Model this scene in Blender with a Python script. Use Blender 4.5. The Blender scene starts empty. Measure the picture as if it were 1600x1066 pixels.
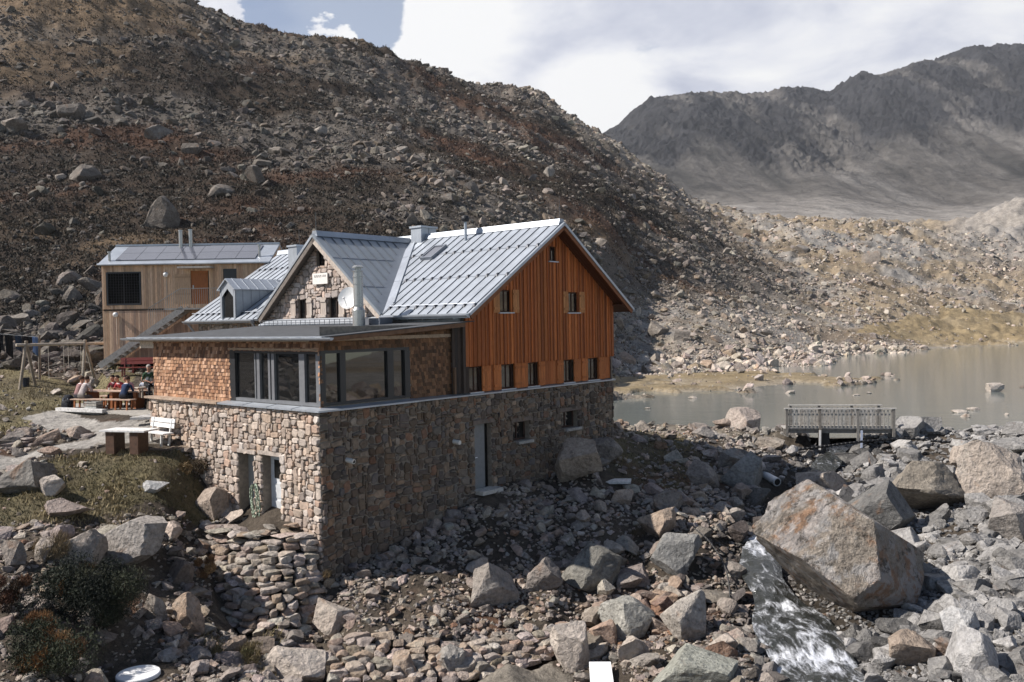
import bpy, bmesh, math, random
import numpy as np
from mathutils import Vector, Matrix

# ------------------------------------------------------------------ camera, sky, sun, exposure
scene = bpy.context.scene
COL = scene.collection
CAM_Z = 2.4314
FOC, PITCH, ROLL = 1368.5, 0.0215, 0.0178
SUN_EL, SUN_AZ = math.radians(42), math.radians(8)      # azimuth: turned from due left towards the viewer
SUN_DIR = Vector((-math.cos(SUN_AZ) * math.cos(SUN_EL), -math.sin(SUN_AZ) * math.cos(SUN_EL), math.sin(SUN_EL)))

cF = Vector((0, math.cos(PITCH), -math.sin(PITCH)))
cU0 = Vector((0, math.sin(PITCH), math.cos(PITCH)))
cR0 = Vector((1, 0, 0))
cU = cU0 * math.cos(ROLL) + cR0 * math.sin(ROLL)
cR = cR0 * math.cos(ROLL) - cU0 * math.sin(ROLL)
cam = bpy.data.cameras.new('camera')
camo = bpy.data.objects.new('camera', cam)
COL.objects.link(camo)
camo.matrix_world = Matrix(((cR.x, cU.x, -cF.x, 0), (cR.y, cU.y, -cF.y, 0), (cR.z, cU.z, -cF.z, CAM_Z), (0, 0, 0, 1)))
cam.sensor_width = 36.0
cam.lens = 36.0 * FOC / 1600.0
cam.clip_start, cam.clip_end = 0.5, 8000
scene.camera = camo

world = bpy.data.worlds.new('World')
scene.world = world
world.use_nodes = True
wn = world.node_tree.nodes
wl = world.node_tree.links
wn.clear()

class NT:
    """small helper to write node trees"""
    def __init__(s, tree): s.t = tree; s.n = tree.nodes; s.l = tree.links
    def new(s, kind, **kw):
        nd = s.n.new(kind)
        for k, v in kw.items():
            if k == 'ins':
                for i, x in v.items(): s.put(nd.inputs[i], x)
            else: setattr(nd, k, v)
        return nd
    def put(s, sock, x):
        if isinstance(x, bpy.types.NodeSocket): s.l.new(x, sock)
        elif isinstance(x, (tuple, list)) and len(x) == 3 and sock.type == 'RGBA': sock.default_value = (*x, 1)
        else: sock.default_value = x
    def math(s, op, a, b=0.0, clamp=False):
        return s.new('ShaderNodeMath', operation=op, use_clamp=clamp, ins={0: a, 1: b}).outputs[0]
    def mix(s, fac, a, b, blend='MIX'):
        nd = s.new('ShaderNodeMix', data_type='RGBA', blend_type=blend)
        s.put(nd.inputs[0], fac); s.put(nd.inputs[6], a); s.put(nd.inputs[7], b)
        return nd.outputs[2]
    def noise(s, vec, scale, detail=4, rough=0.55, dist=0.0):
        return s.new('ShaderNodeTexNoise', ins={'Vector': vec, 'Scale': scale, 'Detail': detail, 'Roughness': rough, 'Distortion': dist}).outputs[0]
    def ramp(s, fac, stops):
        nd = s.new('ShaderNodeValToRGB'); s.put(nd.inputs[0], fac)
        e = nd.color_ramp.elements
        while len(e) < len(stops): e.new(0.5)
        for i, (p, c) in enumerate(stops):
            e[i].position = p
            e[i].color = (c, c, c, 1) if isinstance(c, (int, float)) else (*c, 1)
        return nd.outputs[0]
    def smooth(s, x, lo, hi):
        nd = s.new('ShaderNodeMapRange', interpolation_type='SMOOTHSTEP', ins={0: x, 1: lo, 2: hi, 3: 0.0, 4: 1.0})
        return nd.outputs[0]

W = NT(world.node_tree)
sky = W.new('ShaderNodeTexSky', sky_type='NISHITA', sun_disc=False, sun_elevation=SUN_EL, altitude=2200, air_density=1.0, dust_density=0.6, ozone_density=1.5)
sky.sun_rotation = math.atan2(SUN_DIR.x, SUN_DIR.y)
geo = W.new('ShaderNodeTexCoord').outputs['Generated']
sep = W.new('ShaderNodeSeparateXYZ', ins={0: geo})
dx, dy, dz = sep.outputs
# clouds live on a flat layer high over the valley: project the direction on that layer
den = W.math('ADD', W.math('MAXIMUM', dz, 0.0), 0.22)
cx_ = W.math('DIVIDE', dx, den); cy_ = W.math('DIVIDE', dy, den)
cvec = W.new('ShaderNodeCombineXYZ', ins={0: cx_, 1: cy_, 2: 0.0}).outputs[0]
n1 = W.noise(cvec, 1.7, 10, 0.58, 0.35)
n2 = W.noise(W.new('ShaderNodeVectorMath', operation='ADD', ins={0: cvec, 1: (3.1, 1.7, 0.4)}).outputs[0], 2.6, 8, 0.58, 0.35)
def blob(px, py, rad):
    d = (cF + cR * ((px - 800) / FOC) - cU * ((py - 533) / FOC)).normalized()
    dot = W.new('ShaderNodeVectorMath', operation='DOT_PRODUCT', ins={0: W.new('ShaderNodeVectorMath', operation='NORMALIZE', ins={0: geo}).outputs[0], 1: tuple(d)}).outputs['Value']
    return W.smooth(dot, math.cos(rad), 1.0)
warp = W.noise(cvec, 3.0, 6, 0.6)
gap = W.math('ADD', W.math('MULTIPLY', blob(465, -10, 0.16), 1.5), W.math('MULTIPLY', blob(1420, 40, 0.07), 0.22))
gap = W.math('MULTIPLY', gap, W.math('ADD', W.math('MULTIPLY', warp, 2.6), -0.32))
gap = W.math('ADD', gap, W.math('MULTIPLY', blob(990, 8, 0.09), 0.30))
puff = W.math('MULTIPLY', blob(512, 58, 0.045), 1.0)
puff = W.math('ADD', puff, W.math('MULTIPLY', blob(325, -5, 0.075), 0.85))
puff = W.math('ADD', puff, W.math('MULTIPLY', blob(700, 60, 0.13), 0.5))
# the cloud bank stands ahead of the viewer; overhead and behind the sky is open
ahead = W.math('SUBTRACT', W.smooth(dy, 0.15, 0.75), W.math('MULTIPLY', W.smooth(dz, 0.45, 0.8), 0.55))
cov = W.math('ADD', W.math('ADD', W.math('MULTIPLY', W.math('SUBTRACT', n1, 0.5), 1.9), W.math('MULTIPLY', ahead, 0.62)), W.math('SUBTRACT', puff, gap))
dens = W.math('MAXIMUM', W.smooth(cov, 0.08, 0.26), W.math('ADD', W.math('MULTIPLY', ahead, 0.16), 0.10))
shade = W.math('ADD', n2, W.math('MULTIPLY', W.math('SUBTRACT', n1, 0.5), 0.5))
bright = W.math('ADD', shade, W.math('MULTIPLY', W.math('ADD', blob(640, 60, 0.16), W.math('MULTIPLY', blob(930, 180, 0.10), 1.0)), 0.30))
ccol = W.ramp(bright, [(0.36, (0.36, 0.385, 0.47)), (0.46, (0.45, 0.47, 0.54)), (0.57, (0.58, 0.59, 0.63)), (0.70, (0.69, 0.69, 0.69))])
bgs = W.new('ShaderNodeBackground', ins={0: sky.outputs[0], 1: 0.085})
bgc = W.new('ShaderNodeBackground', ins={0: ccol, 1: 1.0})
mixs = W.new('ShaderNodeMixShader', ins={0: dens, 1: bgs.outputs[0], 2: bgc.outputs[0]})
W.new('ShaderNodeOutputWorld', ins={0: mixs.outputs[0]})

sun = bpy.data.lights.new('sun', 'SUN')
sun.energy, sun.angle, sun.color = 5.0, math.radians(0.55), (1.0, 0.94, 0.88)
suno = bpy.data.objects.new('sun', sun)
suno.rotation_euler = SUN_DIR.to_track_quat('Z', 'Y').to_euler()
suno.location = (-60, -20, 60)
COL.objects.link(suno)

scene.view_settings.view_transform = 'Standard'
scene.view_settings.look = 'None'
scene.view_settings.exposure = 0.52
scene.view_settings.gamma = 1.0
scene.view_settings.use_curve_mapping = False
scene.cycles.max_bounces = 5
scene.cycles.diffuse_bounces = 3
scene.cycles.glossy_bounces = 3
scene.cycles.transparent_max_bounces = 4
scene.cycles.caustics_reflective = False
scene.cycles.caustics_refractive = False

rng = np.random.default_rng(7)
random.seed(7)

def at(px, py, depth):
    """the point of the place seen at pixel (px, py) of the 1600 x 1066 photograph, at that distance ahead"""
    return Vector((0, 0, CAM_Z)) + (cF + cR * ((px - 800) / FOC) - cU * ((py - 533) / FOC)) * depth

_cFn, _cRn, _cUn = (np.array(v) for v in (cF, cR, cU))
def project(P):
    v = np.asarray(P, float) - np.array([0, 0, CAM_Z])
    d = v @ _cFn
    return 800 + FOC * (v @ _cRn) / d, 533 - FOC * (v @ _cUn) / d, d

# ------------------------------------------------------------------ noise in numpy
def _hash(ix, iy, seed):
    h = (ix.astype(np.int64) * 374761393 + iy.astype(np.int64) * 668265263 + seed * 1442695041) & 0xFFFFFFFF
    h = ((h ^ (h >> 13)) * 1274126177) & 0xFFFFFFFF
    return ((h ^ (h >> 16)) & 0xFFFFFF) / float(0xFFFFFF)
def vnoise(x, y, seed=0):
    ix, iy = np.floor(x), np.floor(y)
    fx, fy = x - ix, y - iy
    fx = fx * fx * (3 - 2 * fx); fy = fy * fy * (3 - 2 * fy)
    a = _hash(ix, iy, seed); b = _hash(ix + 1, iy, seed); c = _hash(ix, iy + 1, seed); d = _hash(ix + 1, iy + 1, seed)
    return (a + (b - a) * fx) * (1 - fy) + (c + (d - c) * fx) * fy
def fbm(x, y, scale, octaves=4, seed=0, gain=0.5, ridged=False):
    x = np.asarray(x, float) / scale; y = np.asarray(y, float) / scale
    s, a, t = 0.0, 1.0, 0.0
    for o in range(octaves):
        n = vnoise(x * 0.8 - y * 0.6 + 17.3 * o, x * 0.6 + y * 0.8 + 9.1 * o, seed + o) * 2 - 1
        if ridged: n = 1 - 2 * np.abs(n)
        s = s + a * n; t += a; a *= gain; x = x * 2.03; y = y * 2.03
    return s / t
def sstep(x, lo, hi):
    t = np.clip((x - lo) / (hi - lo), 0, 1)
    return t * t * (3 - 2 * t)

# ------------------------------------------------------------------ objects
def tag(o, label=None, cat=None, group=None, kind=None):
    if label: o['label'] = label
    if cat: o['category'] = cat
    if group: o['group'] = group
    if kind: o['kind'] = kind
    return o

def empty(name, loc=(0, 0, 0), rz=0.0):
    o = bpy.data.objects.new(name, None)
    o.location = loc; o.rotation_euler = (0, 0, rz); o.empty_display_size = 0.3
    COL.objects.link(o)
    return o

def mesh_arrays(name, V, faces, mat, parent=None, col=None, smooth=False, loc=None, mat_idx=None):
    """V (n,3); faces: list of int arrays (m,k) with any k; col (n,3) -> attribute 'col'"""
    V = np.asarray(V, np.float32)
    me = bpy.data.meshes.new(name)
    sizes = [f.shape for f in faces if len(f)]
    loops = np.concatenate([np.asarray(f, np.int32).ravel() for f in faces if len(f)])
    totals = np.concatenate([np.full(s[0], s[1], np.int32) for s in sizes])
    starts = np.concatenate([[0], np.cumsum(totals)[:-1]]).astype(np.int32)
    me.vertices.add(len(V)); me.vertices.foreach_set('co', V.ravel())
    me.loops.add(len(loops)); me.loops.foreach_set('vertex_index', loops)
    me.polygons.add(len(totals)); me.polygons.foreach_set('loop_start', starts)
    me.polygons.foreach_set('loop_total', totals)
    me.polygons.foreach_set('use_smooth', np.full(len(totals), smooth))
    mats = mat if isinstance(mat, (list, tuple)) else [mat]
    for m in mats: me.materials.append(m)
    if mat_idx is not None: me.polygons.foreach_set('material_index', np.asarray(mat_idx, np.int32))
    me.update(calc_edges=True)
    if col is not None:
        a = me.attributes.new('col', 'FLOAT_COLOR', 'POINT')
        c = np.ones((len(V), 4), np.float32); c[:, :3] = col
        a.data.foreach_set('color', c.ravel())
    o = bpy.data.objects.new(name, me)
    if loc is not None: o.location = loc
    if parent is not None: o.parent = parent
    COL.objects.link(o)
    return o

class MB:
    """collects boxes, prisms, tubes ... and links them as ONE mesh object"""
    def __init__(s): s.v = []; s.f = []; s.c = []; s.m = []; s.mi = 0; s.col = (1, 1, 1)
    def add(s, verts, faces, col=None):
        o = len(s.v); s.v.extend([tuple(p) for p in verts]); c = col or s.col
        s.c.extend([c] * len(verts))
        for f in faces: s.f.append(tuple(i + o for i in f)); s.m.append(s.mi)
        return s
    def box(s, a, b, col=None):
        x0, y0, z0 = (min(a[i], b[i]) for i in range(3)); x1, y1, z1 = (max(a[i], b[i]) for i in range(3))
        return s.add([(x0, y0, z0), (x1, y0, z0), (x1, y1, z0), (x0, y1, z0), (x0, y0, z1), (x1, y0, z1), (x1, y1, z1), (x0, y1, z1)],
                     [(0, 3, 2, 1), (4, 5, 6, 7), (0, 1, 5, 4), (1, 2, 6, 5), (2, 3, 7, 6), (3, 0, 4, 7)], col)
    def hexa(s, p, col=None):
        return s.add(p, [(0, 3, 2, 1), (4, 5, 6, 7), (0, 1, 5, 4), (1, 2, 6, 5), (2, 3, 7, 6), (3, 0, 4, 7)], col)
    def beam(s, p, q, w, h, up=(0, 0, 1), col=None):
        """a bar of section w x h from p to q"""
        p, q = Vector(p), Vector(q); d = (q - p).normalized(); up = Vector(up)
        x = d.cross(up)
        if x.length < 1e-4: x = d.cross(Vector((1, 0, 0)))
        x.normalize(); y = x.cross(d)
        x *= w / 2; y *= h / 2
        return s.hexa([p - x - y, p + x - y, q + x - y, q - x - y, p - x + y, p + x + y, q + x + y, q - x + y], col)
    def tube(s, p, q, r0, r1=None, n=10, col=None, cap=True):
        p, q = Vector(p), Vector(q); d = (q - p).normalized(); r1 = r0 if r1 is None else r1
        x = d.cross(Vector((0, 0, 1)))
        if x.length < 1e-3: x = d.cross(Vector((1, 0, 0)))
        x.normalize(); y = x.cross(d)
        vs = []
        for c, r in ((p, r0), (q, r1)):
            for i in range(n):
                t = 2 * math.pi * i / n; vs.append(c + x * (r * math.cos(t)) + y * (r * math.sin(t)))
        fs = [(i, (i + 1) % n, n + (i + 1) % n, n + i) for i in range(n)]
        if cap: fs += [tuple(range(n))[::-1], tuple(range(n, 2 * n))]
        return s.add(vs, fs, col)
    def path(s, pts, r, n=8, col=None):
        for a, b in zip(pts[:-1], pts[1:]): s.tube(a, b, r, r, n, col)
        return s
    def lathe(s, prof, c=(0, 0, 0), n=16, col=None):
        vs = []
        for r, z in prof:
            for i in range(n):
                t = 2 * math.pi * i / n; vs.append((c[0] + r * math.cos(t), c[1] + r * math.sin(t), c[2] + z))
        fs = []
        for k in range(len(prof) - 1):
            fs += [(k * n + i, k * n + (i + 1) % n, (k + 1) * n + (i + 1) % n, (k + 1) * n + i) for i in range(n)]
        fs += [tuple(range(n))[::-1], tuple(range((len(prof) - 1) * n, len(prof) * n))]
        return s.add(vs, fs, col)
    def slab(s, poly, n, t, col=None):
        """polygon extruded by t against its normal n"""
        n = Vector(n).normalized() * t; k = len(poly); P = [Vector(p) for p in poly]
        return s.add(P + [p - n for p in P], [tuple(range(k)), tuple(range(k, 2 * k))[::-1]] + [(i, k + i, k + (i + 1) % k, (i + 1) % k) for i in range(k)], col)
    def build(s, name, mat, parent=None, smooth=False, loc=None, bevel=0.0):
        me = bpy.data.meshes.new(name)
        me.from_pydata([tuple(v) for v in s.v], [], s.f)
        for m in (mat if isinstance(mat, (list, tuple)) else [mat]): me.materials.append(m)
        if any(s.m): me.polygons.foreach_set('material_index', s.m)
        if smooth: me.polygons.foreach_set('use_smooth', [True] * len(s.f))
        a = me.attributes.new('col', 'FLOAT_COLOR', 'POINT')
        c = np.ones((len(s.v), 4), np.float32); c[:, :3] = np.array(s.c, np.float32).reshape(-1, 3)
        a.data.foreach_set('color', c.ravel())
        bm = bmesh.new(); bm.from_mesh(me); bmesh.ops.recalc_face_normals(bm, faces=bm.faces[:]); bm.to_mesh(me); bm.free()
        me.update()
        o = bpy.data.objects.new(name, me)
        if loc is not None: o.location = loc
        if parent is not None: o.parent = parent
        COL.objects.link(o)
        if bevel:
            b = o.modifiers.new('bevel', 'BEVEL'); b.width = bevel; b.segments = 1; b.limit_method = 'ANGLE'
        return o
# ------------------------------------------------------------------ materials
MAT = {}
def newmat(name):
    m = bpy.data.materials.new(name); m.use_nodes = True
    m.node_tree.nodes.clear()
    t = NT(m.node_tree)
    p = t.new('ShaderNodeBsdfPrincipled')
    t.new('ShaderNodeOutputMaterial', ins={0: p.outputs[0]})
    MAT[name] = m
    return m, t, p
def wpos(t):      # world position
    return t.new('ShaderNodeNewGeometry').outputs['Position']
def opos(t):      # object position
    return t.new('ShaderNodeTexCoord').outputs['Object']
def attr(t):
    return t.new('ShaderNodeAttribute', attribute_name='col').outputs['Color']
def bump(t, p, h, strength, dist):
    b = t.new('ShaderNodeBump', ins={'Strength': strength, 'Distance': dist, 'Height': h})
    t.l.new(b.outputs[0], p.inputs['Normal'])

def m_rock():
    m, t, p = newmat('rock')
    P = wpos(t); c = attr(t)
    n_l = t.noise(P, 1.3, 8, 0.62); n_f = t.noise(P, 9.0, 6, 0.65); n_s = t.noise(P, 34.0, 3, 0.6)
    v = t.ramp(n_f, [(0.28, 0.55), (0.5, 0.98), (0.72, 1.35)])
    c1 = t.mix(1.0, c, v, 'MULTIPLY')
    v2 = t.ramp(n_l, [(0.30, 0.72), (0.55, 1.0), (0.75, 1.18)])
    c1 = t.mix(1.0, c1, v2, 'MULTIPLY')
    lich = t.smooth(t.math('ADD', t.math('MULTIPLY', n_s, 0.45), t.math('MULTIPLY', n_l, 0.6)), 0.555, 0.66)
    c1 = t.mix(t.math('MULTIPLY', lich, 0.42), c1, (0.40, 0.38, 0.33))
    n_d = t.noise(P, 2.7, 7, 0.7)
    dark = t.smooth(n_d, 0.56, 0.70)
    c1 = t.mix(t.math('MULTIPLY', dark, 0.6), c1, (0.045, 0.042, 0.036))
    n_r = t.noise(P, 0.9, 5, 0.6, 0.6)
    rust = t.smooth(n_r, 0.60, 0.72)
    c1 = t.mix(t.math('MULTIPLY', rust, 0.45), c1, (0.26, 0.135, 0.065))
    t.put(p.inputs['Base Color'], c1)
    p.inputs['Roughness'].default_value = 0.88; p.inputs['Specular IOR Level'].default_value = 0.25
    n_g = t.noise(P, 2.2, 6, 0.6)
    ridge = t.smooth(t.math('ABSOLUTE', t.math('SUBTRACT', n_g, 0.5)), 0.0, 0.16)
    h = t.math('ADD', t.math('ADD', t.math('MULTIPLY', n_l, 1.1), t.math('MULTIPLY', n_f, 0.65)), t.math('ADD', t.math('MULTIPLY', n_s, 0.18), t.math('MULTIPLY', ridge, 0.22)))
    bump(t, p, h, 0.85, 0.16)
m_rock()
def m_boulder():
    m, t, p = newmat('stained_rock')
    P = opos(t); c = attr(t)
    st = t.new('ShaderNodeVectorMath', operation='MULTIPLY', ins={0: P, 1: (1.0, 1.0, 0.45)}).outputs[0]
    n_l = t.noise(P, 0.75, 9, 0.66); n_f = t.noise(P, 3.0, 9, 0.70, 0.3); n_s = t.noise(P, 22.0, 4, 0.65)
    c1 = t.mix(1.0, c, t.ramp(n_f, [(0.30, 0.55), (0.45, 0.98), (0.60, 1.15), (0.75, 1.4)]), 'MULTIPLY')
    c1 = t.mix(1.0, c1, t.ramp(n_s, [(0.30, 0.72), (0.55, 1.05), (0.75, 1.25)]), 'MULTIPLY')
    n_o = t.noise(P, 0.62, 7, 0.66, 0.2)
    c1 = t.mix(t.math('MULTIPLY', t.smooth(n_o, 0.47, 0.58), 0.72), c1, (0.42, 0.225, 0.12))
    n_w = t.noise(P, 1.1, 7, 0.68, 0.3)
    c1 = t.mix(t.math('MULTIPLY', t.smooth(n_w, 0.47, 0.57), 0.80), c1, (0.56, 0.53, 0.50))
    n_d = t.noise(P, 2.0, 9, 0.75)
    c1 = t.mix(t.math('MULTIPLY', t.smooth(n_d, 0.53, 0.61), 0.80), c1, (0.085, 0.075, 0.06))
    t.put(p.inputs['Base Color'], c1)
    p.inputs['Roughness'].default_value = 0.9; p.inputs['Specular IOR Level'].default_value = 0.2
    n_g = t.noise(st, 1.3, 9, 0.66, 0.2); n_h = t.noise(P, 4.5, 7, 0.66)
    ridge = t.smooth(t.math('ABSOLUTE', t.math('SUBTRACT', n_g, 0.5)), 0.0, 0.13); pit = t.smooth(n_h, 0.36, 0.50)
    bump(t, p, t.math('ADD', t.math('ADD', t.math('MULTIPLY', n_l, 1.2), t.math('MULTIPLY', n_f, 0.8)), t.math('ADD', t.math('ADD', t.math('MULTIPLY', n_s, 0.14), t.math('MULTIPLY', pit, 0.18)), t.math('MULTIPLY', ridge, 0.34))), 1.0, 0.45)
m_boulder()

def m_mesh_col(name, rough=0.85, nscale=6.0, amp=(0.75, 1.2), bscale=12.0, bstr=0.4, bdist=0.02, metal=0.0, spec=0.3, stretch=None, world_=False):
    """per-piece colour of the mesh times fine mottling"""
    m, t, p = newmat(name)
    P = wpos(t) if world_ else opos(t); c = attr(t)
    if stretch: P = t.new('ShaderNodeVectorMath', operation='MULTIPLY', ins={0: P, 1: stretch}).outputs[0]
    n = t.noise(P, nscale, 6, 0.62)
    c1 = t.mix(1.0, c, t.ramp(n, [(0.28, amp[0]), (0.5, 1.0), (0.72, amp[1])]), 'MULTIPLY')
    t.put(p.inputs['Base Color'], c1)
    p.inputs['Roughness'].default_value = rough; p.inputs['Metallic'].default_value = metal
    p.inputs['Specular IOR Level'].default_value = spec
    if bstr: bump(t, p, t.noise(P, bscale, 6, 0.62), bstr, bdist)
    return m
m_mesh_col('masonry', 0.9, 7.0, (0.6, 1.28), 16.0, 0.7, 0.03)
m_mesh_col('shingle', 0.8, 9.0, (0.6, 1.3), 40.0, 0.3, 0.01, stretch=(6, 6, 1))
m_mesh_col('board', 0.72, 5.0, (0.62, 1.3), 22.0, 0.35, 0.01, stretch=(9, 9, 0.7))
m_mesh_col('beam_wood', 0.75, 9.0, (0.6, 1.25), 20.0, 0.3, 0.01)
m_mesh_col('plain', 0.6, 8.0, (0.85, 1.1), 20.0, 0.1, 0.005)
m_mesh_col('cloth', 0.92, 14.0, (0.75, 1.2), 18.0, 0.5, 0.02)
m_mesh_col('leaf', 0.8, 5.0, (0.6, 1.3), 12.0, 0.0, world_=True)
m_mesh_col('paint', 0.45, 6.0, (0.82, 1.08), 20.0, 0.08, 0.004, spec=0.4)
m_mesh_col('dark_plastic', 0.5, 6.0, (0.9, 1.1), 20.0, 0.05, 0.004)

def m_zinc(name, base, rough, lo, hi):
    m, t, p = newmat(name)
    P = opos(t); c = attr(t)
    n = t.noise(P, 1.1, 6, 0.6); s = t.noise(t.new('ShaderNodeVectorMath', operation='MULTIPLY', ins={0: P, 1: (1.0, 5.0, 1.0)}).outputs[0], 2.4, 5, 0.65)
    k = t.math('ADD', t.math('MULTIPLY', n, 0.55), t.math('MULTIPLY', s, 0.45))
    c1 = t.mix(1.0, t.mix(1.0, c, base, 'MULTIPLY'), t.ramp(k, [(0.32, lo), (0.66, hi)]), 'MULTIPLY')
    t.put(p.inputs['Base Color'], c1)
    p.inputs['Metallic'].default_value = 0.5
    t.put(p.inputs['Roughness'], t.math('ADD', t.math('MULTIPLY', k, 0.25), rough - 0.12))
    bump(t, p, t.noise(P, 1.6, 3, 0.5), 0.25, 0.02)
m_zinc('zinc', (0.42, 0.45, 0.485), 0.46, 0.80, 1.14)
m_zinc('steel', (0.40, 0.395, 0.38), 0.28, 0.85, 1.1)

def m_simple(name, col, rough=0.5, metal=0.0, spec=0.5, nsc=6.0, lo=0.85, hi=1.12):
    m, t, p = newmat(name)
    n = t.noise(opos(t), nsc, 5, 0.6)
    t.put(p.inputs['Base Color'], t.mix(1.0, col, t.ramp(n, [(0.3, lo), (0.7, hi)]), 'MULTIPLY'))
    p.inputs['Roughness'].default_value = rough; p.inputs['Metallic'].default_value = metal; p.inputs['Specular IOR Level'].default_value = spec
m_simple('mortar', (0.26, 0.225, 0.185), 0.95, 0, 0.1, 9.0, 0.7, 1.2)
m_simple('glass', (0.30, 0.31, 0.32), 0.03, 0.42, 0.6)
m_simple('dark_room', (0.008, 0.007, 0.006), 0.8, 0, 0.1)
m_simple('anthracite', (0.022, 0.023, 0.025), 0.42, 0.0, 0.5)
m_simple('frame_grey', (0.21, 0.215, 0.225), 0.4, 0.3, 0.5)
m_simple('dish_white', (0.82, 0.81, 0.78), 0.45)
m_simple('bitumen', (0.075, 0.078, 0.082), 0.8, 0, 0.3, 3.0, 0.7, 1.25)
m_simple('solar', (0.16, 0.165, 0.19), 0.12, 0.35, 0.8, 1.0, 0.9, 1.1)
m_simple('lamp_white', (0.72, 0.71, 0.68), 0.3)
m_simple('concrete', (0.42, 0.40, 0.37), 0.9, 0, 0.2, 5.0, 0.72, 1.15)
m_simple('slab_white', (0.80, 0.80, 0.79), 0.55, 0, 0.3, 2.5, 0.93, 1.04)
m_simple('skin', (0.42, 0.22, 0.145), 0.55, 0, 0.3)
m_simple('eye_dark', (0.012, 0.010, 0.009), 0.3)

def fix_glass():
    p = [n for n in MAT['glass'].node_tree.nodes if n.type == 'BSDF_PRINCIPLED'][0]
    for l in list(p.inputs['Base Color'].links): MAT['glass'].node_tree.links.remove(l)
    p.inputs['Base Color'].default_value = (0.105, 0.108, 0.11, 1); p.inputs['Metallic'].default_value = 0.9; p.inputs['Roughness'].default_value = 0.02
fix_glass()

def m_ground():
    m, t, p = newmat('ground')
    P = wpos(t); c = attr(t)
    n1 = t.noise(P, 0.55, 9, 0.62); n2 = t.noise(P, 4.5, 8, 0.68); n3 = t.noise(P, 26.0, 4, 0.65)
    k = t.math('ADD', t.math('ADD', t.math('MULTIPLY', n1, 0.3), t.math('MULTIPLY', n2, 0.4)), t.math('MULTIPLY', n3, 0.3))
    c1 = t.mix(1.0, c, t.ramp(k, [(0.36, 0.35), (0.5, 0.95), (0.64, 1.7)]), 'MULTIPLY')
    t.put(p.inputs['Base Color'], c1)
    p.inputs['Roughness'].default_value = 0.95; p.inputs['Specular IOR Level'].default_value = 0.1
    h = t.math('ADD', t.math('MULTIPLY', n1, 1.0), t.math('ADD', t.math('MULTIPLY', n2, 0.35), t.math('MULTIPLY', n3, 0.10)))
    bump(t, p, h, 0.8, 0.5)
m_ground()
def m_far():
    m, t, p = newmat('far_rock')
    P = wpos(t); c = attr(t)
    n1 = t.noise(P, 0.010, 10, 0.68); n2 = t.noise(P, 0.06, 8, 0.7)
    c1 = t.mix(1.0, c, t.ramp(t.math('ADD', t.math('MULTIPLY', n1, 0.5), t.math('MULTIPLY', n2, 0.5)), [(0.36, 0.45), (0.5, 1.0), (0.64, 1.55)]), 'MULTIPLY')
    t.put(p.inputs['Base Color'], c1)
    p.inputs['Roughness'].default_value = 0.95; p.inputs['Specular IOR Level'].default_value = 0.1
    bump(t, p, t.math('ADD', n1, t.math('MULTIPLY', n2, 0.25)), 0.6, 30.0)
m_far()
def m_lake():
    m, t, p = newmat('lake_water')
    P = wpos(t)
    n = t.noise(P, 0.03, 4, 0.5)
    t.put(p.inputs['Base Color'], t.mix(n, (0.145, 0.160, 0.146), (0.175, 0.185, 0.166)))
    p.inputs['Roughness'].default_value = 0.10; p.inputs['Specular IOR Level'].default_value = 0.5
    st = t.new('ShaderNodeVectorMath', operation='MULTIPLY', ins={0: P, 1: (0.6, 1.0, 1.0)}).outputs[0]
    bump(t, p, t.math('ADD', t.noise(st, 2.2, 4, 0.55), t.math('MULTIPLY', t.noise(st, 0.35, 2, 0.5), 1.5)), 0.22, 0.04)
m_lake()
def m_stream():
    m, t, p = newmat('stream_water')
    P = wpos(t); c = attr(t)
    foam = t.new('ShaderNodeSeparateColor', ins={0: c}).outputs[0]
    Q = t.new('ShaderNodeVectorMath', operation='MULTIPLY', ins={0: P, 1: (1.0, 0.42, 0.6)}).outputs[0]
    n = t.noise(Q, 2.6, 5, 0.6, 1.6); n2 = t.noise(Q, 8.0, 5, 0.62, 0.9)
    f = t.smooth(t.math('ADD', t.math('ADD', t.math('MULTIPLY', n, 0.6), t.math('MULTIPLY', n2, 0.4)), t.math('ADD', t.math('MULTIPLY', foam, 0.25), t.math('MULTIPLY', t.math('SUBTRACT', t.noise(P, 1.1, 3, 0.5), 0.5), 0.5))), 0.53, 0.80)
    t.put(p.inputs['Base Color'], t.mix(f, (0.030, 0.032, 0.029), (0.72, 0.74, 0.78)))
    t.put(p.inputs['Roughness'], t.math('ADD', t.math('MULTIPLY', f, 0.5), 0.07))
    bump(t, p, t.math('ADD', n, t.math('MULTIPLY', n2, 0.5)), 0.7, 0.12)
m_stream()
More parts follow.
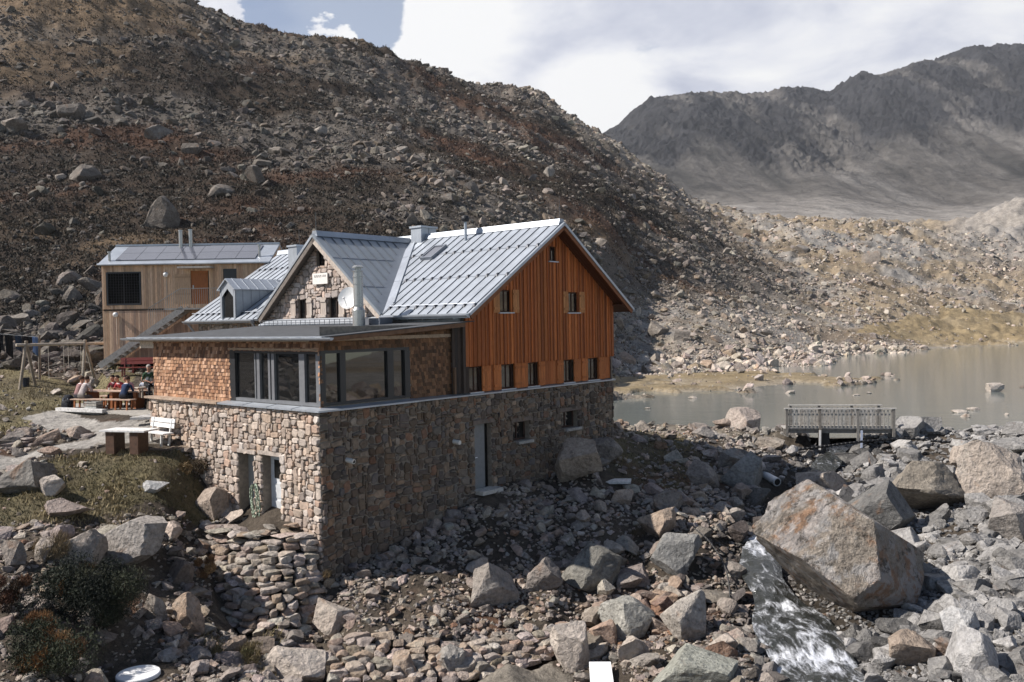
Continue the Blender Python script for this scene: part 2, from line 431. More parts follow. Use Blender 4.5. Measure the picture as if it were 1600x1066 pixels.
# ------------------------------------------------------------------ the ground: one sheet through measured points
# (pixel of the photograph, distance ahead in metres): points surveyed on the ground
CP = """
-300 1200 13;0 1210 13.5;400 1200 14.2;800 1195 14.6;1200 1230 14.8;1700 1190 14.2
-150 1066 16.5;0 1066 17.2;215 1066 19.2;400 1066 19.7;600 1066 20.7;800 1060 21.4;1000 1066 20.8;1150 1066 19.7;1290 1066 20.5;1450 1066 19.8;1600 1066 19.5;1750 1066 19.5
0 950 19.6;120 950 20.6;220 960 21.8;300 965 22.6;390 985 23.5;480 985 23.7;505 922 24.9;560 985 22.9;620 955 24.1;700 985 23.3;750 950 24.6;860 965 24.2;900 940 25.3;1000 940 25.5;1100 950 25.0;1205 950 24.8;1250 980 23.0;1330 958 23.8;1450 955 23.3;1600 950 22.5;1800 950 22.5
560 1040 21.6;640 1058 21.4;730 1064 21.7;830 1040 22.7;880 1020 23.3
600 868 26.6;700 812 28.8;742 775 29.8;800 757 31.2;870 742 33.2;957 694 36.2
650 900 25.5;760 870 26.9;850 850 28.2;900 800 29.6;960 765 32.5;1000 722 36.0;1050 690 40.5;1000 880 27.4;950 840 28.0
985 672 44.5;1100 676 44.5;1200 690 42.5;1310 708 40.3;1400 694 40.3;1500 682 41.0;1600 674 40.5;1750 672 40
1050 850 28.0;1100 800 30.8;1100 740 35.0;1150 880 27.0;1195 888 27.2;1180 848 29.2;1225 800 32;1250 768 34.2;1285 728 38.0;1340 740 36.5;1450 752 35.0;1600 724 34.5;1600 850 26.8;1500 850 27.2;1400 810 30.5;1750 724 34;1750 850 26.5
374 813 27.5;440 819 26.2;330 812 27.6;300 822 26.6;340 838 26.2;420 843 25.4;470 850 25.1;250 860 24.6;200 885 23.3;100 880 22.4;0 850 23.0;-150 850 23
355 792 28.2;300 722 29.5;275 684 30.2;250 742 27.6;150 722 28.6;60 742 27.4;60 790 25.4;200 800 25.7;140 835 24.7;-150 742 27
150 703 29.9;210 690 30.6;268 694 30.3;120 692 31.2;20 730 29.3;0 700 31.0;-150 700 31
60 655 35.2;150 645 36.6;225 640 35.4;0 645 36.4;-200 640 36
50 610 41.5;150 596 45.0;0 592 45.0;168 574 44.6;240 580 44.6;236 617 37.6;0 556 50.0;-200 560 50;100 548 51
450 505 62;600 505 62;800 520 66
80 512 57.5;-250 512 56;250 490 60;420 470 66;600 440 72;800 470 80;900 505 84
-250 400 75;100 400 76;250 385 79;400 380 82;550 365 86;700 370 92;850 400 98
-250 250 105;100 250 106;250 240 112;400 235 118;550 245 123;700 265 132;850 310 138;950 380 132
-250 100 142;100 100 141;250 110 148;400 150 155;550 155 168;700 195 190;850 240 200;950 290 205;1030 350 190
-250 -40 180;0 -60 184;110 -45 182;220 -2 184;300 20 196;350 42 206;400 60 214;430 65 220;480 64 228;520 66 235;570 80 244;620 102 254;660 116 262;700 131 270;760 152 280;800 156 288;840 160 294;866 180 300;885 203 305;905 209 312;950 226 322;1000 262 326;1040 290 329;1085 322 332;1125 334 332
-250 -40 260;0 -40 260;220 45 265;400 110 290;520 118 305;700 185 340;840 205 360;950 262 385;1085 338 395
960 590 86;960 560 95;960 470 122;1000 440 134;1060 400 165
1060 560 100;1060 500 120;1150 575 101;1150 550 108;1150 480 142;1150 410 208;1150 352 300
1230 570 105;1230 500 150;1230 430 215;1210 350 310;1300 566 110;1300 500 165;1300 430 228;1290 352 318
1380 560 125;1380 500 175;1380 430 240;1390 352 330;1450 548 150;1450 500 190;1450 430 255;1460 362 340
1530 542 165;1530 490 210;1540 420 290;1530 344 400;1600 541 172;1600 480 230;1600 400 320;1590 316 420;1800 540 172;1800 400 320;1800 280 440
1120 350 395;1210 360 400;1290 362 410;1390 364 420;1530 360 500;1600 335 520;1800 310 520
965 612 71;1050 608 72;1150 602 74;1250 596 78;1330 592 80.5
965 588 84;1100 583 90;1200 580 94
"""
pts = []
for row in CP.strip().split('\n'):
    for it in row.split(';'):
        a, b, c = (float(q) for q in it.split())
        pts.append(at(a, b, c))
LAKE_Z = -3.35
# lake bed
for x, y, z in [(6, 51, -4.3), (12, 50, -4.2), (18, 49, -4.3), (25, 48, -4.3), (33, 48, -4.3), (10, 57, -4.3), (18, 60, -4.5), (26, 60, -4.6), (36, 62, -4.6), (30, 75, -4.6), (42, 80, -4.6), (38, 95, -4.5), (55, 110, -4.6),
                (72, 140, -4.5), (46, 118, -4.4), (85, 130, -4.5), (60, 60, -4.5), (75, 90, -4.5), (29, 96, -4.0), (34, 88, -4.1), (-2, 52, -4.1)]:
    pts.append(Vector((x, y, z)))
pts = np.array(pts)

PHC = math.radians(36)
def uv_of(x, y):
    ph = np.arctan2(x, y); pc = np.clip(ph, -PHC, PHC)
    D = np.maximum(np.hypot(x, y) * np.cos(pc), 1.0)
    return np.tan(pc), D
_u, _D = uv_of(pts[:, 0], pts[:, 1])
KU, KV = 3.2, 1.0
_X = np.stack([_u * KU, np.log(_D) * KV], 1)
_S = (pts[:, 2] - CAM_Z) / _D
def _kern(r2): return 0.5 * r2 * np.log(r2 + 1e-12)
_n = len(_X)
_A = np.zeros((_n + 3, _n + 3))
_A[:_n, :_n] = _kern(((_X[:, None] - _X[None]) ** 2).sum(-1)) + np.eye(_n) * 2e-4
_A[:_n, _n:] = np.c_[np.ones(_n), _X]; _A[_n:, :_n] = _A[:_n, _n:].T
_W = np.linalg.solve(_A, np.r_[_S, 0, 0, 0])

# the stream's line, from the lake's outflow down to the lower edge of the view
STREAM = [at(1312, 700, 41.2), at(1290, 728, 38.0), at(1262, 768, 34.4), at(1222, 812, 31.4), at(1182, 856, 28.8), at(1192, 905, 26.3), at(1222, 950, 24.8), at(1252, 1000, 22.4), at(1282, 1060, 20.6), at(1310, 1150, 17.8), at(1330, 1290, 14.6)]
_sx = np.array([p.x for p in STREAM]); _sy = np.array([p.y for p in STREAM]); _sz = np.array([p.z for p in STREAM])
for i in range(1, len(_sz)): _sz[i] = min(_sz[i], _sz[i - 1] - 0.05)
def stream_x(y): return np.interp(y, _sy[::-1], _sx[::-1])
def stream_z(y): return np.interp(y, _sy[::-1], _sz[::-1])

def in_poly(px, py, poly):
    px = np.asarray(px); py = np.asarray(py); r = np.zeros(px.shape, bool)
    n = len(poly)
    for i in range(n):
        x0, y0 = poly[i]; x1, y1 = poly[(i + 1) % n]
        if y0 == y1: continue
        c = ((y0 > py) != (y1 > py)) & (px < (x1 - x0) * (py - y0) / (y1 - y0) + x0)
        r ^= c
    return r
def ground_z(x, y):
    x = np.atleast_1d(np.asarray(x, float)); y = np.atleast_1d(np.asarray(y, float))
    u, D = uv_of(x, y)
    z = np.empty_like(x)
    for i in range(0, len(x), 40000):
        q = np.stack([u[i:i + 40000] * KU, np.log(D[i:i + 40000]) * KV], 1)
        k = _kern(((q[:, None] - _X[None]) ** 2).sum(-1))
        z[i:i + 40000] = CAM_Z + D[i:i + 40000] * (k @ _W[:_n] + _W[_n] + q @ _W[_n + 1:])
    hill = sstep(D, 58, 95) * (1 - 0.75 * sstep(u, 0.10, 0.30) * (1 - sstep(D, 105, 200)))
    z = z + hill * np.minimum(D, 330) * (0.010 * fbm(x, y, 26, 5, 3) + 0.0105 * fbm(x, y, 9, 4, 11, 0.6, True))
    crag = hill * sstep(D, 150, 250) * (1 - sstep(u, 0.16, 0.26))
    z = z + crag * 2.6 * np.maximum(fbm(x, y, 17, 4, 21, 0.55, True) - 0.05, 0)
    fg = 1 - sstep(D, 38, 60)
    soft = sstep(-u, 0.18, 0.30) * sstep(D, 24, 27)
    z = z + fg * (0.16 - 0.08 * soft) * fbm(x, y, 2.2, 4, 5) + fg * 0.05 * fbm(x, y, 0.5, 3, 9)
    # stream bed
    ds = np.abs(x - stream_x(y)) / 1.0
    near = (1 - sstep(ds, 0.55, 1.9)) * (y < 42.5) * (y > 12)
    z = z * (1 - near) + near * np.minimum(z, stream_z(y) - 0.22)
    # bank that holds the lake
    db = np.abs(y - np.interp(x, _bx, _by)); bank = (1 - sstep(db, 0.9, 2.8)) * (x > 2) * (1 - 0.85 * (1 - sstep(ds, 0.4, 1.4)))
    z = np.maximum(z, (LAKE_Z + 0.16 + 0.16 * fbm(x, y, 1.1, 3, 43)) * bank + (1 - bank) * -20)
    # dry sand spit
    sp = sstep(fbm(x, y, 5, 3, 45) * .35 + _spit(x, y), 0.0, 0.5)
    z = np.where((y > 58) & (y < 100), np.maximum(z, (LAKE_Z + .04 + .22 * sp + .10 * fbm(x, y, 3, 3, 47)) * sp + (1 - sp) * -20), z)
    # faces of the dry stone walls: the fill lies behind them
    for poly in FACE_POLYS: z = z - .42 * _inside(x, y, poly, .35)
    # level bed of the manhole lid
    lb = 1 - sstep(np.hypot(x - LID.x, y - LID.y), .8, 1.5); z = z * (1 - lb) + lb * (LID.z - .02)
    # terrace under the picnic table
    tp = in_poly(x, y, DECK_POLY)
    z = np.where(tp, np.minimum(z, DECK_Z - 0.04), z)
    return z
LID = at(216, 1056, 19.6)
def _inside(x, y, poly, soft):
    """1 inside an outline on the ground, falling to 0 within the margin outside it"""
    d = np.full(x.shape, 1e9)
    for i in range(len(poly)):
        x0, y0 = poly[i]; x1, y1 = poly[(i + 1) % len(poly)]; L2 = (x1 - x0) ** 2 + (y1 - y0) ** 2
        t = np.clip(((x - x0) * (x1 - x0) + (y - y0) * (y1 - y0)) / L2, 0, 1); d = np.minimum(d, np.hypot(x - x0 - t * (x1 - x0), y - y0 - t * (y1 - y0)))
    return np.where(in_poly(x, y, poly), 1.0, 1 - sstep(d, 0, soft))
BAST_T = [at(326, 834, 26.5), at(345, 843, 25.9), at(390, 850, 25.35), at(440, 846, 25.1), at(484, 838, 25.3)]
BAST_B = [at(338, 962, 24.6), at(352, 976, 23.9), at(395, 990, 23.4), at(445, 992, 23.4), at(492, 980, 24.2)]
RET_T = [at(500, 1000, 22.3), at(560, 994, 22.5), at(640, 1000, 22.6), at(740, 1008, 22.8), at(840, 992, 23.5), at(880, 978, 24.0)]
RET_B = [at(498, 1066, 20.9), at(560, 1066, 21.0), at(640, 1068, 21.2), at(735, 1062, 21.8), at(835, 1034, 22.8), at(878, 1010, 23.4)]
FACE_POLYS = [[(p.x, p.y) for p in BAST_T] + [(p.x, p.y) for p in BAST_B[::-1]], [(p.x, p.y) for p in RET_T] + [(p.x, p.y) for p in RET_B[::-1]]]
_spl = [(at(*p).x, at(*p).y) for p in [(880, 634, 62), (965, 626, 64.5), (1100, 620, 66.5), (1250, 611, 69.5), (1400, 594, 78), (1385, 584, 84), (1240, 581, 91), (1100, 584, 90), (965, 589, 85), (880, 590, 85)]]
def _spit(x, y): return _inside(x, y, _spl, 4.0) * 1.2 - .75
DECK_Z = at(130, 641, 37.0).z
DECK_POLY = [(p.x, p.y) for p in (at(92, 640, 37.2), at(165, 647, 36.0), at(275, 662, 32.6), at(262, 650, 34.5), at(232, 628, 36.6), at(215, 622, 40.2), at(112, 622, 40.6))]
_bk = [at(890, 660, 50), at(990, 672, 46.3), at(1100, 676, 45.3), at(1200, 690, 43.2), at(1300, 704, 41.6), at(1400, 694, 41.6), at(1500, 682, 42.0), at(1600, 674, 41.8), at(1800, 674, 41.8)]
_bx = np.array([p.x for p in _bk]); _by = np.array([p.y for p in _bk])

NPH = np.radians(np.r_[np.linspace(-82, -36, 36)[:-1], np.linspace(-36, 36, 660), np.linspace(36, 82, 36)[1:]])
LD = np.log(11.0) + (np.log(620.0) - np.log(11.0)) * np.linspace(0, 1, 590)
PH, LL = np.meshgrid(NPH, LD)
DD = np.exp(LL); PCL = np.clip(PH, -PHC, PHC)
RR = DD / np.cos(PCL)
GX = RR * np.sin(PH); GY = RR * np.cos(PH)
gx, gy = GX.ravel(), GY.ravel()
gz = ground_z(gx, gy)
GZ = gz.reshape(GX.shape)
gu, gD = uv_of(gx, gy)

def gz_fast(x, y):
    """height on the built grid (bilinear)"""
    x = np.atleast_1d(np.asarray(x, float)); y = np.atleast_1d(np.asarray(y, float))
    ph = np.arctan2(x, y); u, D = uv_of(x, y)
    fi = np.clip(np.interp(ph, NPH, np.arange(len(NPH))), 0, len(NPH) - 1.001); fj = np.clip((np.log(D) - LD[0]) / (LD[1] - LD[0]), 0, len(LD) - 1.001)
    i = fi.astype(int); j = fj.astype(int); a = fi - i; b = fj - j
    return (GZ[j, i] * (1 - a) + GZ[j, i + 1] * a) * (1 - b) + (GZ[j + 1, i] * (1 - a) + GZ[j + 1, i + 1] * a) * b

def soft_poly(x, y, poly, jitter, scale, seed):
    jx = fbm(x, y, scale, 3, seed) * jitter; jy = fbm(x, y, scale, 3, seed + 50) * jitter
    return in_poly(x + jx, y + jy, poly)
def gpoly(pts_):      # outline on the ground given in (pixel, pixel, metres)
    return [(at(*p).x, at(*p).y) for p in pts_]
PATH_POLY = gpoly([(-200, 735, 29), (0, 742, 28.9), (120, 706, 30.2), (215, 694, 30.6), (275, 690, 30.4), (232, 645, 33.6), (160, 655, 34.5), (120, 642, 36.6), (95, 636, 37.4), (30, 655, 35.2), (75, 672, 33.2), (150, 672, 32.5), (120, 690, 31.3), (20, 716, 30.2), (-200, 715, 30)])
PAD_POLY = gpoly([(690, 1080, 20.6), (730, 1056, 21.7), (850, 1030, 22.8), (900, 1045, 22.2), (895, 1090, 20.5)])
GRASS_POLY = gpoly([(-200, 800, 25), (0, 745, 27.5), (70, 712, 29.0), (140, 702, 29.7), (290, 702, 29.6), (345, 770, 28.3), (350, 805, 27.6), (250, 815, 26), (120, 815, 25.0), (0, 820, 24)])
MEADOW_POLY = gpoly([(-300, 690, 31), (0, 690, 31), (60, 660, 35), (120, 640, 37), (165, 630, 38), (230, 580, 44), (165, 575, 44.5), (60, 572, 46), (-60, 560, 48), (-300, 560, 48)])
SPIT_POLY = gpoly([(900, 632, 63), (965, 624, 65), (1100, 618, 67), (1250, 609, 70), (1395, 592, 78.5), (1380, 583, 84), (1240, 580, 92), (1100, 584, 90), (965, 589, 85), (900, 590, 85)])
LFLAT_POLY = gpoly([(1330, 548, 150), (1420, 500, 185), (1520, 480, 220), (1750, 490, 220), (1750, 543, 170), (1450, 550, 150)])

# ground colours: heather, dry grass, scree, turf, gravel; dirt darkened for shade between stones
C_HEATH = np.array([0.052, 0.039, 0.029]); C_RUST = np.array([0.092, 0.052, 0.034]); C_TAN = np.array([0.185, 0.130, 0.080]); C_SCREE = np.array([0.140, 0.123, 0.104])
C_DIRT = np.array([0.098, 0.080, 0.062]); C_TURF = np.array([0.130, 0.110, 0.062]); C_GRAV = np.array([0.36, 0.335, 0.30]); C_SAND = np.array([0.25, 0.19, 0.105]); C_PALE = np.array([0.27, 0.235, 0.19])
def mixc(a, b, f): return a * (1 - f[:, None]) + b * f[:, None]
def hill_fields(x, y, z):
    px, py, d = project(np.stack([x, y, z], 1))
    # streaks run down the slope, to the right
    sx = x * 0.80 + y * 0.30; sy = x * 0.30 - y * 0.55
    n_scree = fbm(sx * 0.36 + 40, sy, 16, 6, 31, 0.64)
    n_tan = fbm(sx * 0.38 - 11, sy, 17, 6, 41, 0.66)
    n_rust = fbm(sx * 0.42 + 5, sy, 12, 6, 51, 0.66)
    up = sstep(330 - py - px * 0.16, 60, 210)                # high on the slope, more towards the left
    right = sstep(px, 820, 1200)
    bnd = px - 945 - 1.30 * (py - 220) + 45 * fbm(x, y, 30, 4, 131)
    right2 = np.maximum(sstep(bnd, -40, 70), sstep(py, 440, 500) * sstep(px, 930, 1010) * .85)
    scree = sstep(n_scree + 0.10 - 0.12 * up * (1 - right) + 0.30 * right + 0.16 * sstep(px, 250, 700) - 0.10 * (1 - up) * (1 - sstep(px, 250, 500)) + 0.35 * sstep(py, 395, 470) * (1 - sstep(px, 150, 300)), 0.05, 0.42)
    tan = sstep(n_tan + 0.44 * up - 0.12 + 0.45 * right2, 0.08, 0.45)
    rust = sstep(n_rust + 0.05, 0.05, 0.40)
    return px, py, scree, tan, rust, right2
px_, py_, f_scree, f_tan, f_rust, f_right = hill_fields(gx, gy, gz)
colh = mixc(np.tile(C_HEATH, (len(gx), 1)), C_RUST, f_rust)
colh = mixc(colh, C_TAN, f_tan * 0.9)
colh = mixc(colh, C_SCREE, f_scree * 0.85)
var = sstep(fbm(gx, gy, 24, 5, 133, .62), -.15, .2)
colh = colh * (1 - .85 * f_right[:, None]) + .85 * f_right[:, None] * mixc(mixc(np.tile(np.array([0.31, 0.245, 0.165]), (len(gx), 1)), np.array([0.33, 0.305, 0.27]), var), np.array([0.17, 0.125, 0.08]), .7 * sstep(fbm(gx, gy, 15, 5, 135, .62), .15, .4))
colf = np.tile(C_DIRT, (len(gx), 1)) * (0.85 + 0.3 * fbm(gx, gy, 3.0, 4, 61)[:, None])
rp = at(1035, 905, 24.6); colf = mixc(colf, np.array([0.16, 0.075, 0.042]), np.clip(1.3 * np.exp(-(((gx - rp.x) / 1.3) ** 2 + ((gy - rp.y) / 0.9) ** 2)) + 0.5 * sstep(fbm(gx, gy, 3.0, 4, 66), 0.38, 0.6), 0, 0.85))
wet = np.exp(-(np.abs(gx - stream_x(gy)) / 2.2) ** 2) * (gy < 42)
colf = mixc(colf, np.array([0.035, 0.030, 0.024]), np.clip(wet, 0, 1))
for poly, c_, jit, sc, sd in ((MEADOW_POLY, C_TURF * 1.55, 1.2, 2.5, 71), (GRASS_POLY, C_TURF, 0.9, 2.0, 73), (PATH_POLY, C_GRAV, 0.35, 1.2, 75), (PAD_POLY, np.array([0.22, 0.195, 0.16]), 0.25, 1.0, 77)):
    msk = soft_poly(gx, gy, poly, jit, sc, sd).astype(float)
    if poly is GRASS_POLY: msk *= 0.72 + 0.28 * sstep(fbm(gx, gy, 1.4, 4, 79), -0.25, 0.2)
    if poly is MEADOW_POLY: msk *= 0.45 + 0.55 * sstep(fbm(gx, gy, 2.0, 4, 83), -0.35, 0.15)
    colf = mixc(colf, c_, msk)
# turf behind the hut's far corner
tm = soft_poly(gx, gy, gpoly([(955, 690, 36.5), (970, 668, 44), (1060, 676, 43), (1110, 720, 37), (1060, 760, 32.5), (960, 745, 33)]), 1.0, 2.0, 91).astype(float)
colf = mixc(colf, C_TURF * 0.75, tm * (0.3 + 0.7 * sstep(fbm(gx, gy, 1.5, 4, 93), -0.2, 0.25)))
hf = sstep(gD + 3.0 * fbm(gx, gy, 6, 3, 95), 49, 56)
gcol = mixc(colf, colh, hf)
mound = sstep(px_, 1440, 1520) * sstep(gD, 260, 330); gcol = mixc(gcol, np.array([0.30, 0.275, 0.245]), mound * .85)
gcol = mixc(gcol, C_SAND, soft_poly(gx, gy, SPIT_POLY, 1.2, 4.0, 97).astype(float) * hf * 0.95)
gcol = mixc(gcol, C_SAND * np.array([1.15, 1.15, 1.15]), soft_poly(gx, gy, LFLAT_POLY, 5.0, 12.0, 99).astype(float) * hf * 0.8)
shore = np.exp(-((gz - LAKE_Z) / 0.22) ** 2) * (gD > 42)
gcol = mixc(gcol, np.array([0.33, 0.29, 0.235]), np.clip(shore, 0, 1) * 0.7)
nj, ni = GX.shape
idx = np.arange(nj * ni).reshape(nj, ni)
quads = np.stack([idx[:-1, :-1], idx[:-1, 1:], idx[1:, 1:], idx[1:, :-1]], -1).reshape(-1, 4)
ground = mesh_arrays('ground', np.stack([gx, gy, gz], 1), [quads], MAT['ground'], col=gcol, smooth=True)
tag(ground, 'stony mountain ground rising into a scree slope', 'ground', kind='structure')

# lake: one level sheet that ends under its banks
LK = [(p.x, p.y) for p in (at(890, 660, 50), at(990, 672, 46.3), at(1100, 676, 45.6), at(1200, 690, 43.4), at(1300, 704, 41.5), at(1400, 694, 41.8), at(1500, 682, 42.2), at(1600, 674, 42.0), at(1800, 674, 42))]
LK += [(75, 60), (130, 110), (160, 190), (60, 185), (30, 125), (5, 92), (-6, 70), (-4, 52)]
lk = MB(); lk.add([(x, y, LAKE_Z) for x, y in LK], [tuple(range(len(LK)))])
tag(lk.build('lake', MAT['lake_water']), 'milky grey green mountain lake behind the hut', 'lake', kind='structure')

# stream: a ribbon along its line, with chutes
sy_ = np.linspace(41.8, 14.6, 420); nx_ = 25
sv, sc_ = [], []
for y in sy_:
    w = 0.28 + 0.20 * vnoise(np.array([y * 0.7]), np.array([3.3]), 5)[0] + 0.35 * sstep(np.array([25.5 - y]), 0, 3)[0]
    zc = stream_z(y); drop = (stream_z(y + 0.4) - stream_z(y - 0.4)) / 0.8
    for k in range(nx_):
        t = k / (nx_ - 1) * 2 - 1
        x = stream_x(y) + t * w * 1.5
        z = zc + 0.05 + 0.13 * fbm(np.array([x]), np.array([y]) * .7, 0.42, 3, 15)[0] + 0.08 * (1 - t * t)
        sv.append((x, y, z)); fo = float(np.clip(drop * 1.7 - 0.15 + 0.5 * (y < 24.6) + 0.55 * (27.2 < y < 29.6), 0, 1)); sc_.append((fo * (1 - 0.5 * t * t),) * 3)
ii = np.arange(len(sy_) * nx_).reshape(len(sy_), nx_)
sq = np.stack([ii[:-1, :-1], ii[1:, :-1], ii[1:, 1:], ii[:-1, 1:]], -1).reshape(-1, 4)
tag(mesh_arrays('stream', np.array(sv), [sq], MAT['stream_water'], col=np.array(sc_), smooth=True), 'stream tumbling with white foam between the boulders', 'stream', kind='structure')

# ------------------------------------------------------------------ the mountain across the lake
MP = """
900 340 640;1000 345 640;1100 345 640;1200 348 640;1300 352 640;1400 356 640;1500 352 640;1650 350 640;1850 350 640;700 340 640
1000 330 800;1100 320 800;1200 322 800;1300 320 800;1400 330 800;1500 335 800;1650 330 800;850 330 800
1000 290 950;1080 292 950;1180 305 930;1280 300 930;1380 312 930;1480 318 930;1600 300 930;1800 290 930
960 250 1120;1050 235 1120;1150 245 1120;1250 255 1120;1350 250 1120;1450 240 1120;1550 235 1120;1700 220 1120
930 224 1350;950 210 1340;985 188 1350;1030 158 1370;1065 150 1390;1100 142 1400;1140 144 1400;1190 148 1410;1230 147 1420;1265 143 1430;1295 150 1420;1330 130 1440;1380 118 1450;1430 98 1460;1470 90 1470;1520 82 1480;1560 78 1490;1600 74 1500;1700 60 1520;1850 60 1520
700 330 1350;850 262 1350
700 340 1900;950 290 1900;1100 230 1900;1300 230 1900;1500 180 1900;1700 150 1900
"""
mp = np.array([at(*[float(q) for q in it.split()]) for row in MP.strip().split('\n') for it in row.split(';')])
mu, mv, ms = mp[:, 0] / mp[:, 1], np.log(mp[:, 1]), (mp[:, 2] - CAM_Z) / mp[:, 1]
MX = np.stack([mu * 4, mv * 1.2], 1); mn = len(MX)
A2 = np.zeros((mn + 3, mn + 3)); A2[:mn, :mn] = _kern(((MX[:, None] - MX[None]) ** 2).sum(-1)) + np.eye(mn) * 1e-4
A2[:mn, mn:] = np.c_[np.ones(mn), MX]; A2[mn:, :mn] = A2[:mn, mn:].T
W2 = np.linalg.solve(A2, np.r_[ms, 0, 0, 0])
U2, V2 = np.meshgrid(np.linspace(-0.10, 0.80, 760), np.log(560) + (np.log(1800) - np.log(560)) * np.linspace(0, 1, 470))
uq, dq = U2.ravel(), np.exp(V2.ravel())
q = np.stack([uq * 4, np.log(dq) * 1.2], 1)
zz = np.concatenate([(_kern(((q[i:i + 30000, None] - MX[None]) ** 2).sum(-1)) @ W2[:mn] + W2[mn] + q[i:i + 30000] @ W2[mn + 1:]) for i in range(0, len(q), 30000)])
mx, my, mz = uq * dq, dq, CAM_Z + zz * dq
steep = sstep(dq + 150 * fbm(mx, my * 0.22, 130, 5, 7, 0.62), 1085, 1175)
butt = fbm(mx * 1.0, my * 0.35, 120, 6, 13, 0.55, True)
mz = mz + steep * (14 * butt + 10 * fbm(mx, my * .7, 42, 6, 17, 0.62, True) + 5 * fbm(mx, my, 12, 4, 18, .6, True) - 8) + (1 - steep) * 3.0 * fbm(mx, my, 60, 5, 19) * sstep(dq, 650, 800)
mz = mz + (1 - steep) * sstep(dq, 700, 950) * 5.0 * fbm(mx, my * 0.2, 40, 4, 23)
gul = fbm(mx, my * 0.25, 70, 5, 27, 0.6)
mc = mixc(np.tile(np.array([0.145, 0.133, 0.118]), (len(mx), 1)), np.array([0.036, 0.036, 0.038]), np.clip(steep * (0.25 + 0.9 * sstep(gul + 0.5 * butt, -0.30, 0.15)), 0, 1))  # dark rock tones carry the mountain's cloud shadow in their colour
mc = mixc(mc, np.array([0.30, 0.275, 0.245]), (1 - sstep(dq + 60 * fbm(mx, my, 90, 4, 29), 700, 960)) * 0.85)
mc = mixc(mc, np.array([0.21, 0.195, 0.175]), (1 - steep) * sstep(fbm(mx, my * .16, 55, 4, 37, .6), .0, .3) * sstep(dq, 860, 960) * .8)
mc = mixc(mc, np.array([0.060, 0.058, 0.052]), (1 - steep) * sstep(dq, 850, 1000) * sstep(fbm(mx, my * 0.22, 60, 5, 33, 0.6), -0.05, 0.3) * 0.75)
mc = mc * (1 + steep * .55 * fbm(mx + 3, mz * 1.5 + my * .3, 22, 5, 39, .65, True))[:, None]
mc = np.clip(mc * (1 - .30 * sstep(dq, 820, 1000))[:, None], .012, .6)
i2 = np.arange(U2.size).reshape(U2.shape)
q2 = np.stack([i2[:-1, :-1], i2[:-1, 1:], i2[1:, 1:], i2[1:, :-1]], -1).reshape(-1, 4)
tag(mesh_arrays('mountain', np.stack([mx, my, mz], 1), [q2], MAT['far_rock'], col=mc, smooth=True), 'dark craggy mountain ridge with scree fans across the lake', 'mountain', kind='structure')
# ------------------------------------------------------------------ the stone hut (local axes: x along the right face, y along the left face, z up from the ledge)
HUT_TH = 0.7094
hut = empty('mountain_hut', (-5.541, 25.0, 0.0), math.pi / 2 - HUT_TH)
tag(hut, 'stone mountain hut with zinc roofs, orange timber gable and shingled sun room', 'hut')

def vary(base, amt, r=None):
    r = r or random
    k = 1 + (r.random() * 2 - 1) * amt
    w = (r.random() * 2 - 1) * amt * 0.22
    return (max(0.004, base[0] * k * (1 + w)), max(0.004, base[1] * k), max(0.004, base[2] * k * (1 - w)))

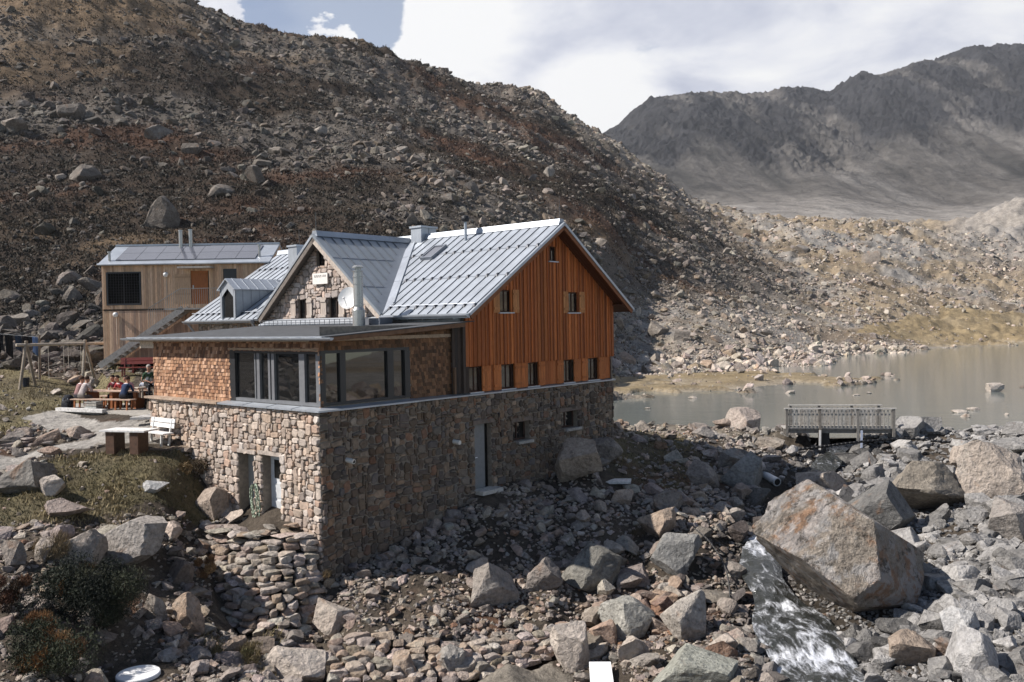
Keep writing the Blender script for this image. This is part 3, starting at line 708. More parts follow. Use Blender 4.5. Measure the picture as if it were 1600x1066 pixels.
STONE_COLS = [(0.454, 0.367, 0.295), (0.384, 0.309, 0.252), (0.515, 0.421, 0.345), (0.323, 0.259, 0.214), (0.435, 0.333, 0.257), (0.404, 0.337, 0.287), (0.565, 0.480, 0.408), (0.404, 0.284, 0.214), (0.474, 0.392, 0.325), (0.363, 0.289, 0.228)]
STONE_SHADED = [(0.166, 0.120, 0.085), (0.137, 0.104, 0.079), (0.207, 0.147, 0.100), (0.099, 0.078, 0.063), (0.182, 0.106, 0.069), (0.166, 0.135, 0.106), (0.252, 0.196, 0.146), (0.123, 0.101, 0.087), (0.149, 0.112, 0.079), (0.111, 0.084, 0.063)]  # right-face stones: own browner tone, plus the wall's shade darkened in
def rubble(mb, w, h, place, solid, cell=0.088, seed=1, cols=STONE_COLS, s0=0.0, t0=0.0, var=0.2):
    """irregular rubble masonry: random blocks packed on a lattice, corners knocked off, each standing out of the mortar by its own amount"""
    r = random.Random(seed)
    nx, ny = int(round(w / cell)), int(round(h / cell)); cw, ch = w / nx, h / ny
    free = [[solid(s0 + (i + 0.5) * cw, t0 + (j + 0.5) * ch) for i in range(nx)] for j in range(ny)]
    for j in range(ny):
        for i in range(nx):
            if not free[j][i]: continue
            bw, bh = r.choice([(3, 2), (2, 2), (4, 2), (3, 1), (4, 3), (2, 3), (3, 3), (3, 2), (5, 3), (4, 1), (2, 1), (3, 4), (2, 2), (5, 2), (4, 2), (3, 1)])
            while bw > 1 and not all(i + k < nx and free[j][i + k] for k in range(bw)): bw -= 1
            while bh > 1 and not all(j + q < ny and all(free[j + q][i + k] for k in range(bw)) for q in range(bh)): bh -= 1
            for q in range(bh):
                for k in range(bw): free[j + q][i + k] = False
            g = 0.011
            x0, x1 = s0 + i * cw + g, s0 + (i + bw) * cw - g; y0, y1 = t0 + j * ch + g, t0 + (j + bh) * ch - g
            m = min(x1 - x0, y1 - y0); jt = 0.22 * m
            cor = [(x0, y0), (x1, y0), (x1, y1), (x0, y1)]
            ring = []
            for k in range(4):
                p0 = cor[k]; pn = cor[(k + 1) % 4]; pp = cor[k - 1]
                a = r.uniform(0.06, 0.52) * m; b = r.uniform(0.06, 0.46) * m
                def toward(p, q_, dd):
                    L = math.hypot(q_[0] - p[0], q_[1] - p[1]); return (p[0] + (q_[0] - p[0]) * dd / L, p[1] + (q_[1] - p[1]) * dd / L)
                ring.append(toward(p0, pp, a)); ring.append(toward(p0, pn, b))
            cx, cy = (x0 + x1) / 2, (y0 + y1) / 2
            d = r.uniform(0.02, 0.085); tx, ty = r.uniform(-0.08, 0.08), r.uniform(-0.08, 0.08)
            c = vary(r.choice(cols), var, r)
            n = len(ring)
            ca, sa = math.cos(an := r.uniform(-.16, .16)), math.sin(an); ring = [(cx + (px - cx) * ca - (py - cy) * sa + r.uniform(-1, 1) * 0.014, cy + (px - cx) * sa + (py - cy) * ca + r.uniform(-1, 1) * 0.014) for px, py in ring]
            base = [place(px, py, -0.02) for px, py in ring]
            mid = [place(px, py, d * 0.55) for px, py in ring]
            top = [place(cx + (px - cx) * 0.80, cy + (py - cy) * 0.80, d + tx * (px - cx) + ty * (py - cy)) for px, py in ring]
            mb.add(base + mid + top, [(k, (k + 1) % n, n + (k + 1) % n, n + k) for k in range(n)] + [(n + k, n + (k + 1) % n, 2 * n + (k + 1) % n, 2 * n + k) for k in range(n)] + [tuple(range(2 * n, 3 * n))], c)

def panel(mb, place, s0, s1, t0, t1, holes, depth, col=(1, 1, 1)):
    """a wall sheet with openings; each opening gets reveals going inwards by depth"""
    xs = sorted({s0, s1, *[v for h in holes for v in (h[0], h[1])]}); ys = sorted({t0, t1, *[v for h in holes for v in (h[2], h[3])]})
    for a, b in zip(xs[:-1], xs[1:]):
        for c, d in zip(ys[:-1], ys[1:]):
            mx_, my_ = (a + b) / 2, (c + d) / 2
            if any(h[0] < mx_ < h[1] and h[2] < my_ < h[3] for h in holes): continue
            mb.add([place(a, c, 0), place(b, c, 0), place(b, d, 0), place(a, d, 0)], [(0, 1, 2, 3)], col)
    for h in holes:
        P = [(h[0], h[2]), (h[1], h[2]), (h[1], h[3]), (h[0], h[3])]
        for k in range(4):
            p, q_ = P[k], P[(k + 1) % 4]
            mb.add([place(*p, 0), place(*q_, 0), place(*q_, -depth), place(*p, -depth)], [(0, 1, 2, 3)], col)

pl_L = lambda s, t, d: (-d, s, t)          # left face: outwards is -x
pl_R = lambda s, t, d: (s, -d, t)          # right face: outwards is -y
DOORS_L = [(3.38, 4.26, -3.62, -1.53), (1.96, 2.92, -3.54, -1.49)]
HOLES_R = [(6.45, 7.30, -3.32, -1.05), (8.45, 9.42, -1.88, -1.17), (11.32, 12.42, -1.72, -1.05)]
BASE_Z = -6.2
wall = MB()
wall.mi = 0
def holefree(holes): return lambda s, t: not any(h[0] < s < h[1] and h[2] < t < h[3] for h in holes)
rubble(wall, 9.87, -BASE_Z - 0.06, pl_L, holefree(DOORS_L), seed=3, t0=BASE_Z)
rubble(wall, 14.85, -BASE_Z - 0.04, pl_R, holefree(HOLES_R), seed=4, t0=BASE_Z, cols=STONE_SHADED, var=0.32)
wall.mi = 1
panel(wall, pl_L, 0.0, 9.87, BASE_Z, -0.02, DOORS_L, 0.42)
panel(wall, pl_R, 0.0, 14.85, BASE_Z, -0.02, HOLES_R, 0.42)
# corner quoin and far corner
wall.box((14.85, 0.0, BASE_Z), (14.80, 16.0, 2.6))
wall.box((0.0, 9.87, BASE_Z), (6.1, 9.80, -0.02))
wall.build('stone_base', [MAT['masonry'], MAT['mortar']], hut)
def trim(name, p, q, col):
    m = MB(); m.box(p, q, col); return m.build(name, MAT['masonry'], hut)
for h in DOORS_L:
    trim('lintel', (-0.07, h[0] - 0.15, h[3]), (0.2, h[1] + 0.15, h[3] + 0.12), (0.40, 0.34, 0.29))
    trim('door_step', (-0.22, h[0] - 0.05, h[2] - 0.14), (0.3, h[1] + 0.05, h[2]), (0.48, 0.44, 0.39))
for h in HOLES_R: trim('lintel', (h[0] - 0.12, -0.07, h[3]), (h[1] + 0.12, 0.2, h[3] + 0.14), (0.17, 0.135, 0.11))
trim('door_step', (6.38, -0.42, -3.44), (7.42, 0.12, -3.30), (0.50, 0.47, 0.42))
for h in HOLES_R[1:]: trim('sill', (h[0] + 0.18, -0.16, h[2] - 0.10), (h[1] + 0.05, 0.30, h[2] - 0.003), (0.36, 0.34, 0.31))

# doors
def door(place, s0, s1, z0, z1, d, mat, col, glass=None, parts=()):
    m = MB(); a = [place(s0, z0, -d), place(s1, z1, -d - 0.05)]
    m.box(a[0], a[1], col)
    for (p0, p1, q0, q1) in parts: m.box(place(p0, q0, -d + 0.018), place(p1, q1, -d - 0.02), tuple(c * 0.88 for c in col))
    o = m.build('door', mat, hut)
    if glass:
        g = MB(); g.box(place(glass[0], glass[2], -d + 0.012), place(glass[1], glass[3], -d - 0.01)); g.build('pane', MAT['glass'], o)
    h = MB(); hs = s0 + 0.09
    h.tube(place(hs, (z0 + z1) / 2 - 0.02, -d), place(hs, (z0 + z1) / 2 - 0.02, -d + 0.06), 0.018); h.tube(place(hs, (z0 + z1) / 2 - 0.02, -d + 0.055), place(hs + 0.12, (z0 + z1) / 2 - 0.02, -d + 0.055), 0.014)
    h.box(place(hs - 0.025, (z0 + z1) / 2 - 0.16, -d), place(hs + 0.025, (z0 + z1) / 2 + 0.06, -d + 0.012)); h.build('handle', MAT['dark_plastic'], o)
    return o
tag(door(pl_L, 3.38, 4.26, -3.62, -1.53, 0.36, MAT['paint'], (0.30, 0.30, 0.28), None, [(3.50, 3.60, -2.3, -1.75)]), 'grey green cellar door behind the garden hose')
tag(door(pl_L, 1.96, 2.92, -3.54, -1.49, 0.30, MAT['paint'], (0.62, 0.63, 0.63), (2.15, 2.72, -2.25, -1.68), [(2.1, 2.78, -3.3, -2.95), (2.1, 2.78, -2.85, -2.4)]), 'pale cellar door with a small window')
tag(door(pl_R, 6.47, 7.12, -3.32, -1.07, 0.16, MAT['paint'], (0.21, 0.215, 0.215)), 'plain grey cellar door in the shaded wall')
for p_, q_ in (((7.12, 0.20, -3.32), (7.30, 0.24, -1.05)), ((8.4, 0.40, -1.95), (9.5, 0.44, -1.1)), ((11.2, 0.40, -1.8), (12.5, 0.44, -1.0))):
    dk = MB(); dk.box(p_, q_); dk.build('opening_dark_sheet', MAT['dark_room'], hut)  # near-black sheets paint the dark of the openings and the door's shaded reveal
for h in HOLES_R[1:]:
    f = MB(); s0, s1, z0, z1 = h
    for b in ((s0, s0 + .07, z0, z1), (s1 - .07, s1, z0, z1), (s0 + .07, s1 - .07, z1 - .07, z1), (s0 + .07, s1 - .07, z0, z0 + .07), ((s0 + s1) / 2 - .03, (s0 + s1) / 2 + .03, z0 + .07, z1 - .07)):
        f.box((b[0], .24, b[2]), (b[1], .30, b[3]), (0.06, 0.032, 0.022))
    o = f.build('window', MAT['beam_wood'], hut)
    g = MB(); g.box((s0 + .07, .265, z0 + .07), (s1 - .07, .275, z1 - .07)); g.build('pane', MAT['glass'], o)
dp = MB(); dp.tube((0.90, 0.1, -1.52), (0.94, -0.33, -1.56), 0.075, n=14, col=(0.62, 0.60, 0.55)); dp.tube((0.94, -0.331, -1.56), (0.94, -0.333, -1.56), 0.05, n=14, col=(0.02, 0.02, 0.02))
dp.build('drain_pipe', MAT['paint'], hut)
dp = MB(); dp.tube((5.40, 0.1, -1.50), (5.44, -0.28, -1.53), 0.075, n=14, col=(0.66, 0.64, 0.59)); dp.build('drain_pipe', MAT['paint'], hut)
# garden hose hanging on the left wall
hs_ = MB(); r_ = random.Random(5)
for k in range(6):
    cx_0, w_, h_ = 3.17 + r_.uniform(-.05, .05), r_.uniform(.12, .26), r_.uniform(.40, .60)
    P_ = [(-0.10 - 0.012 * k, cx_0 + w_ * math.sin(t) * (1 + .15 * math.sin(2 * t)), -2.42 - h_ + h_ * math.cos(t)) for t in np.linspace(0, 2 * math.pi, 22)]
    hs_.path(P_, 0.014, 6, vary((0.36, 0.43, 0.31), 0.12))
hs_.path([(0.0, 3.17, -2.42), (-0.25, 3.17, -2.42)], 0.02, 6, (0.1, 0.1, 0.1))
hose_o = hs_.build('garden_hose', MAT['paint'], smooth=True)
hose_o.location = hut.location; hose_o.rotation_euler = hut.rotation_euler
tag(hose_o, 'coil of green garden hose hanging between the two cellar doors', 'hose')

# ledge
lg = MB(); lg.mi = 0
lg.hexa([(-0.14, -0.14, -0.05), (0.40, -0.14, -0.05), (0.40, 5.2, -0.05), (-0.14, 5.2, -0.05), (-0.14, -0.14, 0.00), (0.40, 0.40, 0.07), (0.40, 5.2, 0.07), (-0.14, 5.2, 0.0)])
lg.hexa([(-0.14, -0.14, -0.05), (3.75, -0.14, -0.05), (3.75, 0.40, -0.05), (0.40, 0.40, -0.05), (-0.14, -0.14, 0.00), (3.75, -0.14, 0.0), (3.75, 0.40, 0.07), (0.40, 0.40, 0.07)])
for k in range(4): lg.box((-0.145, 0.9 + 1.15 * k, 0.0), (0.39, 0.925 + 1.15 * k, 0.055 + .03), (0.6, 0.6, 0.6)) if False else None
for y in (1.15, 2.4, 3.7): lg.hexa([(-0.15, y, -0.05), (0.40, y, 0.07), (0.40, y + .03, 0.07), (-0.15, y + .03, -0.05), (-0.15, y, 0.012), (0.40, y, 0.084), (0.40, y + .03, 0.084), (-0.15, y + .03, 0.012)])
lg.hexa([(3.75, -0.10, -0.05), (14.95, -0.10, -0.05), (14.95, 0.3, -0.05), (3.75, 0.3, -0.05), (3.75, -0.10, 0.0), (14.95, -0.10, 0.0), (14.95, 0.3, 0.05), (3.75, 0.3, 0.05)], (0.9, 0.88, 0.86))
lg.build('ledge_flashing', MAT['zinc'], hut)
lw = MB()
for k in range(7): lw.box((-0.16, 5.22 + 0.69 * k, -0.055), (0.40, 5.22 + 0.69 * k + 0.675, 0.02 + 0.006 * (k % 2)), vary((0.36, 0.27, 0.20), 0.12))
lw.build('ledge_boards', MAT['beam_wood'], hut)

# shingled sun room: core, shingles, glazing
RI = 0.25                                     # set back from the stone base
core = MB()
core.box((0.36, 3.85, 0.0), (6.0, 10.05, 2.02), (0.05, 0.035, 0.025)) if False else None
pl_l = lambda s, t, d: (RI - d, s, t); pl_r = lambda s, t, d: (s, RI - d, t)
panel(core, pl_l, RI, 10.05, 0.0, 2.06, [(0.36, 4.98, 0.10, 1.70)], 0.25)
panel(core, pl_r, RI, 6.1, 0.0, 2.40, [(0.36, 3.74, 0.10, 1.70)], 0.25)
core.add([(RI, 10.05, 0), (6.1, 10.05, 0), (6.1, 10.05, 2.4), (RI, 10.05, 2.06)], [(0, 1, 2, 3)])
core.build('sun_room_wall', MAT['mortar'], hut)
sh = MB(); r_ = random.Random(9)
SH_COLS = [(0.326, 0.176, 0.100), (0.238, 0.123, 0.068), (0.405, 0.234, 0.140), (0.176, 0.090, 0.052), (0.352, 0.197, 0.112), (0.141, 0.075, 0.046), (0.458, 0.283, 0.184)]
SH_SHADED = [(0.16, 0.085, 0.045), (0.12, 0.066, 0.036), (0.20, 0.11, 0.06), (0.095, 0.055, 0.032), (0.23, 0.125, 0.065)]  # right-face copy of the shingle tones, that wall's shade darkened in
def shingles(place, s0, s1, t0, top, holes, cols):
    row, t = 0, t0
    while t < top(s0) or t < top(s1):
        s = s0 - r_.uniform(0, 0.08)
        while s < s1:
            w = r_.uniform(0.075, 0.155); a, b = max(s, s0), min(s + w - 0.006, s1); s += w
            if b - a < 0.02: continue
            m_ = (a + b) / 2
            if t + 0.06 > top(m_) or any(h[0] - 0.01 < m_ < h[1] + 0.01 and h[2] - 0.04 < t + 0.04 < h[3] for h in holes): continue
            e = r_.uniform(0.024, 0.045); dz_ = r_.uniform(-0.008, 0.008); tp = min(t + 0.165, top(m_))
            P = [place(a, t + dz_, 0.0), place(b, t + dz_, 0.0), place(b, tp, 0.0), place(a, tp, 0.0), place(a, t + dz_, e), place(b, t + dz_ + r_.uniform(-.006, .006), e), place(b, tp, 0.008), place(a, tp, 0.008)]
            sh.hexa(P, vary(r_.choice(cols), 0.22, r_))
        t += 0.118; row += 1
GL_L = (0.30, 4.98, 0.08, 1.70); GL_R = (0.30, 3.74, 0.08, 1.70)
shingles(pl_l, RI, 10.03, 0.02, lambda s: 2.04, [GL_L], SH_COLS)
shingles(pl_r, RI, 5.62, 0.05, lambda s: 2.04 + 0.062 * s, [GL_R], SH_SHADED)
sh.build('shingle_cladding', MAT['shingle'], hut)
lb = MB(); lb.box((RI - 0.06, 0.32, 1.70), (RI + 0.02, 5.02, 1.755), (0.42, 0.30, 0.20)); lb.build('lintel_board', MAT['beam_wood'], hut)

win = empty('corner_window'); win.parent = hut
fr = MB()
def bar_l(s0, s1, z0, z1, d0=-0.12, d1=0.02, col=(1, 1, 1)): fr.box(pl_l(s0, z0, d0), pl_l(s1, z1, d1), col)
def bar_r(s0, s1, z0, z1, d0=-0.12, d1=0.02, col=(1, 1, 1)): fr.box(pl_r(s0, z0, d0), pl_r(s1, z1, d1), col)
fr.mi = 0
bar_l(4.68, 4.98, 0.08, 1.70, -0.14, 0.03); bar_l(0.25, 4.68, 1.60, 1.70)
bar_r(0.25, 3.74, 1.61, 1.70); bar_r(3.52, 3.74, 0.10, 1.61, -0.12, 0.03); bar_r(0.95, 1.16, 0.16, 1.61); bar_r(2.80, 3.05, 0.16, 1.61); bar_r(0.30, 3.52, 0.08, 0.16)
bar_r(0.25, 0.42, 0.16, 1.61)
fr.mi = 1
bar_l(0.25, 4.68, 0.07, 0.17, -0.12, 0.025); bar_l(0.25, 0.44, 0.17, 1.60)
for a, b in ((0.98, 1.25), (2.52, 2.66), (2.74, 2.84), (3.30, 3.45), (3.52, 3.58)): bar_l(a, b, 0.17, 1.60, -0.11, 0.025)
fr.build('frame', [MAT['anthracite'], MAT['frame_grey']], win)
for a, b in ((0.44, 0.98), (1.25, 2.52), (2.84, 3.30), (3.58, 4.68)):
    g = MB(); g.box(pl_l(a, 0.17, -0.07), pl_l(b, 1.60, -0.06)); g.build('pane', MAT['glass'], win)
for a, b in ((0.42, 0.95), (1.16, 2.80), (3.05, 3.52)):
    g = MB(); g.box(pl_r(a, 0.16, -0.07), pl_r(b, 1.61, -0.06)); g.build('pane', MAT['glass'], win)

# flat roof of the sun room with its gutter
fl = MB()
fl.mi = 0
A_, B_ = -0.18, -0.42
def fz(x, lift=0.0): return 2.105 + 0.062 * (x + 0.3) + lift
fl.hexa([(A_, B_, fz(A_, -.03)), (6.1, B_, fz(6.1, -.03)), (6.1, 11.2, fz(6.1, -.03)), (A_, 11.2, fz(A_, -.03)), (A_, B_, fz(A_)), (6.1, B_, fz(6.1)), (6.1, 11.2, fz(6.1)), (A_, 11.2, fz(A_))])
fl.mi = 1
fl.hexa([(A_ + .03, B_ + .03, fz(A_, -.15)), (5.7, B_ + .03, fz(5.7, -.17)), (5.7, 0.2, fz(5.7, -.17)), (A_ + .03, 0.2, fz(A_, -.15)), (A_ + .03, B_ + .03, fz(A_, -.034)), (5.7, B_ + .03, fz(5.7, -.034)), (5.7, 0.2, fz(5.7, -.034)), (A_ + .03, 0.2, fz(A_, -.034))], (0.17, 0.095, 0.055))
fl.box((A_ + .05, 0.2, 1.97), (6.0, 11.1, 2.075), (0.40, 0.31, 0.23))
fl.box((A_ + .4, 9.98, 1.72), (5.6, 11.0, 1.97), (0.55, 0.47, 0.38))
fl.build('flat_roof', [MAT['bitumen'], MAT['beam_wood']], hut)
gt = MB()
n_ = 9
prof = [(math.cos(t) * 0.075, math.sin(t) * 0.075) for t in np.linspace(math.pi, 2 * math.pi, n_)]
def gutter(p, q, out, r_s=1.0):
    p, q, out = Vector(p), Vector(q), Vector(out)
    vs = []
    for c in (p, q):
        for u_, v_ in prof: vs.append(c + out * (u_ * r_s) + Vector((0, 0, v_ * r_s)))
        for u_, v_ in prof[::-1]: vs.append(c + out * (u_ * r_s * 0.9) + Vector((0, 0, v_ * r_s * 0.9)))
    k = 2 * n_
    gt.add(vs, [(i, (i + 1) % k, k + (i + 1) % k, k + i) for i in range(k)] + [tuple(range(n_)), tuple(range(k, k + n_))])
gutter((A_ - 0.07, -0.95, 2.09), (A_ - 0.07, 11.4, 2.09), (1, 0, 0))
gt.box((A_ - 0.015, -0.42, 2.05), (A_ + 0.10, 11.2, 2.125), (1.05, 1.05, 1.05))
for k in range(20): gt.box((A_ - 0.15, -0.7 + 0.62 * k, 2.085), (A_ + 0.06, -0.67 + 0.62 * k, 2.10), (0.9, 0.9, 0.9))
gt.build('gutter', MAT['zinc'], hut)

# ---- main house
EZ, RZ, EA, RA, EAR, EZR = 2.76, 6.15, 5.66, 10.95, 15.65, 2.92
ML = (RZ - EZ) / (RA - EA); MRr = (RZ - EZR) / (EAR - RA)
def zl(a): return EZ + ML * (a - EA)
def zr(a): return RZ - MRr * (a - RA)
body = MB()
body.box((6.12, 0.12, 0.0), (6.2, 3.9, 2.95)); body.box((14.80, 0.02, 0.0), (14.86, 17.2, 3.1))
body.add([(6.12, 17.2, -1), (14.85, 17.2, -1), (14.85, 17.2, 3.2), (RA, 17.2, RZ - .2), (6.12, 17.2, 2.9)], [(0, 1, 2, 3, 4)])
body.add([(6.12, .36, 0), (14.85, .36, 0), (14.85, .36, 3.2), (RA, .36, RZ - .25), (6.12, .36, 2.9)], [(0, 1, 2, 3, 4)])
body.build('house_wall', MAT['mortar'], hut)
# timber gable: boards with cover strips, over a row of shuttered windows
GW = [(10.70, 11.18, 4.72, 5.28), (7.83, 8.53, 2.79, 3.58), (11.83, 12.56, 2.77, 3.56)]
RW = [(6.34, 6.93), (7.96, 8.67), (9.42, 10.04), (11.60, 12.24), (13.21, 13.94)]
BC = [(0.406, 0.122, 0.031), (0.335, 0.096, 0.025), (0.452, 0.144, 0.040), (0.257, 0.075, 0.022), (0.374, 0.118, 0.036)]
def roofz(a): return min(zl(a), zr(a)) - 0.22
bd = MB(); r_ = random.Random(12)
bd.col = (0.02, 0.012, 0.008)
def vboard(a0, a1, y0, y1, zb, ztop, col, holes):
    segs = [(zb, None)]
    cuts = sorted([(h[2], h[3]) for h in holes if h[0] < (a0 + a1) / 2 < h[1]])
    z = zb
    for c0, c1 in cuts + [(None, None)]:
        if c0 is None: bd.hexa([(a0, y0, z), (a1, y0, z), (a1, y1, z), (a0, y1, z), (a0, y0, ztop(a0)), (a1, y0, ztop(a1)), (a1, y1, ztop(a1)), (a0, y1, ztop(a0))], col)
        else: bd.box((a0, y0, z), (a1, y1, c0), col); z = c1
a = 6.10
while a < 14.96:
    w = r_.uniform(0.165, 0.215); b = min(a + w, 15.0)
    c = vary(r_.choice(BC), 0.22, r_)
    vboard(a, b - 0.004, -0.005, 0.06, 0.96 + r_.uniform(-.012, .012), roofz, c, GW)
    if b < 14.95: vboard(b - 0.030, b + 0.026, -0.035, -0.004, 0.94 + r_.uniform(-.015, .015), roofz, vary(r_.choice(BC), 0.25, r_), GW)
    a = b
bd.build('timber_gable', MAT['board'], hut)
bd = MB(); a = 6.10
DK = [(0.40, 0.125, 0.036), (0.32, 0.10, 0.03), (0.46, 0.15, 0.046)]
while a < 14.86:
    w = r_.uniform(0.12, 0.18); b = min(a + w, 14.87)
    vboard(a, b - 0.006, 0.07, 0.12, 0.05, lambda s: 1.0, vary(r_.choice(DK), 0.25, r_), [(h[0], h[1], 0.06, 0.93) for h in RW])
    a = b
bd.build('lower_cladding', MAT['board'], hut)
# dark weathered boards at the left corner
bd = MB(); a = 5.55
while a < 6.12:
    b = a + 0.14
    bd.box((a, 0.0 if a > 5.85 else 0.1, 0.05), (b - 0.01, 0.14, 2.46 + 0.06 * (a - 5.5)), vary((0.055, 0.042, 0.034), 0.3, r_)); a = b
bd.box((5.56, 0.02, 0.05), (5.64, 0.10, 0.95), (0.14, 0.085, 0.05))
bd.build('corner_boards', MAT['board'], hut)

def hut_window(a0, a1, z0, z1, y, sill=True, shut=None, shcol=(0.46, 0.205, 0.075)):
    f = MB(); c = (0.05, 0.022, 0.012)
    for b in ((a0, a0 + .05, z0, z1), (a1 - .05, a1, z0, z1), (a0 + .05, a1 - .05, z1 - .05, z1), (a0 + .05, a1 - .05, z0, z0 + .05), ((a0 + a1) / 2 - .02, (a0 + a1) / 2 + .02, z0 + .05, z1 - .05)):
        f.box((b[0], y, b[2]), (b[1], y + .05, b[3]), c)
    o = f.build('window', MAT['beam_wood'], hut)
    g = MB(); g.box((a0 + .05, y + .02, z0 + .05), (a1 - .05, y + .03, z1 - .05)); g.build('pane', MAT['glass'], o)
    if sill:
        s = MB(); s.box((a0 - .05, y - .16, z0 - .045), (a1 + .05, y + .02, z0 - .005), (1.1, 1.1, 1.1)); s.build('sill', MAT['zinc'], o)
    if shut:
        for (s0, s1) in shut:
            m = MB(); k = 3
            for i in range(k):
                x0 = s0 + (s1 - s0) * i / k; m.box((x0 + .003, y - .125, z0 - .02), (s0 + (s1 - s0) * (i + 1) / k - .003, y - .095, z1 + .02), vary(shcol, .15, r_))
            for zb in (z0 + .10, z1 - .18): m.box((s0 + .02, y - .15, zb), (s1 - .02, y - .126, zb + .08), vary(shcol, .15, r_))
            m.build('shutter', MAT['board'], hut)
hut_window(*GW[0], 0.07)
hut_window(*GW[1], 0.07, True, [(7.50, 7.82), (8.54, 8.88)])
hut_window(*GW[2], 0.07, True, [(11.53, 11.82), (12.57, 12.92)])
for i, (a0, a1) in enumerate(RW):
    hut_window(a0, a1, 0.06, 0.93, 0.16, True, [(a0 - .42, a0 - .02), (a1 + .02, a1 + .40)] if i else [(a1 + .02, a1 + .38)], (0.44, 0.145, 0.042))

# roofs: zinc with standing seams
def unit(v): v = Vector(v); return v.normalized()
nL = unit((-ML, 0, 1)); nR = unit((MRr, 0, 1))
YF, YB = -0.62, 17.6
CB, CZ, CS, CE = 7.78, 6.04, 0.81, 5.66       # cross gable: ridge line y, height, pitch, front edge x
def cross_z(b): return CZ - CS * abs(CB - b)
def valley_a(b): return EA + (cross_z(b) - EZ) / ML
rf = MB()
va_ = valley_a(CB) - .02; vb0, vb1 = 3.83, 2 * CB - 3.83
rf.slab([(EA, YF, EZ), (RA, YF, RZ), (RA, CB, RZ), (va_, CB, zl(va_)), (EA, vb0, EZ)], nL, 0.10)
rf.slab([(EA, vb1, EZ), (va_, CB, zl(va_)), (RA, CB, RZ), (RA, YB, RZ), (EA, YB, EZ)], nL, 0.10)
rf.slab([(RA, YF, RZ), (EAR, YF, EZR), (EAR, YB, EZR), (RA, YB, RZ)], nR, 0.10)
def seam(p, q, n, w=0.018, h=0.028):
    p, q = Vector(p), Vector(q); rf.beam(p + n * (h / 2), q + n * (h / 2), w, h, n, (0.30, 0.31, 0.33))  # seams tinted dark, painting in the shadow line along each one
b = YF + 0.12
GB = []
while b < 7.7:
    a0 = EA if b < 3.86 else valley_a(b) + 0.55
    if a0 < RA - 0.2: seam((a0, b, zl(a0)), (RA - 0.05, b, zl(RA - 0.05)), nL); GB.append((b, a0))
    b += 0.47
b = 12.0
while b < YB:
    seam((EA, b, EZ), (RA - .05, b, zl(RA - .05)), nL); GB.append((b, EA)); b += 0.47
b = YF + .12
while b < YB: seam((RA + .05, b, zr(RA + .05)), (EAR, b, EZR), nR); b += 0.6
# cross-joints
for az in (7.75, 9.47):
    rf.beam((az, YF, zl(az) + .008), (az, 3.9 + (zl(az) - EZ) / CS, zl(az) + .008), 0.035, 0.022, nL, (0.75, 0.75, 0.77))
    rf.beam((az, 12.0 - (zl(az) - EZ) / CS * .0, zl(az) + .008), (az, YB, zl(az) + .008), 0.035, 0.022, nL, (0.75, 0.75, 0.77))
# ridge cap and verge
rf.hexa([(RA - .20, YF + .15, zl(RA - .2) + .03), (RA + .20, YF + .15, zr(RA + .2) + .03), (RA + .20, YB, zr(RA + .2) + .03), (RA - .20, YB, zl(RA - .2) + .03), (RA - .12, YF + .15, RZ + .13), (RA + .12, YF + .15, RZ + .13), (RA + .12, YB, RZ + .13), (RA - .12, YB, RZ + .13)], (0.85, 0.86, 0.88))
sg = rf
for b, a0 in GB:
    for az in ((EA + 0.40) if a0 < EA + .4 else None, 7.75, 9.47):
        if az is None or az < a0 + .05: continue
        sg.hexa([(az - .10, b - .07, zl(az - .10) + .004), (az - .10, b + .07, zl(az - .10) + .004), (az + .04, b + .05, zl(az + .04) + .004), (az + .04, b - .05, zl(az + .04) + .004)] +
                [(az - .06, b - .03, zl(az - .06) + .08), (az - .06, b + .03, zl(az - .06) + .08), (az + .03, b + .03, zl(az + .03) + .07), (az + .03, b - .03, zl(az + .03) + .07)], (0.12, 0.12, 0.13))
rf.build('main_roof', MAT['zinc'], hut)
for y0, y1 in ((YF + .1, 3.75), (12.0, YB)):
    sg = MB(); sg.tube((EA + .38, y0, zl(EA + .38) + .09), (EA + .38, y1, zl(EA + .38) + .09), 0.016, n=6, col=(0.75, 0.75, 0.77)); sg.build('snow_guard', MAT['zinc'], hut)
# eave gutter and fascia of the main roof
for y0, y1, bits in ((YF + .02, 3.75, True), (11.95, YB, False)):
    gt = MB(); gutter((EA - .06, y0, EZ - .03), (EA - .06, y1, EZ - .03), (1, 0, 0), 1.25); gt.box((EA - .02, y0, EZ - .16), (EA + .03, y1, EZ + .0), (0.95, 0.95, 0.95)); gt.build('eave_gutter', MAT['zinc'], hut)
gt = MB(); gt.box((5.98, 0.16, 2.44), (6.10, 3.7, 2.72), (0.62, 0.62, 0.62))
for k in range(5): gt.box((5.74, 0.2 + .75 * k, 2.56), (5.985, .23 + .75 * k, 2.72), (0.8, 0.8, 0.8))
gt.build('wall_flashing', MAT['zinc'], hut)
for p_, q_ in (((5.62, 17.3, 2.65), (5.95, 17.25, 2.2)), ((5.62, 12.1, 2.65), (5.95, 12.0, 2.2))):
    gt = MB(); gt.tube(p_, q_, .05); gt.build('downpipe', MAT['zinc'], hut)
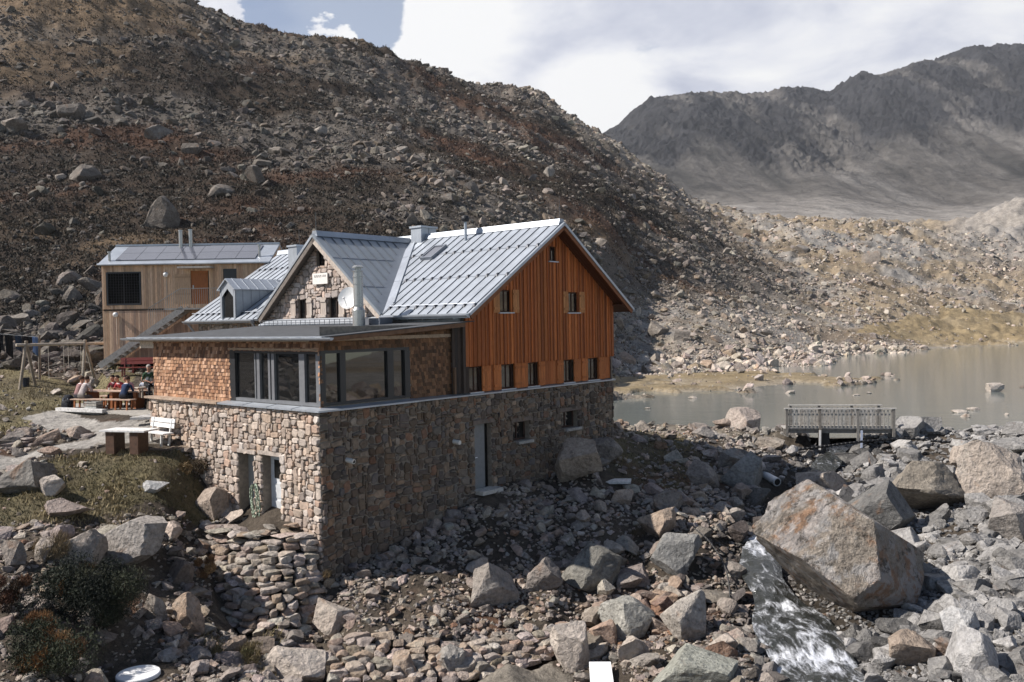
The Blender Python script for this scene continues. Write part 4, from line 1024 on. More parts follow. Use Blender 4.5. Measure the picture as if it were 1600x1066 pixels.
# barge boards and boarded soffit on the timber gable
vg = MB(); WC = (0.22, 0.085, 0.034)
for (a0, z0, a1, z1, n) in ((EA + .02, EZ, RA, RZ, nL), (EAR - .02, EZR, RA, RZ, nR)):
    p, q_ = Vector((a0, YF + .03, z0)), Vector((a1, YF + .03, z1))
    vg.hexa([p - n * .25, q_ - n * .24, q_ - n * .24 + Vector((0, .05, 0)), p - n * .25 + Vector((0, .05, 0)), p - n * .10, q_ - n * .10, q_ - n * .10 + Vector((0, .05, 0)), p - n * .10 + Vector((0, .05, 0))], WC)
    for k in range(4):
        y0 = YF + .09 + k * .15
        vg.hexa([p - n * .16 + Vector((0, y0 - YF - .03, 0)), q_ - n * .16 + Vector((0, y0 - YF - .03, 0)), q_ - n * .16 + Vector((0, y0 - YF + .11, 0)), p - n * .16 + Vector((0, y0 - YF + .11, 0))] +
                [p - n * .125 + Vector((0, y0 - YF - .03, 0)), q_ - n * .125 + Vector((0, y0 - YF - .03, 0)), q_ - n * .125 + Vector((0, y0 - YF + .11, 0)), p - n * .125 + Vector((0, y0 - YF + .11, 0))], vary((0.12, 0.045, 0.02), .15, r_))
# eave soffit on the right
vg.hexa([(14.9, YF + .1, 3.05), (EAR - .05, YF + .1, EZR - .14), (EAR - .05, 17, EZR - .14), (14.9, 17, 3.05), (14.9, YF + .1, 3.10), (EAR - .05, YF + .1, EZR - .11), (EAR - .05, 17, EZR - .11), (14.9, 17, 3.10)], (0.10, 0.04, 0.018))
for z in (2.55,):
    for a in (6.0,): pass
vg.build('barge_board', MAT['board'], hut)

# cross gable
cr = MB()
nA = unit((0, -CS, 1)); nB = unit((0, CS, 1))
HW = 3.96
cr.slab([(CE, CB - HW, CZ - CS * HW), (RA + 1.5, CB - HW, CZ - CS * HW), (RA + 1.5, CB, CZ), (CE, CB, CZ)], nA, 0.10, (0.66, 0.68, 0.69))  # slope turned from the sun, its shade put into a darker tint
cr.slab([(CE, CB, CZ), (RA, CB, CZ), (RA, CB + HW, CZ - CS * HW), (CE, CB + HW, CZ - CS * HW)], nB, 0.10)
def cseam(p, q, n): cr.beam(Vector(p) + n * .022, Vector(q) + n * .022, 0.018, .028, n, (0.30, 0.31, 0.33))  # same dark tint for the shadow lines of these seams
a = CE + .35
while a < RA - .2:
    bv = CB - (CZ - zl(a)) / CS + .32
    if bv < CB - .2: cseam((a, bv, cross_z(bv)), (a, CB, CZ), nA)
    bw = CB + (CZ - zl(a)) / CS - .2
    if bw > CB + .2: cseam((a, CB, CZ), (a, bw, cross_z(bw)), nB)
    a += 0.46
for bz in (6.53, 5.1):
    a1 = valley_a(bz) - .25
    cr.beam((CE, bz, cross_z(bz) + .008), (a1, bz, cross_z(bz) + .008), .035, .022, nA, (0.7, 0.7, 0.72))
cr.hexa([(CE + .12, CB - .18, CZ - .10), (RA - .2, CB - .18, CZ - .10), (RA - .2, CB + .18, CZ - .10), (CE + .12, CB + .18, CZ - .10), (CE + .12, CB - .12, CZ + .12), (RA - .2, CB - .12, CZ + .12), (RA - .2, CB + .12, CZ + .12), (CE + .12, CB + .12, CZ + .12)], (0.8, 0.81, 0.83))
# valley gutter strips, a sheet on each roof
def strip(b0, b1, n, on_main):
    P = []
    for b in (b0, b1):
        a = valley_a(b)
        if on_main: P += [Vector((a - .05, b, zl(a - .05))) + nL * .012, Vector((a + .55, b, zl(a + .55))) + nL * .012]
        else: P += [Vector((a + .05, b, cross_z(b))) + nA * .012, Vector((a, b + .34, cross_z(b + .34))) + nA * .012]
    cr.add([P[0], P[1], P[3], P[2]], [(0, 1, 2, 3)], (1.05, 1.05, 1.07) if on_main else (0.62, 0.63, 0.65))
strip(3.84, 7.2, nL, True); strip(3.84, 7.35, nA, False)
cr.beam(Vector((valley_a(3.84) + .55, 3.84, zl(valley_a(3.84) + .55))) + nL * .03, Vector((valley_a(7.2) + .55, 7.2, zl(valley_a(7.2) + .55))) + nL * .03, .05, .05, nL, (1.1, 1.1, 1.1))
cr.build('cross_gable_roof', MAT['zinc'], hut)
vb = MB()
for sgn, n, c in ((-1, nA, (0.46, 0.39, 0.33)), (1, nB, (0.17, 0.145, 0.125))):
    p, q_ = Vector((CE + .03, CB + sgn * HW, CZ - CS * HW)), Vector((CE + .03, CB, CZ)); w = Vector((.05, 0, 0))
    vb.hexa([p - n * .30, q_ - n * .30, q_ - n * .30 + w, p - n * .30 + w, p - n * .102, q_ - n * .102, q_ - n * .102 + w, p - n * .102 + w], c)
    vb.hexa([p - n * .16 + w, q_ - n * .16 + w, q_ - n * .16 + w * 10, p - n * .16 + w * 10, p - n * .11 + w, q_ - n * .11 + w, q_ - n * .11 + w * 10, p - n * .11 + w * 10], tuple(v * .8 for v in c))
vb.build('cross_gable_verge', MAT['beam_wood'], hut)
# stone gable wall
pl_G = lambda s, t, d: (6.12 - d, s, t)
GWS = [(8.72, 9.42, 2.70, 3.52), (6.68, 7.42, 2.70, 3.52), (7.62, 8.10, 4.80, 5.38)]
gw = MB(); gw.mi = 0
def in_gable(s, t): return t < CZ - CS * abs(CB - s) - 0.22 and holefree(GWS)(s, t)
rubble(gw, 8.0, 3.7, pl_G, in_gable, cell=0.10, seed=21, s0=3.8, t0=2.3, cols=[(0.46, 0.38, 0.33), (0.40, 0.33, 0.285), (0.52, 0.44, 0.385), (0.36, 0.30, 0.26), (0.44, 0.34, 0.28)])
rubble(gw, 5.2, 1.7, pl_G, lambda s, t: t < 2.7, cell=0.10, seed=22, s0=11.8, t0=1.1)
gw.mi = 1
panel(gw, pl_G, CB - 3.9, CB + 3.9, 2.2, 2.9, [(h[0], h[1], h[2], 2.9) for h in GWS[:2]], 0.0)
xs = [CB - 3.9, 6.68, 7.42, 7.62, 8.10, 8.72, 9.42, CB + 3.9]
def gtop(s): return CZ - CS * abs(CB - s) - .15
for s0, s1 in zip(xs[:-1], xs[1:]):
    mid = (s0 + s1) / 2; z0 = 2.9
    for h in GWS[:2]:
        if h[0] < mid < h[1]: z0 = h[3]
    pk = [CB] if s0 < CB < s1 else []
    if GWS[2][0] < mid < GWS[2][1]:
        gw.add([pl_G(s0, z0, 0), pl_G(s1, z0, 0), pl_G(s1, 4.8, 0), pl_G(s0, 4.8, 0)], [(0, 1, 2, 3)]); z0 = 5.38
    P = [pl_G(s0, z0, 0), pl_G(s1, z0, 0), pl_G(s1, max(z0, gtop(s1)), 0)] + [pl_G(k, gtop(k), 0) for k in pk] + [pl_G(s0, max(z0, gtop(s0)), 0)]
    gw.add(P, [tuple(range(len(P)))])
panel(gw, pl_G, 11.6, 17.2, 0.0, 2.72, [], 0)
for h in GWS:
    for b in ((h[0] - .02, h[0]), (h[1], h[1] + .02)): gw.box((6.12, b[0], h[2]), (6.5, b[1], h[3]))
    gw.box((6.12, h[0], h[3]), (6.5, h[1], h[3] + .02))
gw.build('stone_gable', [MAT['masonry'], MAT['mortar']], hut)
dk = MB(); dk.box((6.45, 3.9, 2.5), (6.5, 11.6, 5.6)) if False else None
for h in GWS:
    f = MB(); s0, s1, z0, z1 = h; c = (0.035, 0.02, 0.014)
    for b in ((s0, s0 + .05, z0, z1), (s1 - .05, s1, z0, z1), (s0 + .05, s1 - .05, z1 - .05, z1), (s0 + .05, s1 - .05, z0, z0 + .05), ((s0 + s1) / 2 - .02, (s0 + s1) / 2 + .02, z0 + .05, z1 - .05)):
        f.box((6.22, b[0], b[2]), (6.27, b[1], b[3]), c)
    o = f.build('window', MAT['beam_wood'], hut)
    g = MB(); g.box((6.245, s0 + .05, z0 + .05), (6.255, s1 - .05, z1 - .05)); g.build('pane', MAT['glass'], o)
    if z0 < 3:
        for q0, q1 in ((s0 - .36, s0 - .02), (s1 + .02, s1 + .36)):
            m = MB()
            for i in range(3): m.box((6.00, q0 + .113 * i + .003, z0 - .02), (6.03, q0 + .113 * i + .110, z1 + .02), vary((0.42, 0.36, 0.31), .12, r_))
            for zb in (z0 + .06, z1 - .16): m.box((5.97, q0 + .01, zb), (5.999, q1 - .01, zb + .09), (0.44, 0.38, 0.33))
            m.build('shutter', MAT['board'], hut)
        s = MB(); s.box((5.96, s0 - .04, z0 - .05), (6.2, s1 + .04, z0 - .004), (0.5, 0.47, 0.44)); s.build('sill', MAT['masonry'], o)
# weathered plaque with faded lettering, too worn to read
pq = MB(); pq.mi = 0; pq.box((5.97, 7.28, 4.07), (6.02, 8.22, 4.50), (0.75, 0.71, 0.66)); pq.mi = 1
x = 8.12
for k in range(11):
    w = r_.uniform(.03, .065)
    if k == 7: x -= .05
    pq.box((5.966, x - w, 4.335), (5.9695, x - w * .55, 4.42), (0.06, 0.055, 0.05)); pq.box((5.966, x - w, 4.335 if k % 2 else 4.40), (5.9695, x, 4.355 if k % 2 else 4.42), (0.06, 0.055, 0.05)); x -= w + .02
pq.build('plaque', [MAT['plain'], MAT['plain']], hut)
# metal apron with its snow rail in front of the stone gable
ap = MB()
ap.slab([(5.45, 3.9, 2.50), (6.0, 3.9, 2.72), (6.0, 11.3, 2.72), (5.45, 11.3, 2.50)], unit((-.37, 0, 1)), .04, (1.25, 1.25, 1.25))
for z in (2.56, 2.66): ap.tube((5.38, 4.3, z), (5.38, 11.0, z), .012, n=5, col=(0.25, 0.26, 0.28))
for k in range(23): ap.tube((5.38, 4.3 + .305 * k, 2.44), (5.38, 4.3 + .305 * k, 2.67), .012, n=5, col=(0.25, 0.26, 0.28))
ap.box((4.9, 3.0, 2.42), (5.5, 4.1, 2.66), (0.5, 0.5, 0.52))
ap.build('apron_flashing', MAT['zinc'], hut)

# dormer
dm = empty('dormer'); dm.parent = hut
d = MB(); y0, y1, yc = 13.42, 14.62, 14.02
d.box((5.72, y1 - .14, 2.70), (5.80, y1, 4.10)); d.box((5.72, y0, 2.70), (5.80, y0 + .14, 4.10))
d.add([(5.72, y0 + .14, 3.75), (5.72, yc, 4.12), (5.72, y1 - .14, 3.75), (5.72, y1, 4.10), (5.72, yc, 4.54), (5.72, y0, 4.10)], [(0, 1, 4, 5), (1, 2, 3, 4)])
d.add([(5.72, y0, 2.7), (8.2, y0, 2.7), (8.2, y0, 4.10), (5.72, y0, 4.10)], [(0, 1, 2, 3)], (0.72, 0.74, 0.75)); d.add([(5.72, y1, 2.7), (8.2, y1, 2.7), (8.2, y1, 4.10), (5.72, y1, 4.10)], [(0, 1, 2, 3)])
for k in range(5): d.box((6.1 + .42 * k, y0 - .012, 2.7), (6.13 + .42 * k, y0 - .001, 4.1), (0.6, 0.6, 0.62))
for s, yy in ((-1, y0 - .10), (1, y1 + .10)):
    n = unit((0, s * .68, 1)); P = [(5.62, yc, 4.58), (9.0, yc, 4.58), (9.0, yy, 4.08), (5.62, yy, 4.08)]
    d.slab(P, n, .05)
    for k in range(7): d.beam(Vector((5.95 + .45 * k, yc, 4.58)) + n * .012, Vector((5.95 + .45 * k, yy, 4.08)) + n * .012, .025, .028, n, (0.7, 0.7, 0.72))
d.build('dormer_shell', MAT['zinc'], dm)
d = MB(); d.box((5.80, y0 + .14, 2.70), (5.9, y1 - .14, 4.2), (0.01, 0.009, 0.008)); d.build('dormer_window', MAT['glass'], dm)

# chimneys, pipes, dish, rods
def chimney(a0, a1, b0, b1, z0, z1):
    m = MB(); m.box((a0, b0, z0), (a1, b1, z1 - .08)); m.box((a0 - .05, b0 - .05, z1 - .08), (a1 + .05, b1 + .05, z1), (1.1, 1.1, 1.1))
    m.box((a0 + (a1 - a0) * .5 - .012, b0 - .012, z0), (a0 + (a1 - a0) * .5 + .012, b0 - .001, z1 - .09), (0.6, 0.6, 0.6))
    m.build('chimney', MAT['zinc'], hut)
chimney(10.55, 11.45, 6.75, 7.38, 5.6, 6.62)
chimney(8.50, 9.55, 12.75, 13.40, 4.3, 6.12)
st = MB(); SX, SY = 4.5, 3.63
st.lathe([(0.22, 2.36), (0.22, 2.95), (0.18, 3.03), (0.17, 3.05), (0.17, 3.12), (0.185, 3.12), (0.185, 3.16), (0.17, 3.16), (0.17, 3.86), (0.185, 3.86), (0.185, 3.90), (0.17, 3.90), (0.17, 4.10), (0.19, 4.10), (0.19, 4.14), (0.17, 4.14), (0.17, 4.26)], (SX, SY, 0), 20)
st.lathe([(0.16, 4.26), (0.16, 4.30), (0.19, 4.30), (0.19, 4.33), (0.11, 4.34), (0.11, 4.42), (0.20, 4.43), (0.20, 4.47), (0.12, 4.52)], (SX, SY, 0), 20)
st.build('stovepipe', MAT['steel'], hut, smooth=False)
ds = MB()
dc, dn = Vector((5.55, 5.45, 3.42)), unit((-0.85, -0.42, 0.28))
ux = dn.cross(Vector((0, 0, 1))).normalized(); uy = ux.cross(dn)
R_ = 0.40; rings = []; vs = []; fs = []
for j in range(6):
    r = R_ * j / 5
    for i in range(24):
        t = 2 * math.pi * i / 24; vs.append(dc + ux * (r * math.cos(t)) + uy * (r * 1.06 * math.sin(t)) + dn * (0.10 * (j / 5) ** 2))
for j in range(5):
    for i in range(24): fs.append((j * 24 + i, j * 24 + (i + 1) % 24, (j + 1) * 24 + (i + 1) % 24, (j + 1) * 24 + i))
ds.add(vs, fs)
ds.tube(dc - dn * .02, (6.05, 5.5, 3.30), .025, n=6); ds.tube(dc - uy * R_, dc + dn * .42 - uy * .12, .014, n=5); ds.tube(dc + dn * .40 - uy * .12, dc + dn * .48 - uy * .12, .035, n=8)
ds.build('satellite_dish', MAT['dish_white'], hut, smooth=True)
vp = MB(); va, vy = 10.35, 3.95
vp.tube((va, vy, zl(va) - .05), (va, vy, zl(va) + .75), .06, n=12); vp.build('vent_pipe', MAT['zinc'], hut)
vp = MB(); vp.lathe([(0.07, 0), (0.15, 0.03), (0.17, .12), (0.15, .22), (0.06, .27)], (va, vy, zl(va) + .74), 14, (0.02, 0.02, 0.022)); vp.build('vent_cowl', MAT['dark_plastic'], hut, smooth=True)
sk = MB(); s0a, s1a, s0b, s1b = 9.12, 9.98, 4.62, 5.30
def onr(a, b, h): return Vector((a, b, zl(a))) + nL * h
for (a0, a1, b0, b1) in ((s0a, s1a, s0b, s0b + .07), (s0a, s1a, s1b - .07, s1b), (s0a, s0a + .07, s0b + .07, s1b - .07), (s1a - .07, s1a, s0b + .07, s1b - .07)):
    sk.hexa([onr(a0, b0, .0), onr(a1, b0, .0), onr(a1, b1, .0), onr(a0, b1, .0), onr(a0, b0, .13), onr(a1, b0, .13), onr(a1, b1, .13), onr(a0, b1, .13)], (0.55, 0.55, 0.57))
so = sk.build('skylight', MAT['zinc'], hut)
g = MB(); g.add([onr(s0a + .07, s0b + .07, .10), onr(s1a - .07, s0b + .07, .10), onr(s1a - .07, s1b - .07, .10), onr(s0a + .07, s1b - .07, .10)], [(0, 1, 2, 3)]); g.build('pane', MAT['solar'], so)
for (x, y, z, h) in ((RA, YF + .25, RZ, 1.0), (CE + .2, CB, CZ, 0.85), (8.9, 13.1, 6.1, 0.75)):
    m = MB(); m.tube((x, y, z), (x, y, z + h), .012, .007, n=5, col=(0.3, 0.3, 0.3)); m.build('lightning_rod', MAT['steel'], hut)
# ------------------------------------------------------------------ timber annex house behind
p0 = at(163, 568, 44.0)
TH = empty('timber_house', (p0.x, p0.y, p0.z - 0.05), math.radians(1.5))
tag(TH, 'two storey house clad in pale vertical boards with solar roof and outside stair', 'house')
r_ = random.Random(31)
HWID, Z1, Z2, DEP = 8.35, 2.72, 5.05, 4.2
PB = [(0.58, 0.385, 0.245), (0.50, 0.325, 0.205), (0.64, 0.435, 0.285), (0.45, 0.285, 0.18), (0.60, 0.41, 0.265)]
PB2 = [(0.47, 0.315, 0.215), (0.42, 0.275, 0.19), (0.52, 0.355, 0.245), (0.36, 0.24, 0.17)]
TW = [(0.22, 1.92, 2.95, 4.62), (4.42, 5.25, 2.95, 4.62), (6.05, 6.7, 3.9, 4.7)]
core = MB(); core.box((0.03, 0.06, 0), (HWID - .03, DEP, Z2)); core.add([(HWID - .02, 0.05, Z2), (HWID - .02, DEP, Z2), (HWID - .02, DEP / 2, Z2 + 1.0)], [(0, 1, 2)], (0.4, 0.27, 0.17))
core.build('house_wall', MAT['dark_room'], TH)
cl_ = MB(); x = 0.0
while x < HWID - .01:
    w = r_.uniform(.09, .13); b = min(x + w, HWID)
    c = vary(r_.choice(PB), .16, r_); z = Z1 + .04
    hs = [h for h in TW if h[0] < (x + b) / 2 < h[1]]
    for h in hs: cl_.box((x, 0, z), (b - .008, .05, h[2]), c); z = h[3]
    cl_.box((x, 0, z), (b - .008, .05, Z2 - .02), c)
    cl_.box((x, 0.005, 0.0), (b - .008, .05, Z1 - .05), vary(r_.choice(PB2 if x > .4 else PB), .16, r_)); x = b
cl_.box((0, -.012, Z1 - .02), (HWID, .03, Z1 + .02), (0.07, 0.05, 0.035))
y = 0.05
while y < DEP:
    b = min(y + .13, DEP); zt = Z2 + 1.0 - abs(y + .06 - DEP / 2) * .48
    cl_.box((HWID - .02, y, 0), (HWID + .03, b - .008, zt), vary(r_.choice(PB), .15, r_)); cl_.box((-.03, y, 0), (.02, b - .008, zt), vary(r_.choice(PB), .15, r_)); y = b
cl_.build('board_cladding', MAT['board'], TH)
def th_roof():
    m = MB(); n1 = unit((0, -.48, 1)); n2 = unit((0, .48, 1)); ov = .12; yc = DEP / 2
    e0 = (Z2 + 1.0) - (yc + .18) * .48 + .06; top = Z2 + 1.06
    m.slab([(-ov, -.18, e0), (HWID + .05, -.18, e0), (HWID + .05, yc, top), (-ov, yc, top)], n1, .09)
    m.slab([(-ov, yc, top), (HWID + .05, yc, top), (HWID + .05, DEP + .18, e0), (-ov, DEP + .18, e0)], n2, .09)
    m.box((-ov, yc - .10, top - .02), (HWID + .05, yc + .10, top + .07), (0.8, 0.82, 0.84))
    m.tube((-ov, -.23, e0 - .03), (HWID + .05, -.23, e0 - .03), .06, n=10)
    m.build('metal_roof', MAT['zinc'], TH)
    def on(x, y, h): return Vector((x, y, top - (yc - y) * .48)) + n1 * h
    for row in range(2):
        for k in range(7):
            x0 = .62 + k * 1.0 + .0 * row; ya = .18 + row * .86
            if row == 1 and k == 6: pass
            g = MB(); P = [on(x0, ya, .05), on(x0 + .98, ya, .05), on(x0 + .98, ya + .84, .05), on(x0, ya + .84, .05)]
            g.slab(P, n1, .03); g.build('solar_panel', MAT['solar'], TH)
    m = MB()
    for (x, y, h) in ((3.35, 1.75, .86), (3.85, 1.78, .88)): m = MB(); m.tube(on(x, y, -.05), on(x, y, 0) + Vector((0, 0, h)), .10, n=12); m.tube(on(x, y, 0) + Vector((0, 0, h)), on(x, y, 0) + Vector((0, 0, h + .06)), .115, n=12); m.build('flue_pipe', MAT['steel'], TH)
    for (x, y, h) in ((.32, .18, .42), (7.75, .45, .55)):
        m = MB(); m.tube(on(x, y, -.05), on(x, y, 0) + Vector((0, 0, h)), .06, n=10); m.tube(on(x, y, 0) + Vector((0, 0, h)), on(x, y, 0) + Vector((0, 0, h + .06)), .10, n=10); m.build('roof_vent', MAT['steel'], TH)
th_roof()
bw = MB(); s0, s1, z0, z1 = TW[0]
for b in ((s0, s0 + .07, z0, z1), (s1 - .07, s1, z0, z1), (s0 + .07, s1 - .07, z1 - .07, z1), (s0 + .07, s1 - .07, z0, z0 + .09)): bw.box((b[0], -.03, b[2]), (b[1], .06, b[3]))
wo = bw.build('window', MAT['anthracite'], TH)
g = MB(); g.box((s0 + .07, .03, z0 + .09), (s1 - .07, .04, z1 - .07)); g.build('pane', MAT['dark_room'], wo)
g = MB()
for k in range(1, 12): g.box((s0 + .07 + k * .13, .005, z0 + .09), (s0 + .078 + k * .13, .012, z1 - .07), (0.035, 0.035, 0.035))
for k in range(1, 11): g.box((s0 + .07, .004, z0 + .09 + k * .135), (s1 - .07, .011, z0 + .097 + k * .135), (0.035, 0.035, 0.035))
g.box(((s0 + s1) / 2 - .02, .0, z0 + .09), ((s0 + s1) / 2 + .02, .02, z1 - .07), (0.03, 0.03, 0.03))
g.build('safety_grille', MAT['plain'], wo)
bw = MB(); s0, s1, z0, z1 = TW[2]; bw.box((s0, .0, z0), (s1, .05, z1)); bw.box((s0 - .04, -.03, z0 - .04), (s1 + .04, 0, z0)); bw.build('window', MAT['anthracite'], TH)
dd = MB(); dd.box((4.42, .03, 2.95), (5.25, .06, 4.62), (0.36, 0.135, 0.045)); dd.box((4.47, .022, 3.05), (5.20, .03, 4.5), (0.32, 0.115, 0.04)); dr = dd.build('door', MAT['board'], TH)
h = MB(); h.box((4.50, -.02, 3.7), (4.56, .02, 3.9)); h.build('handle', MAT['steel'], dr)
dd = MB(); dd.box((3.62, -.02, 2.95), (4.40, .0, 4.46), (0.48, 0.32, 0.20))
for z in (3.45, 4.3): dd.box((3.62, -.03, z), (4.40, -.021, z + .03), (0.32, 0.2, 0.12))
dd.build('sliding_panel', MAT['board'], TH)
dd = MB(); dd.box((4.0, -.75, 4.72), (5.6, .0, 4.80), (0.42, 0.38, 0.33)); dd.build('door_canopy', MAT['beam_wood'], TH)
for (x, z) in ((3.22, 4.45), (.68, 2.48)):
    m = MB(); m.lathe([(0.02, -.13), (.09, -.11), (.13, -.02), (.13, .04), (.08, .11), (.02, .13)], (x, -.14, z), 14); m.tube((x, -.14, z), (x, .02, z), .05, n=8)
    m.build('wall_lamp', MAT['lamp_white'], TH, smooth=True)
    m = MB(); m.tube((x, -.02, z - .1), (x, -.02, max(z - 1.5, 2.8 if z > 3 else .2)), .018, n=6, col=(0.5, 0.42, 0.33)); m.build('conduit', MAT['plain'], TH)
# outside stair with its landing and railing
sr = MB()
a0, a1 = Vector((.15, -.85, -.05)), Vector((4.3, -.85, 2.72))
dr_ = (a1 - a0).normalized(); upn = Vector((-dr_.z, 0, dr_.x))
for yy in (-.92, -.06): sr.beam(a0 + Vector((0, yy + .85, 0)), a1 + Vector((0, yy + .85, 0)), .06, .30, upn, (0.33, 0.315, 0.29))
for k in range(15):
    p = a0 + (a1 - a0) * ((k + .5) / 15); sr.box((p.x - .14, -.90, p.z + .02), (p.x + .14, -.08, p.z + .06), (0.30, 0.285, 0.265))
sr.box((3.4, -.95, 2.66), (6.0, -.02, 2.74), (0.33, 0.31, 0.28))
sr.build('outside_stair', MAT['beam_wood'], TH)
rl = MB()
for k in range(33): x = 2.6 + k * .105; zb = min(2.74, a0.z + (x - a0.x) * (a1.z - a0.z) / (a1.x - a0.x) + .2); rl.box((x, -.93, zb), (x + .014, -.915, zb + .95), (0.35, 0.33, 0.30))
rl.beam((4.2, -.92, 3.70), (6.0, -.92, 3.70), .04, .03, col=(0.3, 0.28, 0.25)); rl.beam((2.6, -.92, 2.75), (4.2, -.92, 3.70), .04, .03, col=(0.3, 0.28, 0.25))
rl.build('stair_railing', MAT['plain'], TH)
# red benches and a low dry wall by the stair
def bench(name, c, rz, L, col, label, cat='bench', group=None, mat='paint', back=True, legs=2, legcol=None, h=.45):
    o = empty(name, c, rz); tag(o, label, cat, group); rr = random.Random(int(abs(c[0]) * 100))
    m = MB()
    for k in range(3): m.box((-L / 2, -.2 + k * .135, h - .04), (L / 2, -.2 + k * .135 + .125, h), vary(col, .08, rr))
    m.build('seat', MAT[mat], o)
    if back:
        m = MB()
        for k in range(2): m.hexa([(-L / 2, .20 + .03 * k, h + .14 + .17 * k), (L / 2, .20 + .03 * k, h + .14 + .17 * k), (L / 2, .235 + .03 * k, h + .14 + .17 * k), (-L / 2, .235 + .03 * k, h + .14 + .17 * k), (-L / 2, .225 + .03 * k, h + .28 + .17 * k), (L / 2, .225 + .03 * k, h + .28 + .17 * k), (L / 2, .26 + .03 * k, h + .28 + .17 * k), (-L / 2, .26 + .03 * k, h + .28 + .17 * k)], vary(col, .08, rr))
        m.build('backrest', MAT[mat], o)
    for k in range(legs):
        x = -L / 2 + .2 + k * (L - .4) / max(1, legs - 1); m = MB(); lc = legcol or tuple(v * .8 for v in col)
        m.beam((x, -.16, 0), (x, -.14, h - .04), .06, .06, (1, 0, 0), lc); m.beam((x, .12, 0), (x, .16, h - .04), .06, .06, (1, 0, 0), lc)
        if back: m.beam((x, .16, h - .04), (x, .27, h + .45), .05, .05, (1, 0, 0), lc)
        m.build('leg', MAT[mat], o)
    return o
def gp(px, py, d, dz=0.0):
    p = at(px, py, d); return Vector((p.x, p.y, gz_fast(p.x, p.y)[0] + dz))
RED = (0.21, 0.045, 0.032)
q_ = at(225, 592, 42.0); bz = gz_fast(q_.x, q_.y)[0]
bench('red_bench', (q_.x, q_.y, bz), math.radians(4), 2.3, RED, 'dark red bench under the stair behind the seated man in green')
BENCHP = q_.copy()
tb = empty('red_table', (q_.x + .1, q_.y + .95, bz), math.radians(4)); tag(tb, 'dark red table against the boarded wall behind the red bench', 'table')
m = MB(); m.box((-1.15, -.35, .72), (1.15, .35, .76), RED); m.build('table_top', MAT['paint'], tb)
for x in (-.9, .9): m = MB(); m.box((x - .04, -.3, 0), (x + .04, .3, .72), RED); m.build('leg', MAT['paint'], tb)

# ------------------------------------------------------------------ swing frame, clothes line, bin
SWD = 42.5
A1, B1 = gp(29, 607, 41.5), gp(57, 601, 43.0)
A2, B2 = gp(127, 592, 43.5), gp(150, 586, 45.0)
T1, T2 = at(41, 539, 42.2), at(133, 537, 44.2)
sw = empty('swing_frame', ((A1 + B2) / 2)); tag(sw, 'weathered round timber swing frame on the meadow', 'swing'); o0 = sw.location.copy()
WOOD = (0.30, 0.255, 0.20)
def part_tube(name, p, q, r, col, mat='beam_wood', parent=sw, o=None, r1=None):
    m = MB(); oo = o0 if o is None else o; m.tube(Vector(p) - oo, Vector(q) - oo, r, r1 or r, 9, col); return m.build(name, MAT[mat], parent)
up_ = Vector((0, 0, .12))
for p, t in ((A1, T1), (B1, T1), (A2, T2), (B2, T2)): part_tube('leg', p - Vector((0, 0, .3)), t + up_ + (t - p) * .03, .075, vary(WOOD, .2))
dv = (T2 - T1).normalized(); part_tube('beam', T1 - dv * .45, T2 + dv * 1.0, .075, (0.42, 0.36, 0.29))
for f in (.30, .32): pass
for f, ln in ((.36, 1.65), (.62, 1.65), (.70, 1.2), (.92, 1.2)):
    b = T1 + (T2 - T1) * f; part_tube('rope', b, b - Vector((0, 0, ln)), .012, (0.55, 0.5, 0.42))
m = MB(); b1 = T1 + (T2 - T1) * .36 - Vector((0, 0, 1.65)); b2 = T1 + (T2 - T1) * .62 - Vector((0, 0, 1.65)); m.beam(b1 - o0, b2 - o0, .22, .03, col=(0.35, 0.28, 0.2)); m.build('seat', MAT['beam_wood'], sw)
# bucket
b = gp(40.5, 603, 42.3); bk = MB(); bk.lathe([(0.13, 0), (0.17, .42), (0.18, .42), (0.18, .45), (.15, .45), (.12, .05)], (0, 0, 0), 14, (0.018, 0.022, 0.035))
BUCKP = b.copy()
tag(bk.build('bucket', MAT['dark_plastic'], loc=b), 'dark blue bucket behind the left leg of the swing frame', 'bucket')
